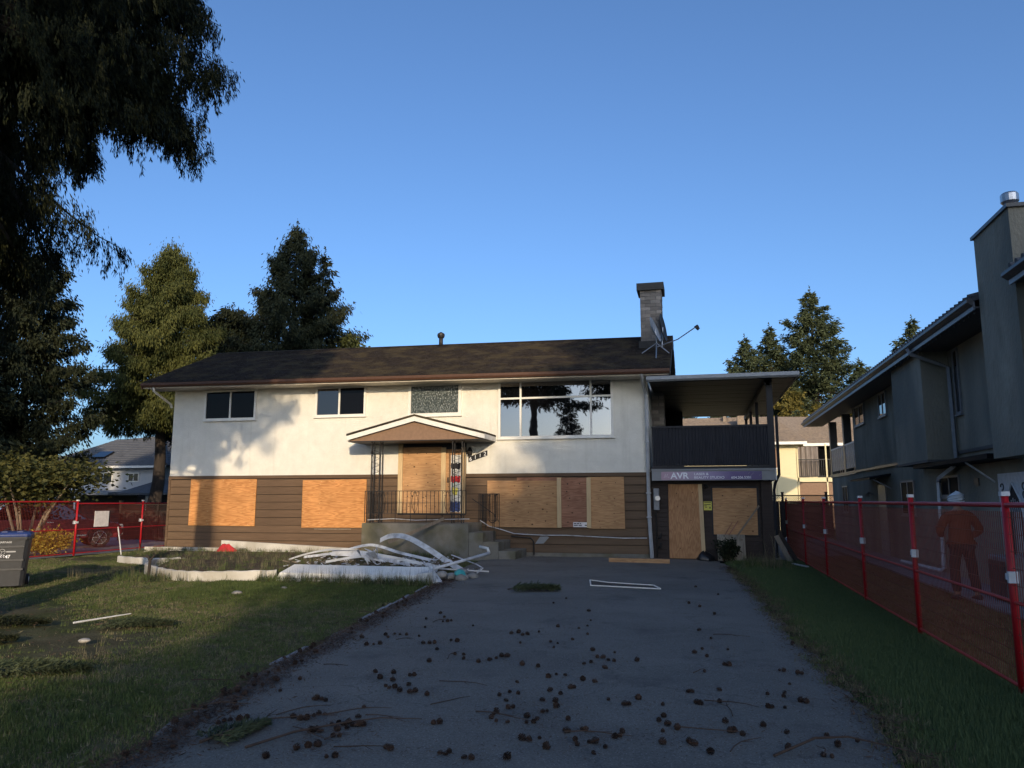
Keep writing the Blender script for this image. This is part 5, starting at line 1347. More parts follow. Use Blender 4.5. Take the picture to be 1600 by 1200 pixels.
shrub("leafy_shrub", "dull brown leaved shrub under the dark cedar left of the blue grey house", (-25.0, 23.6, 0), (1.9, 2.2, 1.1), 9000, 0.15, 'brown_twigs', 72, stems=6, h0=1.4, bark='twig', r=0.04, clumps=70)
shrub("yellow_bush", "rounded bush with yellow leaves behind the left red fence", (-20.1, 20.6, 0), (0.75, 0.75, 0.42), 4200, 0.085, 'yellow', 73, stems=8, h0=0.0)
shrub("dark_shrub", "small dark green bush against the grey panel beside the side door", (0.72, 22.75, 0), (0.36, 0.28, 0.32), 1500, 0.085, 'cedar_dark', 74, stems=6, h0=0.0, clumps=16)

shrub("shade_tree", "unseen round tree added across the street to shade the porch and rubble", (12.7, -29.0, 0), (3.2, 2.8, 5.6), 5200, 0.55, 'shrub', 75, stems=6, h0=3.6, bark='bark', cat="tree", r=0.14, clumps=50)  # three unseen trees placed to block sun from porch, wall and lawn
shrub("shade_tree", "second unseen round tree added across the street to shade the lower right wall", (16.4, -29.0, 0), (2.9, 2.6, 5.9), 6500, 0.55, 'shrub', 76, stems=6, h0=4.6, bark='bark', cat="tree", r=0.14, clumps=50)
shrub("shade_tree", "low unseen round tree added across the street to shade the near lawn", (10.3, -28.6, 0), (2.2, 2.2, 3.3), 2300, 0.5, 'shrub', 77, stems=6, h0=3.7, bark='bark', cat="tree", r=0.12, clumps=40)
# ------------------------------------------------------------------ planting bed and rubble in front of the porch
def kerb(name, label, pts, h, w, m, cat="edging"):
    rings = []
    pts = [Vector((x, y, 0)) for x, y in pts]
    # resample smoothly (Catmull-Rom)
    dense = []
    for i in range(len(pts) - 1):
        p0, p1, p2, p3 = pts[max(i - 1, 0)], pts[i], pts[i + 1], pts[min(i + 2, len(pts) - 1)]
        for t in np.linspace(0, 1, 7, endpoint=False):
            dense.append(0.5 * ((2 * p1) + (p2 - p0) * t + (2 * p0 - 5 * p1 + 4 * p2 - p3) * t * t + (3 * p1 - p0 - 3 * p2 + p3) * t ** 3))
    dense.append(pts[-1])
    for i, p in enumerate(dense):
        d = (dense[min(i + 1, len(dense) - 1)] - dense[max(i - 1, 0)]).normalized(); n = Vector((-d.y, d.x, 0))
        k = 0.008 * math.sin(i * 1.7)
        rings.append([p - n * w / 2 + Vector((0, 0, -0.05)), p + n * w / 2 + Vector((0, 0, -0.05)), p + n * w / 2 + Vector((0, 0, h - 0.02 + k)), p + n * (w / 2 - 0.02) + Vector((0, 0, h + k)), p - n * (w / 2 - 0.02) + Vector((0, 0, h + k)), p - n * w / 2 + Vector((0, 0, h - 0.02 + k))])
    mb = MB(); mb.loft(rings)
    return tag(mb.build(name, m, base=tuple(dense[len(dense) // 2])), label, cat)
kerb("bed_edging", "curved white concrete edging around the planting bed on the lawn", [(-13.5, 18.3), (-13.75, 17.6), (-13.0, 16.4), (-12.1, 15.6), (-11.2, 15.0), (-10.5, 14.85), (-9.8, 15.1), (-9.0, 15.5)], 0.20, 0.10, 'concrete_pale')
kerb("bed_edging", "short white edging strip of the farther bed near the house's left corner", [(-15.9, 18.9), (-15.0, 18.5), (-14.0, 18.35), (-13.45, 18.6)], 0.16, 0.10, 'concrete_pale')
mb = MB(); mb.add([(-17.5, 21.9, -.05), (-13.9, 21.9, -.05), (-13.9, 22.02, -.05), (-17.5, 22.02, -.05), (-17.5, 21.9, .22), (-13.9, 21.9, .22), (-13.9, 22.02, .22), (-17.5, 22.02, .22)], [(0, 3, 2, 1), (4, 5, 6, 7), (0, 1, 5, 4), (1, 2, 6, 5), (2, 3, 7, 6), (3, 0, 4, 7)])
tag(mb.build("low_wall", 'concrete_pale', base=(-15.7, 22, 0)), "low pale concrete kerb along the house wall left of the red cloth", "wall")
mb = MB(); mb.add([(-14.9, 22.2, -.05), (-10.2, 22.2, -.05), (-10.2, 22.35, -.05), (-14.9, 22.35, -.05), (-14.9, 22.2, .44), (-10.2, 22.2, .24), (-10.2, 22.35, .24), (-14.9, 22.35, .44)], [(0, 3, 2, 1), (4, 5, 6, 7), (0, 1, 5, 4), (1, 2, 6, 5), (2, 3, 7, 6), (3, 0, 4, 7)])
tag(mb.build("low_wall", 'concrete_pale', base=(-12.5, 22.3, 0)), "sloping white concrete strip against the siding right of the red cloth", "wall")
# bed soil, mounded
nb_ = [(-13.6, 17.7), (-12.9, 16.5), (-12.0, 15.7), (-11.1, 15.1), (-10.4, 14.95), (-9.8, 15.2), (-9.0, 15.6), (-5.6, 16.4), (-6.3, 19.5), (-6.6, 21.6), (-10, 22.1), (-15.5, 21.85), (-17.4, 21.8), (-16.0, 19.0), (-14.0, 18.5)]
cx_, cy_ = -10.8, 18.6
rings = []
for q, z in ((1.0, 0.05), (0.93, 0.14), (0.75, 0.17), (0.5, 0.20), (0.25, 0.19), (0.03, 0.2)):
    rings.append([(cx_ + (x - cx_) * q, cy_ + (y - cy_) * q, z + random.uniform(-.012, .012)) for x, y in nb_])
mb = MB(); mb.loft(rings, cap=False); struct(mb.build("planting_bed", 'soil', smooth=True))
# fallen box beam
bt = thing("box_beam", "long white sheet metal trough lying on the grass in front of the porch", "beam", (-7.0, 15.6, 0))
mb = MB(); mb.add([(-8.85, 15.22, 0.02), (-5.35, 15.30, 0.02), (-5.45, 16.0, 0.02), (-8.75, 16.0, 0.02), (-8.80, 15.27, 0.17), (-5.36, 15.35, 0.17), (-5.6, 15.75, 0.31), (-8.72, 15.75, 0.31)], [(0, 3, 2, 1), (4, 5, 6, 7), (0, 1, 5, 4), (1, 2, 6, 5), (2, 3, 7, 6), (3, 0, 4, 7)])
mb.build("trough", 'white', bt, bevel=0.01)
mb = MB(); mb.box(-8.85, -6.9, 15.12, 15.17, 0.0, 0.05); mb.build("lip", 'white_old', bt)
mb = MB(); mb.add([(-5.62, 15.25, .02), (-5.28, 15.2, .02), (-5.2, 15.6, .0), (-5.5, 15.75, .28), (-5.35, 15.3, .24), (-5.7, 15.3, .2)], [(0, 1, 4, 5), (1, 2, 3, 4), (0, 5, 3), (4, 3, 5)]); mb.build("torn_end", 'white_old', bt)
# arched vinyl strips
def strip(name, label, pts, w, m, cat="strip", t=0.007, tiltv=0.35):
    rings = []; pts = [Vector(p) for p in pts]
    dense = []
    for i in range(len(pts) - 1):
        p0, p1, p2, p3 = pts[max(i - 1, 0)], pts[i], pts[i + 1], pts[min(i + 2, len(pts) - 1)]
        for u in np.linspace(0, 1, 6, endpoint=False):
            dense.append(0.5 * ((2 * p1) + (p2 - p0) * u + (2 * p0 - 5 * p1 + 4 * p2 - p3) * u * u + (3 * p1 - p0 - 3 * p2 + p3) * u ** 3))
    dense.append(pts[-1])
    wv = Vector((0, tiltv, 1)).normalized()
    for i, p in enumerate(dense):
        d = (dense[min(i + 1, len(dense) - 1)] - dense[max(i - 1, 0)]).normalized()
        v = (wv - wv.dot(d) * d).normalized(); n = d.cross(v)
        k = w / 2
        rings.append([p - v * k - n * t * .4, p + v * k - n * t * 1.6, p + v * k - n * t * .7, p - v * k + n * t * 0.5])
    mb = MB(); mb.loft(rings); return tag(mb.build(name, m, base=tuple(dense[len(dense) // 2])), label, cat)
strip("siding_strip", "topmost arched white vinyl strip sprung up in front of the porch wall", [(-8.05, 18.9, 0.68), (-7.7, 18.75, 0.80), (-7.2, 18.55, 0.79), (-6.6, 18.3, 0.57), (-6.0, 18.1, 0.27), (-5.45, 17.8, 0.04)], 0.13, 'vinyl')
strip("siding_strip", "middle thin bent white strip over the rubble with a torn left end", [(-10.2, 18.9, 0.22), (-9.2, 18.7, 0.36), (-8.35, 18.5, 0.56), (-7.9, 18.4, 0.57), (-7.2, 18.2, 0.42), (-6.2, 18.0, 0.25)], 0.07, 'vinyl')
strip("siding_strip", "lowest wide white strip buried in weeds behind the trough", [(-8.9, 17.9, 0.42), (-8.1, 17.7, 0.42), (-7.3, 17.5, 0.34), (-6.5, 17.3, 0.24), (-5.85, 17.1, 0.15)], 0.16, 'vinyl')
strip("siding_strip", "thin white strip curving left from the rubble into the bed", [(-10.3, 18.3, 0.20), (-9.6, 18.0, 0.38), (-8.9, 17.8, 0.50), (-8.2, 17.7, 0.52)], 0.05, 'white_old')
strip("siding_strip", "grey board propped against the porch edge", [(-8.4, 20.3, 0.55), (-7.6, 21.3, 0.98), (-7.25, 21.7, 1.18)], 0.09, 'old_wood', cat="board")
strip("siding_strip", "torn white foam pipe lying behind the trough", [(-8.4, 16.6, 0.30), (-7.7, 16.6, 0.42), (-7.1, 16.6, 0.47), (-6.5, 16.5, 0.40), (-6.0, 16.4, 0.32)], 0.06, 'white_old', cat="pipe")
shr = MB()
gg = np.random.default_rng(9)
for k in range(16):
    c = Vector((-7.15 + gg.normal(0, .10), 16.5 + gg.normal(0, .06), 0.44 + gg.normal(0, .05)))
    a = [c + Vector(gg.normal(0, .09, 3)) for _ in range(3)]; shr.add(a + [p + Vector((0, .008, .012)) for p in a], [(0, 1, 2), (5, 4, 3), (0, 3, 4, 1), (1, 4, 5, 2), (2, 5, 3, 0)])
tag(shr.build("torn_wrapping", 'vinyl', base=(-7.15, 16.5, .4)), "crumpled shreds of white wrapping on the foam pipe", "wrapping")
tag(MB().tube([(-5.75, 16.3, 0.20), (-4.72, 17.4, 0.50)], 0.034, 10).build("white_pole", 'vinyl', base=(-5.2, 16.8, .3), smooth=True), "white pole lying up over the stones at the end of the rubble", "pole")
tag(MB().tube([(-4.72, 17.4, 0.50), (-4.78, 17.5, 0.60), (-5.0, 17.6, 0.63)], 0.035, 8).build("pole_hook", 'white_old', base=(-4.8, 17.5, .5), smooth=True), "bent white hook at the raised end of the pole", "pole")
tag(MB().bar((-5.72, 16.25, 0.26), (-5.28, 15.35, 0.03), 0.06, 0.06).build("white_stake", 'white', base=(-5.5, 15.8, 0)), "white wooden stake leaning from the pole down to the asphalt", "stake")
tag(MB().bar((-6.0, 16.6, 0.22), (-4.7, 17.3, 0.10), 0.035, 0.03).build("white_stick", 'white_old', base=(-5.3, 17, 0)), "thin white stick crossing under the pole", "stick")
tag(MB().tube([(-5.75, 17.8, 0.42), (-4.95, 17.2, 0.26), (-4.75, 17.0, 0.20), (-4.85, 16.85, 0.10)], 0.014, 6).build("white_wire", 'vinyl', base=(-5.3, 17.4, .2)), "stiff white wire bent to a hook beyond the stones", "wire")
def stone_mesh(seed, sx, sy, sz, m='stone'):
    g = np.random.default_rng(seed); mb = MB(); rings = []
    for th in np.linspace(0.25, math.pi - 0.25, 6):
        rings.append([(math.sin(th) * math.cos(a) * sx * g.uniform(.85, 1.12), math.sin(th) * math.sin(a) * sy * g.uniform(.85, 1.12), -math.cos(th) * sz * g.uniform(.9, 1.08)) for a in np.linspace(0, 2 * math.pi, 10, endpoint=False)])
    mb.loft(rings); return mb.mesh("stone", m, smooth=True)
for nm_, lb_, mm_, cnt, sz in (("debris_bits", "small broken white bits strewn through the rubble heap", 'vinyl', 110, .10), ("wood_bits", "splintered brown wood bits in the rubble heap", 'old_wood', 90, .14)):
    mb = MB(); g2 = np.random.default_rng(cnt)
    for k in range(cnt):
        c = Vector((g2.uniform(-9.4, -5.2), 16.2 + g2.uniform(0, 2.9), .0)); c.z = .20 + .12 * g2.random() * (1 if c.x < -6 else .3) if c.x < -5.8 else .04
        a = g2.uniform(0, 6.28); L_ = sz * g2.uniform(.4, 1.6); e = g2.normal(0, .3)
        mb.bar(c - Vector((math.cos(a), math.sin(a), e)) * L_ / 2, c + Vector((math.cos(a), math.sin(a), e)) * L_ / 2, sz * g2.uniform(.12, .45), .012, up=(g2.normal(0, .4), g2.normal(0, .4), 1))
    tag(mb.build(nm_, mm_), lb_, "debris", kind='stuff')
sm_ = [stone_mesh(i, .13, .11, .08) for i in range(4)]
gg = np.random.default_rng(14)
sp = [(-5.5, 16.1), (-5.25, 16.25), (-5.0, 16.3), (-5.1, 16.55), (-4.85, 16.55), (-5.35, 15.9), (-5.6, 15.85), (-4.95, 16.0), (-5.2, 16.75), (-5.65, 15.55), (-5.45, 15.6)]
for i, (x, y) in enumerate(sp):
    o = bpy.data.objects.new("stone", sm_[i % 4]); COL.objects.link(o); s = gg.uniform(.75, 1.25); o.scale = (s, s, s); o.location = (x, y, 0.05 * s + (0.09 if i in (3, 5) else 0)); o.rotation_euler = (gg.uniform(-.3, .3), 0, gg.uniform(0, 6))
    tag(o, "rounded field stone heaped at the end of the rubble by the driveway", "stone", "stones heaped beside the driveway")
for i, (x, y, z, s) in enumerate(((-7.9, 13.9, .0, .5), (-8.3, 12.95, 0, .8), (-7.3, 8.2, 0, .6))):
    o = bpy.data.objects.new("stone", sm_[i % 4]); COL.objects.link(o); o.scale = (s, s, s * .6); o.location = (x, y, z + .02)
    tag(o, ["small pale stone on the lawn nearest the trough", "flat pale stone on the lawn left of the small one", "pale stone in the shaded lawn near the driveway edge"][i], "stone")
mb = MB()
mb.loft([[(x * .16 * q + .03 * math.sin(a0 * 3), y * .12 * q, z) for a0 in np.linspace(0, 6.283, 9, endpoint=False) for x, y in [(math.cos(a0), math.sin(a0))]] for q, z in ((1, 0), (1.02, .03), (.7, .09), (.2, .12))])
gl = mb.build("work_glove", 'cloth_teal', base=(0, 0, 0)); gl.location = (-5.02, 16.12, .12); gl.rotation_euler = (.3, .2, 1); tag(gl, "teal work glove lying on the stones", "glove")
mb = MB(); mb.loft([[(x * .30 * q * (1 + .25 * math.sin(3 * a0 + 9 * z)), y * .20 * q * (1 + .2 * math.cos(4 * a0)), z * (1 + .10 * math.sin(3 * a0 + 1))) for a0 in np.linspace(0, 6.283, 18, endpoint=False) for x, y in [(math.cos(a0), math.sin(a0))]] for q, z in ((1, 0), (1.02, .04), (.8, .10), (.62, .14), (.35, .22), (.1, .2))])
rc_ = mb.build("red_cloth", 'cloth_red'); rc_.location = (-14.15, 21.3, 0.15); tag(rc_, "bright red cloth bundle lying at the house wall in the bed", "cloth")
mb = MB(); mb.loft([[(x * .24 * q * (1 + .2 * math.sin(3 * a0 + z * 9)), y * .20 * q * (1 + .22 * math.sin(5 * a0)), z * (1 + .25 * math.sin(2 * a0))) for a0 in np.linspace(0, 6.283, 16, endpoint=False) for x, y in [(math.cos(a0), math.sin(a0))]] for q, z in ((1, 0), (1.05, .06), (.85, .15), (.5, .21), (.15, .24))])
o = mb.build("bin_bag", 'plastic_black', smooth=True); o.location = (0.12, 22.85, 0.0); tag(o, "black plastic bag slumped beside the boarded side door", "bag")
# planks and panels at the garage
def leaning(name, label, p, q, w, t, m, cat): return tag(MB().bar(p, q, w, t, up=(0, -1, 0.2)).build(name, m, base=tuple((Vector(p) + Vector(q)) / 2)), label, cat)
leaning("plank", "longest pale stick leaning across the boarded side window", (1.02, 22.75, 0.72), (1.66, 23.05, 1.55), 0.045, 0.03, 'old_wood', "plank")
leaning("plank", "brown lath leaning left of the pale stick on the side window's board", (0.80, 22.95, 0.73), (1.08, 23.18, 1.12), 0.03, 0.02, 'ply_red', "plank")
leaning("plank", "short reddish lath, leftmost of those against the side window", (0.70, 22.95, 0.74), (0.92, 23.18, 1.08), 0.025, 0.02, 'ply_red', "plank")
leaning("plank", "weathered plank leaning on the garage corner post by the fence", (2.38, 22.5, 0.02), (2.08, 23.0, 0.72), 0.13, 0.025, 'old_wood', "plank")
leaning("plank", "dark board propped behind the weathered plank at the fence", (2.62, 23.2, 0.02), (2.15, 23.4, 0.85), 0.12, 0.02, 'siding_dark', "plank")
mb = MB(); mb.obox((0.86, 22.98, 0.38), (0.38, 0, 0), (0, 0.012, 0.003), (0, 0.09, 0.36)); tag(mb.build("leaning_plywood", 'ply_grey', base=(.86, 22.98, 0)), "weathered grey plywood panel leaning below the side window", "panel")
leaning("plank", "flat brown plank on the asphalt in front of the siding", (-2.42, 21.35, 0.075), (-0.80, 21.28, 0.075), 0.16, 0.035, 'ply_tan', "plank")
tag(MB().bar((2.35, 21.9, 0.05), (2.62, 21.0, 0.05), 0.06, 0.03).build("plank", 'white_old', base=(2.5, 21.4, 0)), "small pale lath in the grass by the fence", "plank")
# white screen frame on the driveway
sf = thing("screen_frame", "bent white window screen frame with dark mesh lying on the driveway", "frame", (-1.5, 15.5, .05))
mb = MB(); fp = [(-2.20, 15.95, .10), (-2.10, 15.32, .065), (-0.75, 15.02, .065), (-0.90, 15.50, .075), (-1.80, 15.78, .08)]
for a, b in zip(fp, fp[1:] + fp[:1]): mb.bar(a, b, 0.024, 0.02)
mb.build("frame", 'white', sf)
mb = MB(); mb.add([(x, y, z - .004) for x, y, z in fp] + [(x, y, z - .007) for x, y, z in fp], [(0, 1, 2, 3, 4), (9, 8, 7, 6, 5)]); mb.build("screen_mesh", 'iron', sf)
# fir sprig on the driveway and boughs on the lawn
def bough(name, label, loc, L, rot, n, m, leaf=0.065, lift=0.02, cat="branch"):
    t = thing(name, label, cat, loc); t.rotation_euler = (0, 0, rot)
    g = np.random.default_rng(int(abs(loc[0] * 100 + loc[1] * 10)))
    s = g.random(n) ** .8; side = g.choice([-1, 1], n); off = g.random(n) * 0.36 * L * (1.05 - s)
    P = np.stack([s * L, side * off, lift + g.random(n) * 0.07 * L * (1 - abs(2 * s - 1) * .6)], 1)
    d = unit(np.stack([np.full(n, .8), side * .8, g.normal(0, .35, n)], 1) + g.normal(0, .3, (n, 3)))
    w = unit(np.cross(d, g.normal(0, 1, (n, 3)))) * leaf * .09
    V = kites(P, d * leaf * g.uniform(.6, 1.3, (n, 1)), w); V[:, 2] = np.maximum(V[:, 2], 0.006)
    quads_obj("needles", V, n, m, t)
    mb = MB(); mb.tube([(-.1 * L, 0, .02), (.4 * L, .01, lift + .03 * L), (.95 * L, 0, lift)], [.012, .009, .004], 6)
    for q in range(7):
        x = L * (.1 + .11 * q); sd = 1 if q % 2 else -1; mb.tube([(x, 0, lift + .02), (x + .18 * L, sd * .28 * L * (1 - q / 9), lift + .02)], [.006, .002], 5)
    mb.build("stem", 'twig', t, base=(0, 0, 0))
bough("fir_sprig", "green fir sprig lying alone in the middle of the driveway", (-3.42, 14.25, .05), 0.85, R(5), 1500, 'weed', leaf=0.10, lift=0.05)
bough("fallen_bough", "grey green cedar bough on the lawn in the strip of sun beside the white stick", (-8.0, 9.3, 0), 0.9, R(20), 2600, 'weed')
bough("fallen_bough", "dark cedar bough heaped on the lawn at the left edge of the frame", (-9.3, 7.4, 0), 1.3, R(30), 4200, 'cedar_dark')
bough("fallen_bough", "long feathery bough in the foreground lawn left of the driveway", (-7.2, 6.3, 0), 1.3, R(25), 4200, 'weed')
bough("fallen_bough", "dark bough on the lawn near the bin's shadow", (-9.9, 9.0, 0), 1.1, R(10), 3200, 'cedar_dark')
bough("fallen_bough", "cedar bough on the asphalt at the lower left among cones", (-3.35, 4.95, .05), 0.5, R(70), 1800, 'weed', leaf=.05)
tag(MB().tube([(-8.35, 9.15, .05), (-8.1, 9.95, .07)], [.014, .008], 6).build("white_stick", 'white_old', base=(-8.2, 9.5, 0)), "thin whitish stick lying on the sunlit lawn", "stick")
# forked post in the lawn
mb = MB(); mb.tube([(-11.75, 14.9, -.05), (-11.74, 14.9, .42)], [.035, .03], 8); mb.tube([(-11.74, 14.9, .40), (-11.84, 14.9, .52)], [.026, .02], 6); mb.tube([(-11.74, 14.9, .40), (-11.63, 14.9, .52)], [.026, .02], 6)
tag(mb.build("forked_stump", 'bark', base=(-11.75, 14.9, 0)), "small forked dead stem at the bend of the bed edging", "stump")
leaning("plank", "pale stick leaning by the low kerb at the house's left corner", (-17.6, 21.0, 0.02), (-18.3, 21.6, 0.85), 0.03, 0.02, 'white_old', "stick")

# ------------------------------------------------------------------ wheelie bin
bn = thing("wheelie_bin", "dark grey wheelie bin with blue lid and white lettering at the left edge", "bin", (-13.42, 12.95, 0.0)); bn.rotation_euler = (0, 0, R(40))
Z0 = (0, 0, 0)
def rr(hx, hy, z, b=0.06, oy=0):
    return [(-hx + b, -hy + oy, z), (hx - b, -hy + oy, z), (hx, -hy + b + oy, z), (hx, hy - b + oy, z), (hx - b, hy + oy, z), (-hx + b, hy + oy, z), (-hx, hy - b + oy, z), (-hx, -hy + b + oy, z)]
MB().loft([rr(.25, .26, .03, oy=.02), rr(.27, .29, .35, oy=.01), rr(.31, .35, .96), rr(.31, .35, .965)]).build("body", 'bin', bn, Z0, bevel=0.01)
MB().loft([rr(.33, .37, .93), rr(.335, .375, .97), rr(.33, .37, .985)]).build("rim", 'bin', bn, Z0)
MB().loft([rr(.335, .38, .986), rr(.34, .385, 1.03), rr(.30, .34, 1.07), rr(.20, .24, 1.085)]).build("lid", 'bin_lid', bn, Z0, bevel=0.01)
for x in (-.12, .14): MB().box(x - .05, x + .05, -.30, .20, 1.075, 1.095).build("lid_rib", 'bin_lid', bn, Z0)
for z, y in ((.78, -.345), (.52, -.31), (.34, -.295)): MB().box(-.20, .24, y - .012, y + .03, z, z + .035).build("body_rib", 'bin', bn, Z0)
for s_ in (-1, 1):
    w_ = MB(); w_.tube([(s_ * .24, .36, .11), (s_ * .30, .36, .11)], .11, 18); wo_ = w_.build("wheel", 'rubber', bn, Z0)
    w_ = MB(); w_.tube([(s_ * .295, .36, .11), (s_ * .305, .36, .11)], .05, 12); w_.build("hub", 'clamp', wo_, Z0)
MB().tube([(-.25, .40, .95), (-.25, .45, 1.0), (.25, .45, 1.0), (.25, .40, .95)], .018, 8).build("handle", 'bin', bn, Z0)
for body, z, y, sz, mm in (("GARBAGE", .87, -.3535, .05, 'text_grey'), ("36647", .58, -.327, .085, 'text_white')):
    t_ = text(body, sz, (0, 0, 0), mm, bn, name="lettering", bold=.002); t_.location = (-.20, y, z); t_.rotation_euler = (R(86), 0, 0)
mb = MB(); mb.tube([(-.13 + .055 * math.cos(a), -.335, .70 + .055 * math.sin(a)) for a in np.linspace(0, 6.283, 18)], .006, 5)
for a in (0.3, 2.4, 4.5): mb.tube([(-.13, -.335, .70), (-.13 + .05 * math.cos(a), -.335, .70 + .05 * math.sin(a))], .006, 5)
mb.box(-.06, .10, -.338, -.333, .69, .715); mb.build("emblem", 'text_grey', bn, Z0)
b2_ = thing("wheelie_bin", "second dark bin mostly hidden behind the blue lidded one", "bin", (-14.25, 13.70, 0.0)); b2_.rotation_euler = (0, 0, R(52))
MB().loft([rr(.25, .26, .03, oy=.02), rr(.29, .31, .5, oy=.01), rr(.31, .35, .90)]).build("body", 'black', b2_, Z0)
MB().loft([rr(.33, .37, .905), rr(.335, .375, .95), rr(.20, .24, .99)]).build("lid", 'black', b2_, Z0)
for s_ in (-1, 1):
    w_ = MB(); w_.tube([(s_ * .24, .33, .11), (s_ * .30, .33, .11)], .11, 18); wo_ = w_.build("wheel", 'rubber', b2_, Z0)
    w_ = MB(); w_.tube([(s_ * .295, .33, .11), (s_ * .305, .33, .11)], .05, 12); w_.build("hub", 'clamp', wo_, Z0)

# ------------------------------------------------------------------ parked car (front towards local +X)
car = thing("parked_car", "dark red car parked behind the left red fence, bonnet to the right", "car", (-23.3, 24.2, 0)); car.rotation_euler = (0, 0, R(52))
lo = [(-2.15, .38), (2.05, .32), (2.20, .50), (2.18, .72), (2.02, .86), (1.0, 1.00), (.9, 1.02), (-2.15, 1.02), (-2.22, .85)]
def sect(prof, ys): return [[(x * (1 - .03 * abs(y)), y, z) for x, z in prof] for y in ys]
mb = MB(); mb.loft([[(x * .97, y * .97, z * .99 + .01) for x, z in lo] if abs(y) > .8 else [(x, y, z) for x, z in lo] for y in (-.90, -.78, -.4, 0, .4, .78, .90)]); mb.build("body", 'car', car, Z0, bevel=0.03)
cab = [(1.0, 1.01), (.15, 1.55), (-.2, 1.62), (-1.55, 1.60), (-2.05, 1.01)]
mb = MB(); mb.loft([[(x, y * (1 - .16 * (z - 1.0) / .6), z) for x, z in cab] for y in (-.84, -.8, .8, .84)]); mb.build("cabin", 'glass_mid', car, Z0)
mb = MB(); mb.box(-1.6, .05, -.70, .70, 1.60, 1.645)
for y in (-.80, .80):
    for (xa, za, xb, zb2) in ((1.02, 1.0, .15, 1.58), (-.55, 1.0, -.6, 1.6), (-2.06, 1.0, -1.55, 1.6)): mb.bar((xa, y * 1.04, za), (xb, y * .88, zb2), .07, .05)
mb.build("pillars", 'car', car, Z0)
for x in (1.38, -1.35):
    for y in (-.86, .86):
        mb = MB(); mb.tube([(x, y - .11, .34), (x, y + .11, .34)], .36, 24); wl_ = mb.build("wheel", 'rubber', car, Z0)
        sg_ = 1 if y > 0 else -1
        mb = MB(); mb.tube([(x, y + sg_ * .10, .34), (x, y + sg_ * .118, .34)], .24, 20)
        mb.build("rim", 'iron', wl_, Z0)
        mb = MB()
        for k in range(6):
            a = k * math.pi / 3; mb.bar((x, y + sg_ * .128, .34), (x + .23 * math.cos(a), y + sg_ * .122, .34 + .23 * math.sin(a)), .02, .055, up=(0, 1, 0))
        mb.tube([(x + .235 * math.cos(a), y + sg_ * .12, .34 + .235 * math.sin(a)) for a in np.linspace(0, 6.283, 22)], .016, 5)
        mb.build("spokes", 'chrome', wl_, Z0)
        mb = MB(); mb.tube([(x + .41 * math.cos(a), y + sg_ * .035, .34 + .41 * math.sin(a)) for a in np.linspace(.1, math.pi - .1, 14)], .045, 6); mb.build("wheel_arch", 'black', car, Z0)
for y in (-.68, .68):
    MB().obox((2.12, y, .74), (.06, 0, 0), (0, .17, 0), (-.02, 0, .075)).build("headlight", 'lens', car, Z0)
    MB().obox((2.17, y, .47), (.03, 0, 0), (0, .08, 0), (0, 0, .04)).build("fog_light", 'lens', car, Z0)
MB().obox((2.17, 0, .68), (.03, 0, 0), (0, .45, 0), (-.01, 0, .09)).build("front_grille", 'black', car, Z0)
for y in (-.97, .97): MB().obox((.62, y, 1.04), (.08, 0, 0), (0, .10, 0), (0, 0, .07)).build("mirror", 'car', car, Z0)
for y in (-.895, .895):
    MB().box(-.9, .95, y - .012, y + .012, .40, .46).build("sill_trim", 'chrome', car, Z0)
    MB().box(-.35, -.15, y - .02, y + .02, .90, .93).build("door_handle", 'chrome', car, Z0)

# ------------------------------------------------------------------ person behind the right fence, seen from the back
pr = thing("person", "person in an orange jacket, dark trousers and pale turban walking behind the red fence", "person", (4.43, 15.1, 0.0)); pr.rotation_euler = (0, 0, R(8))
def skinned(name, m, verts, edges, radii, root, lv=2, parent=pr):
    me = bpy.data.meshes.new(name); me.from_pydata(verts, edges, [])
    o = bpy.data.objects.new(name, me); COL.objects.link(o)
    sk = o.modifiers.new("skin", 'SKIN'); sk.use_smooth_shade = True
    for i, r in enumerate(radii):
        v = me.skin_vertices[0].data[i]; v.radius = r if hasattr(r, '__len__') else (r, r); v.use_root = (i == root)
    ss = o.modifiers.new("sub", 'SUBSURF'); ss.levels = lv; ss.render_levels = lv
    dg = bpy.context.evaluated_depsgraph_get(); ev = o.evaluated_get(dg)
    nm = bpy.data.meshes.new_from_object(ev); nm.name = name
    o.modifiers.clear(); o.data = nm; nm.materials.clear(); nm.materials.append(M[m])
    o.parent = parent
    return o
# local axes: +Y away from the viewer (the way the person walks), X to the right
bodyv = [(0, 0, .95), (0, 0.01, 1.12), (0, .02, 1.32), (0, .03, 1.48), (0, .05, 1.56), (0, .07, 1.66), (0, .075, 1.74),      # 0-6 pelvis..crown
         (-.10, 0, .90), (-.13, .05, .50), (-.14, -.02, .09), (-.15, .10, .04),                                         # 7-10 left leg
         (.10, 0, .90), (.13, -.04, .50), (.14, -.14, .10), (.15, -.03, .05),                                            # 11-14 right leg
         (-.20, .03, 1.44), (-.33, .02, 1.20), (-.22, .22, 1.08), (-.17, .30, 1.09),                                      # 15-18 left arm
         (.20, .03, 1.44), (.34, .02, 1.19), (.24, .22, 1.07), (.19, .30, 1.08)]                                          # 19-22 right arm
bodye = [(0, 1), (1, 2), (2, 3), (3, 4), (4, 5), (5, 6), (0, 7), (7, 8), (8, 9), (9, 10), (0, 11), (11, 12), (12, 13), (13, 14), (3, 15), (15, 16), (16, 17), (17, 18), (3, 19), (19, 20), (20, 21), (21, 22)]
bodyr = [(.15, .11), (.145, .105), (.16, .115), (.12, .09), .052, (.078, .095), (.06, .07), .085, .062, .042, (.045, .035), .085, .062, .042, (.045, .035), .065, .048, .036, (.038, .022), .065, .048, .036, (.038, .022)]
skinned("body", 'skin', bodyv, bodye, bodyr, 0)
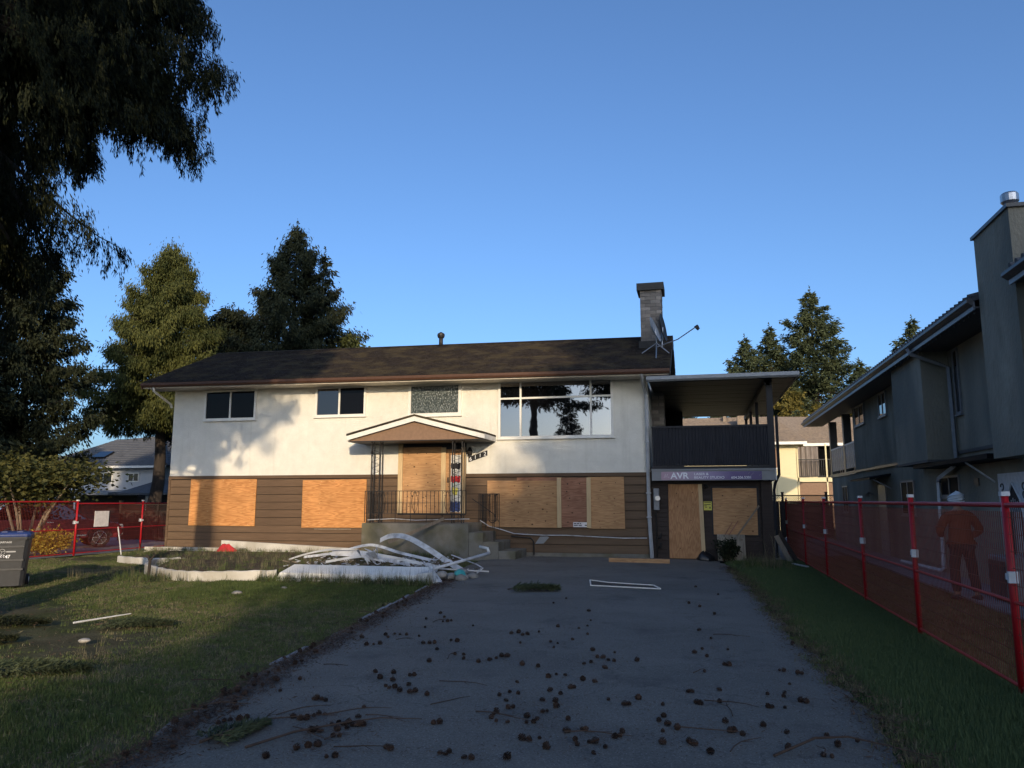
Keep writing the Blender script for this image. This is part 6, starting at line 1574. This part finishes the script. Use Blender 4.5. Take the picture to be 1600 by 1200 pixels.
for sgn in (-1, 1):
    wx, wy, wz = sgn * .17, .30, 1.09
    for k, (dx, ln) in enumerate(((.030, .075), (.012, .085), (-.008, .080), (-.028, .062))):
        skinned("finger", 'skin', [(wx - sgn * .02, wy + .02, wz + dx), (wx - sgn * .045, wy + .05, wz + dx), (wx - sgn * .065, wy + .05 + ln * .45, wz + dx - .008), (wx - sgn * .060 + sgn * .03, wy + .05 + ln * .7, wz + dx - .012)], [(0, 1), (1, 2), (2, 3)], [.010, .0095, .0085, .007], 0, 1)
    skinned("thumb", 'skin', [(wx, wy + .0, wz + .03), (wx - sgn * .01, wy + .035, wz + .062), (wx - sgn * .025, wy + .065, wz + .07)], [(0, 1), (1, 2)], [.012, .010, .008], 0, 1)
jv = [(0, .0, .98), (0, .01, 1.12), (0, .02, 1.32), (0, .03, 1.46), (-.20, .03, 1.43), (-.34, .02, 1.19), (-.24, .20, 1.08), (.20, .03, 1.43), (.35, .02, 1.18), (.26, .20, 1.07), (0, .045, 1.53)]
jo = skinned("jacket", 'jacket', jv, [(0, 1), (1, 2), (2, 3), (3, 4), (4, 5), (5, 6), (3, 7), (7, 8), (8, 9), (3, 10)], [(.185, .14), (.20, .15), (.205, .155), (.155, .12), .095, .075, .055, .095, .075, .055, .075], 1)
tv = [(0, 0, .97), (-.10, 0, .88), (-.13, .05, .50), (-.14, -.01, .12), (.10, 0, .88), (.13, -.04, .50), (.14, -.12, .13)]
skinned("trousers", 'trousers', tv, [(0, 1), (1, 2), (2, 3), (0, 4), (4, 5), (5, 6)], [(.165, .125), .108, .085, .075, .108, .085, .075], 0)
for sgn, y0_, z0_ in ((-1, -.04, .05), (1, -.16, .06)):
    x = sgn * .145
    MB().loft([[(x + hx * math.cos(a), y0_ + yy, z0_ - .045 + hz * (1 + math.sin(a))) for a in np.linspace(0, 6.283, 10, endpoint=False)] for yy, hx, hz in ((-.06, .03, .03), (-.04, .045, .05), (.05, .045, .05), (.14, .05, .035), (.20, .045, .025), (.22, .02, .015))]).build("shoe", 'shoe', pr, Z0, smooth=True)
rings = []
for z, r_ in ((1.66, .088), (1.69, .118), (1.73, .128), (1.775, .122), (1.81, .095), (1.835, .055), (1.845, .01)):
    rings.append([(r_ * 0.95 * math.cos(a) * (1 + .03 * math.sin(5 * a + z * 60)), .07 + r_ * 1.08 * math.sin(a) * (1 + .03 * math.sin(4 * a + z * 40)), z + .025 * math.sin(a + 1.2)) for a in np.linspace(0, 6.283, 20, endpoint=False)])
MB().loft(rings).build("turban", 'turban', pr, Z0, smooth=True)
for k in range(4):
    MB().tube([(.122 * math.cos(a), .07 + .136 * math.sin(a), 1.70 + .025 * k + .03 * math.sin(a + .9 * k)) for a in np.linspace(0, 6.283, 24)], .012, 6).build("turban_fold", 'turban', pr, Z0, smooth=True)
for s_ in (-1, 1):
    MB().loft([[(s_ * (.080 + xx), .06 + .022 * q * math.cos(a), 1.645 + .034 * q * math.sin(a)) for a in np.linspace(0, 6.283, 8, endpoint=False)] for xx, q in ((0, .8), (.012, 1), (.02, .6))]).build("ear", 'skin', pr, Z0, smooth=True)
    MB().tube([(s_ * .03, .165, 1.675), (s_ * .03, .172, 1.675)], .010, 8).build("eye", 'ink', pr, Z0)
MB().loft([[(.016 * q * math.cos(a), .155 + d_ + .012 * q * math.sin(a), z) for a in np.linspace(0, 6.283, 8, endpoint=False)] for z, q, d_ in ((1.68, .5, 0), (1.65, .9, .018), (1.635, 1.2, .028), (1.625, .6, .012))]).build("nose", 'skin', pr, Z0, smooth=True)
MB().obox((0, .165, 1.60), (.025, 0, 0), (0, .008, 0), (0, 0, .005)).build("mouth", 'cloth_red', pr, Z0)
MB().loft([[(.062 * q * math.cos(a), .09 + .075 * q * math.sin(a), z) for a in np.linspace(.1, 3.04, 10)] for z, q in ((1.62, 1.0), (1.585, 1.05), (1.55, .85), (1.52, .4))]).build("beard", 'hair', pr, Z0, smooth=True)

# ------------------------------------------------------------------ fallen cones and twigs on the driveway
def cone_mesh(seed, L=.075, Rr=.030):
    g = np.random.default_rng(seed); mb = MB()
    mb.loft([[(.35 * Rr * math.cos(a), .35 * Rr * math.sin(a), z) for a in np.linspace(0, 6.283, 6, endpoint=False)] for z in (-L / 2, 0, L / 2)])
    rows_ = 6
    for r_ in range(rows_):
        t = (r_ + .4) / rows_; z = -L / 2 + L * t * .95; rad = Rr * (math.sin(math.pi * min(.12 + t * .82, 1)) ** .6) * 1.05
        n = 8 if rad > .015 else 5
        for k in range(n):
            a = 2 * math.pi * (k + .5 * (r_ % 2)) / n + g.normal(0, .08); w = 2.0 * rad / n; ca, sa = math.cos(a), math.sin(a)
            rr_ = rad * g.uniform(1.05, 1.4)
            i0 = (.3 * Rr * ca, .3 * Rr * sa, z - .002); tip = (rr_ * ca, rr_ * sa, z + .012)
            mb.add([i0, (rr_ * .85 * ca - w * sa, rr_ * .85 * sa + w * ca, z + .006), (tip[0], tip[1], tip[2]), (rr_ * .85 * ca + w * sa, rr_ * .85 * sa - w * ca, z + .006), (.6 * rr_ * ca, .6 * rr_ * sa, z - .006)], [(0, 3, 2, 1), (4, 1, 2), (4, 2, 3)])
    return mb.mesh("pine_cone", 'cone')
cms = [cone_mesh(1), cone_mesh(2, .065, .033), cone_mesh(3, .085, .028)]
CONES = [(-3.77,11.17),(-3.59,10.81),(-3.79,10.61),(-3.48,10.42),(-3.42,10.44),(-3.39,10.51),(-3.56,9.92),(-2.97,10.16),(-4.06,9.05),(-3.84,9.27),(-3.75,9.12),(-3.76,9.36),(-3.68,9.34),(-3.59,9.33),(-3.4,9.27),(-3.8,8.6),(-3.73,8.65),(-3.67,8.7),(-3.18,8.81),(-3.11,8.83),(-3.06,8.86),(-2.9,8.49),(-2.83,9.02),(-2.92,9.06),(-2.77,7.86),(-2.52,8.27),(-2.46,8.06),(-2.62,8.27),(-2.26,7.94),(-2.17,8.1),(-2.13,8.16),(-2.1,8.27),(-2.04,8.28),(-2.18,8.05),(-1.79,7.91),(-1.62,7.86),(-3.11,7.27),(-2.92,7.27),(-2.73,7.21),(-2.69,7.22),(-2.96,7.04),(-2.81,6.98),(-2.6,6.84),(-2.79,6.76),(-2.73,6.7),(-2.69,6.73),(-2.6,6.62),(-2.49,6.59),(-2.46,6.63),(-2.32,6.54),(-3.18,6.2),(-3.13,6.21),(-3.08,6.18),(-1.67,7.16),(-2.33,9.67),(-2.26,9.77),(-2.17,9.6),(-2.12,9.65),(-2.02,9.88),(-2.08,9.08),(-1.75,9.23),(-1.65,9.15),(-1.65,8.89),(-1.52,9.43),(-1.86,10.33),(-1.57,10.26),(-1.49,10.49),(-1.51,10.96),(-1.66,11.85),(-2.34,12.63),(-2.24,13.27),(-1.2,8.83),(-0.95,8.77),(-1.4,9.85),(-1.19,8.1),(-1.13,8.19),(-1.1,8.46),(-1.04,8.45),(-0.97,8.34),(-0.91,8.31),(-0.96,7.95),(-0.68,8.39),(-1.43,7.43),(-1.38,7.56),(-1.29,7.54),(-1.1,7.39),(-0.98,7.34),(-1.16,7.06),(-1.13,7.09),(-1.32,6.92),(-1.21,6.83),(-1.71,6.66),(-1.61,6.5),(-1.65,6.79),(-1.57,6.76),(-1.32,6.58),(-1.21,6.58),(-1.17,6.41),(-1.54,6.29),(-1.51,6.32),(-1.61,6.09),(-1.6,6.15),(-1.6,5.98),(-1.54,5.91),(-1.45,5.9),(-1.34,6.07),(-1.31,5.92),(-1.26,5.94),(-1.25,6.24),(-1.22,6.27),(-1.25,6.02),(-1.02,6.08),(-0.79,6.74),(-0.64,6.61),(-0.61,6.63),(-0.55,6.83),(-0.98,5.77),(-0.88,5.85),(-0.85,5.83),(-0.59,5.85),(-0.63,5.72),(-0.6,5.76),(-1.25,5.52),(-1.2,5.51),(-1.14,5.57),(-0.89,5.59),(-0.86,5.49),(-0.79,5.56),(-0.75,5.57),(-1.05,5.37),(-0.67,5.48),(-0.73,5.34),(-3.09,5.67),(-3.01,5.63),(-2.97,5.65),(-2.96,5.74),(-2.94,5.79),(-2.89,5.79),(-2.78,5.37),(-2.77,5.44),(-2.71,5.37),(-2.71,5.55),(-2.68,5.6),(-2.62,5.56),(-2.61,5.62),(-2.55,5.56),(-2.51,5.57),(-2.47,5.58),(-2.61,5.43),(-2.56,5.49),(-2.57,5.29),(-2.53,5.3),(-2.6,5.77),(-2.68,6.05),(-1.98,5.74),(-1.94,5.77),(-2.69,4.99),(-2.63,5.04),(-2.57,5.07),(-2.1,5.13),(-2.06,5.1),(-2.79,4.78),(-2.41,4.87),(-2.36,4.89),(-1.71,5.1),(-1.67,5.09),(-1.66,5.14),(-1.53,5.05),(-1.48,5.05),(-1.26,5.11),(-0.21,13.16),(-0.04,12.81),(0.17,12.03),(-0.05,10.51),(0.09,9.94),(-0.02,9.23),(-0.1,8.98),(0.03,8.81),(0.26,9.27),(-0.0,8.05),(0.2,8.42),(0.24,8.41),(0.72,8.32),(0.76,8.31),(0.88,8.23),(0.91,8.2),(0.75,7.73),(-0.15,7.18),(-0.12,7.18),(-0.07,6.81),(-0.04,6.79),(0.12,7.32),(0.11,6.9),(-0.34,6.69),(0.52,7.28),(0.67,7.37),(0.65,7.23),(0.49,6.84),(0.52,6.84),(0.62,6.86),(0.77,7.11),(0.81,7.08),(-0.32,6.34),(-0.35,6.21),(-0.28,6.12),(-0.31,5.95),(-0.21,6.04),(0.14,6.31),(0.16,6.07),(0.19,6.09),(0.25,6.01),(0.41,6.28),(0.56,6.15),(0.83,6.13),(0.87,5.95),(0.53,5.79),(-0.3,5.67),(-0.12,5.74),(-0.09,5.69),(0.02,5.54),(1.19,7.22),(1.02,6.08),(0.79,5.67),(0.74,5.68),(1.01,9.84),(1.13,9.68),(0.28,14.53),(-0.11,15.66),(-4.35,6.95),(-4.37,7.08),(-4.05,6.2),(-3.82,5.51),(-3.92,5.38),(-3.77,5.31),(-3.74,5.33),(-3.76,5.16),(-3.54,4.85),(-3.73,4.85),(-3.68,4.72),(-3.74,4.64),(-3.57,5.41),(-3.56,5.47),(-3.53,5.5),(-3.47,5.53),(-3.44,5.58),(-3.27,5.38),(-2.8,4.79),(-2.68,4.97),(-2.64,5.05),(-2.58,5.08),(-3.69,6.86),(-3.19,6.21),(-3.18,6.24),(-3.1,5.67),(-3.02,5.64),(-2.98,5.68),(-2.76,5.4),(-2.77,5.35),(-3.92,6.6),(-3.89,6.25),(-4.13,5.9),(-4.47,10.67),(-4.55,10.29),(-3.9,6.79),(-3.91,6.32),(-4.83,12.34),(-4.6,11.01),(-4.19,6.41),(-4.21,6.95),(-4.87,11.33),(-4.64,11.66),(-4.35,9.38),(-4.18,8.1),(-3.8,5.98),(-4.8,12.44),(-4.18,6.9),(-5.06,12.06),(-4.82,11.24),(-4.38,8.11),(-4.09,7.62),(-4.04,6.27),(-3.69,5.81),(-3.97,5.82),(-4.34,8.29),(-4.43,7.87),(-3.64,6.42),(-4.1,7.51),(-3.88,6.79),(-4.11,7.19),(-4.4,8.47),(-4.79,12.0),(-3.99,6.57),(-4.64,10.29),(-4.14,7.06),(-4.01,6.34),(-4.46,9.61),(-4.62,11.88),(-5.01,12.84)]
gg = np.random.default_rng(77)
for i, (x, y) in enumerate(CONES):
    o = bpy.data.objects.new("pine_cone", cms[i % 3]); COL.objects.link(o)
    s = gg.uniform(.38, .78); o.scale = (s, s, s)
    el_, er_ = edge_x(LEFT_EDGE, y), edge_x(RIGHT_EDGE, y)
    t = min(max((x - el_) / (er_ - el_), 0), 1); z = .030 + .02 * (1 - (2 * t - 1) ** 2) if 0 < t < 1 else .0
    o.location = (x, y, z + .024 * s); o.rotation_euler = (R(90) + gg.normal(0, .25), gg.normal(0, .3), gg.uniform(0, 6.28))
    tag(o, "brown conifer cone lying on the driveway", "pine cone", "cones fallen on the driveway")
for i in range(28):
    j = int(gg.integers(0, len(CONES))); x, y = CONES[j]; x += gg.normal(0, .25); y += gg.normal(0, .2); a = gg.normal(0, .5) + (0 if i % 3 else 1.2); L_ = gg.uniform(.15, .55)
    pts = [(L_ * (q - .5), .05 * L_ * math.sin(q * 5 + i), .01 + .012 * math.sin(q * 3)) for q in np.linspace(0, 1, 5)]
    mb = MB(); mb.tube(pts, [.005, .0045, .004, .003, .002], 5); mb.tube([pts[2], (pts[2][0] + .08, pts[2][1] + .05 * (1 if i % 2 else -1), .012)], [.003, .0015], 4)
    o = mb.build("fallen_twig", 'twig'); o.location = (x, y, .052); o.rotation_euler = (0, 0, a)
    tag(o, "thin bare twig lying among the cones on the driveway", "twig", "twigs fallen on the driveway")
def long_twig(label, pts, r=.010): tag(MB().tube(pts, [r * (1 - .7 * i / (len(pts) - 1)) for i in range(len(pts))], 6).build("fallen_branch", 'twig', base=pts[len(pts) // 2]), label, "branch")
long_twig("long bare branch running up from the lower left between two rows of cones", [(-3.02, 4.9, .06), (-2.85, 5.25, .075), (-2.62, 5.55, .07), (-2.40, 5.72, .075), (-2.1, 5.82, .06)])
long_twig("forked dead branch at the driveway's lower right edge", [(0.42, 5.55, .06), (0.72, 5.9, .09), (0.95, 6.02, .08), (1.2, 5.9, .07), (1.45, 5.75, .05)])

# needle litter along both edges (nobody could count it)
def litter(name, label, n, xs, ys, zs, m, ln=.06, wd=.004):
    a = gg.uniform(0, 6.28, n); d = np.stack([np.cos(a), np.sin(a), gg.normal(0, .25, n)], 1) * ln * gg.uniform(.4, 1.4, (n, 1))
    w = np.stack([-np.sin(a), np.cos(a), gg.normal(0, .4, n)], 1) * wd
    o = quads_obj(name, kites(np.stack([xs, ys, zs], 1), d, w), n, m); tag(o, label, "litter", kind='stuff')
n = 17000; yy = 3.4 + (gg.random(n) ** 1.15) * 14; ex = np.array([edge_x(LEFT_EDGE, y) for y in yy])
litter("needle_litter", "rusty needles and bark crumbs along the driveway's left edge", n, ex + .12 + np.abs(gg.normal(0, .26, n)) - .1, yy, .022 + gg.random(n) * .02, 'needles', .05, .0045)
n = 7000; yy = 4 + gg.random(n) * 17; ex = np.array([edge_x(RIGHT_EDGE, y) for y in yy])
litter("needle_litter", "brown needles and dry straw along the driveway's right edge", n, ex + gg.normal(.02, .13, n), yy, .012 + gg.random(n) * .03, 'needles', .06, .004)
n = 13000; j = gg.integers(0, len(CONES), n); C_ = np.array(CONES)
litter("needle_litter", "scattered needles around the fallen cones", n, C_[j, 0] + gg.normal(0, .16, n), C_[j, 1] + gg.normal(0, .12, n), .052 + gg.random(n) * .006, 'needles', .03, .0018)
n = 9000; yy = 3.2 + gg.random(n) ** 1.4 * 13; xx = gg.uniform(-14, -3.6, n); kk = (xx < np.interp(yy, [q[1] for q in LEFT_EDGE], [q[0] for q in LEFT_EDGE])) & (xx > -1.3 * yy - 3) & ((np.sin(xx * 1.3 + 2 * np.sin(yy * .8)) + gg.normal(0, .5, n)) > 0)
litter("lawn_litter", "dead needles, bark bits and straw lying in the front lawn", int(kk.sum()), xx[kk], yy[kk], .005 + gg.random(int(kk.sum())) * .035, 'needles', .06, .006)
n = 2600; yy = 3.2 + gg.random(n) ** 1.3 * 13; xx = gg.uniform(-13, -3.6, n); kk = (xx < np.interp(yy, [q[1] for q in LEFT_EDGE], [q[0] for q in LEFT_EDGE])) & (xx > -1.3 * yy - 3)
litter("straw_litter", "pale straw bits lying in the front lawn", int(kk.sum()), xx[kk], yy[kk], .015 + gg.random(int(kk.sum())) * .03, 'grass_dry', .07, .004)
# pale broken kerb stones along the left driveway edge
ks = thing("kerb_strip", "broken line of pale kerb stones along the driveway's left edge", "kerb", (-4.6, 11, 0))
y = 7.6; k = 0
while y < 17:
    L_ = random.uniform(.35, .8); x = edge_x(LEFT_EDGE, y + L_ / 2) - .06; xe = (edge_x(LEFT_EDGE, y + L_) - edge_x(LEFT_EDGE, y))
    if random.random() > .22:
        mb = MB(); mb.bar((x - xe / 2, y, -.024), (x + xe / 2, y + L_ - .05, -.020 + random.uniform(-.01, .01)), .06, .06, up=(random.uniform(-.1, .1), 0, 1)); mb.build("kerb_stone", 'walk', ks, bevel=.01)
    y += L_; k += 1

# ------------------------------------------------------------------ grass (geometry-node tufts) and weeds
lib = bpy.data.collections.new("grass_tufts")     # not linked to the scene: only instanced
def tuft(name, n, h, spread, m, seed, wd=.004, lean=.5):
    g = np.random.default_rng(seed)
    P = np.zeros((n, 3)); P[:, :2] = g.normal(0, spread, (n, 2))
    a = g.uniform(0, 6.28, n); l_ = np.abs(g.normal(0, lean, n))
    d = np.stack([np.cos(a) * l_, np.sin(a) * l_, np.ones(n)], 1); d = unit(d) * h * g.uniform(.35, 1.25, (n, 1))
    w = np.stack([-np.sin(a), np.cos(a), np.zeros(n)], 1) * wd
    V = np.empty((n, 4, 3)); V[:, 0] = P - w; V[:, 1] = P + w; V[:, 2] = P + d + w * .15; V[:, 3] = P + d - w * .15
    me = bpy.data.meshes.new(name); me.from_pydata(V.reshape(-1, 3).tolist(), [], [(4 * i, 4 * i + 1, 4 * i + 2, 4 * i + 3) for i in range(n)]); me.materials.append(M[m])
    o = bpy.data.objects.new(name, me); lib.objects.link(o); return o
def lib_of(name, objs):
    c = bpy.data.collections.new(name)
    for o in objs: c.objects.link(o)
    return c
cA = lib_of("lawn_tufts", [tuft("tuft", 46, .030, .065, 'grass', 1, lean=.9), tuft("tuft", 40, .026, .07, 'grass', 2, lean=1.0), tuft("tuft", 40, .038, .06, 'grass', 3, lean=1.0), tuft("tuft", 34, .034, .07, 'grass_dry', 4, lean=1.3), tuft("tuft", 30, .03, .07, 'grass_dry', 5, lean=1.6)])
cB = lib_of("green_tufts", [tuft("tuft", 46, .075, .060, 'grass_green', 6), tuft("tuft", 46, .06, .07, 'grass_green', 7, lean=.7), tuft("tuft", 40, .09, .05, 'grass_green', 8)])
cE = lib_of("mid_tufts", [tuft("tuft", 44, .055, .065, 'grass_mid', 21, lean=.7), tuft("tuft", 40, .045, .07, 'grass_mid', 22, lean=1.0), tuft("tuft", 40, .05, .06, 'grass', 23, lean=.8)])
cC = lib_of("dry_tufts", [tuft("tuft", 40, .06, .07, 'grass_dry', 9, lean=1.2), tuft("tuft", 40, .05, .07, 'grass', 10, lean=.9)])
cD = lib_of("tall_tufts", [tuft("tuft", 26, .22, .07, 'grass', 11, wd=.005, lean=.35), tuft("tuft", 22, .18, .08, 'weed', 12, wd=.006, lean=.5), tuft("tuft", 14, .34, .06, 'grass_dry', 13, wd=.004, lean=.3)])
def grass(name, label, pts, coll, smin, smax, seed):
    me = bpy.data.meshes.new(name); me.from_pydata([tuple(p) for p in pts], [], [])
    o = bpy.data.objects.new(name, me); COL.objects.link(o); tag(o, label, "grass", kind='stuff')
    ng = bpy.data.node_groups.new(name, 'GeometryNodeTree')
    ng.interface.new_socket("Geometry", in_out='INPUT', socket_type='NodeSocketGeometry'); ng.interface.new_socket("Geometry", in_out='OUTPUT', socket_type='NodeSocketGeometry')
    N, L = ng.nodes, ng.links
    gi, go = N.new('NodeGroupInput'), N.new('NodeGroupOutput')
    ci = N.new('GeometryNodeCollectionInfo'); ci.inputs[0].default_value = coll; ci.inputs["Separate Children"].default_value = True; ci.inputs["Reset Children"].default_value = True
    ip = N.new('GeometryNodeInstanceOnPoints'); ip.inputs["Pick Instance"].default_value = True
    rv = N.new('FunctionNodeRandomValue'); rv.data_type = 'FLOAT_VECTOR'; rv.inputs[0].default_value = (-.12, -.12, 0); rv.inputs[1].default_value = (.12, .12, 6.283); rv.inputs["Seed"].default_value = seed
    rs = N.new('FunctionNodeRandomValue'); rs.data_type = 'FLOAT'; rs.inputs[2].default_value = smin; rs.inputs[3].default_value = smax; rs.inputs["Seed"].default_value = seed + 1
    L.new(gi.outputs[0], ip.inputs["Points"]); L.new(ci.outputs[0], ip.inputs["Instance"]); L.new(rv.outputs[0], ip.inputs["Rotation"]); L.new(rs.outputs[1], ip.inputs["Scale"]); L.new(ip.outputs[0], go.inputs[0])
    md = o.modifiers.new("tufts", 'NODES'); md.node_group = ng
    return o
def in_poly(x, y, poly):
    r_ = np.zeros(len(x), bool); n = len(poly)
    for i in range(n):
        (xa, ya), (xb, yb) = poly[i], poly[(i + 1) % n]
        if ya == yb: continue
        c = ((ya > y) != (yb > y)) & (x < (xb - xa) * (y - ya) / (yb - ya) + xa); r_ ^= c
    return r_
bed_poly = nb_
lz = lambda X, Y: -0.032 + 0.02 * (np.sin(X * 1.7 + 1.1 * np.sin(Y * 0.9)) * np.sin(Y * 1.3 + 0.8 * np.sin(X * 1.1)))
def scatter(n, x0, x1, y0, y1, near=True):
    y = y0 + (y1 - y0) * (gg.random(n) ** (1.35 if near else 1.0)); x = gg.uniform(x0, x1, n); return x, y
exv = lambda E, y: np.interp(y, [p[1] for p in E], [p[0] for p in E])
x, y = scatter(52000, -18.9, -3.3, 2.8, 22.8)
patch = np.sin(x * .9 + 1.3 * np.sin(y * .7)) + np.sin(y * 1.1 + 1.7 * np.sin(x * .6)) + gg.normal(0, .55, len(x))
k = (x < exv(LEFT_EDGE, y) - .05) & ~in_poly(x, y, bed_poly) & (x > -1.35 * y - 4.5)
k1 = k & (patch > -.75)
grass("lawn_grass", "patchy mossy grass of the front lawn", np.stack([x[k1], y[k1], lz(x[k1], y[k1])], 1), cA, .6, 1.25, 1)
x, y = scatter(420, -15, -4.0, 3.5, 17.0); k = (x < exv(LEFT_EDGE, y) - .2) & ~in_poly(x, y, bed_poly) & (x > -1.3 * y - 4)
grass("lawn_weeds", "scattered taller weed tufts in the front lawn", np.stack([x[k], y[k], lz(x[k], y[k])], 1), cD, .22, .55, 9)
x, y = scatter(5500, -10, -5.3, 11.5, 16.0, False); k = (x < exv(LEFT_EDGE, y) - .05) & ~in_poly(x, y, bed_poly) & (gg.random(len(x)) < np.clip((y - 11.5) / 3, .1, 1))
grass("lush_grass", "longer green grass in front of the white trough", np.stack([x[k], y[k], lz(x[k], y[k])], 1), cE, .6, 1.3, 2)
x, y = scatter(3500, -8, -4, 3.0, 6.5, False); k = (x < exv(LEFT_EDGE, y) - .5)
grass("lush_grass", "green grass in the lower left corner", np.stack([x[k], y[k], lz(x[k], y[k])], 1), cE, .5, .9, 3)
x, y = scatter(22000, .5, 2.72, 3.2, 23.0); k = (x > exv(RIGHT_EDGE, y) + .12 + np.abs(gg.normal(0, .1, len(x))))
grass("side_grass", "dark green grass between the driveway and the right fence", np.stack([x[k], y[k], lz(x[k], y[k])], 1), cB, .6, 1.15, 4)
x, y = scatter(9000, 2.72, 4.5, 4.0, 26.0)
grass("dry_grass", "dry brownish grass behind the right red fence", np.stack([x, y, lz(x, y)], 1), cC, .6, 1.2, 5)
x, y = scatter(2600, -17, -5.8, 15.2, 22.0, False); k = in_poly(x, y, bed_poly) & (gg.random(len(x)) < .75)
grass("bed_weeds", "tall weeds and grass growing in the planting bed", np.stack([x[k], y[k], .15 + 0 * x[k]], 1), cD, .28, .75, 6)
x = np.concatenate([gg.uniform(-9.2, -5.3, 260), gg.normal(1.5, .35, 240), gg.normal(-11.8, .9, 120)]); y = np.concatenate([gg.uniform(15.0, 15.25, 260), gg.normal(21.6, .7, 240), gg.normal(15.0, .35, 120)])
k = (x < -5) | (x > exv(RIGHT_EDGE, y) + .15)
grass("edge_weeds", "tall weed clumps along the trough and by the garage corner", np.stack([x[k], y[k], 0 * x[k]], 1), cD, .4, 1.0, 7)
x, y = scatter(1200, .6, 1.6, 5.0, 20.0); k = np.abs(x - exv(RIGHT_EDGE, y) - .12) < .2
grass("straw_edge", "pale straw along the driveway's right edge", np.stack([x[k], y[k], 0 * x[k]], 1), cC, .5, 1.1, 8)
for i, (x, y) in enumerate(((1.62, 20.6), (1.75, 20.2), (1.88, 20.3), (1.70, 19.8))):
    mb = MB(); h = .75 + .08 * i
    mb.tube([(0, 0, 0), (.02 * (i - 1), .02, h * .5), (.05 * (i - 1.5), .03, h)], [.007, .006, .003], 5)
    for q in range(3): mb.tube([(.01, .01, h * (.35 + .2 * q)), (.06 * (1 if q % 2 else -1), .02, h * (.5 + .2 * q))], [.003, .0015], 4)
    o = mb.build("dry_stalk", 'grass_dry'); o.location = (x, y, 0); tag(o, "tall pale dry weed stalk in the grass near the garage corner", "weed stalk", "dry weed stalks by the garage")
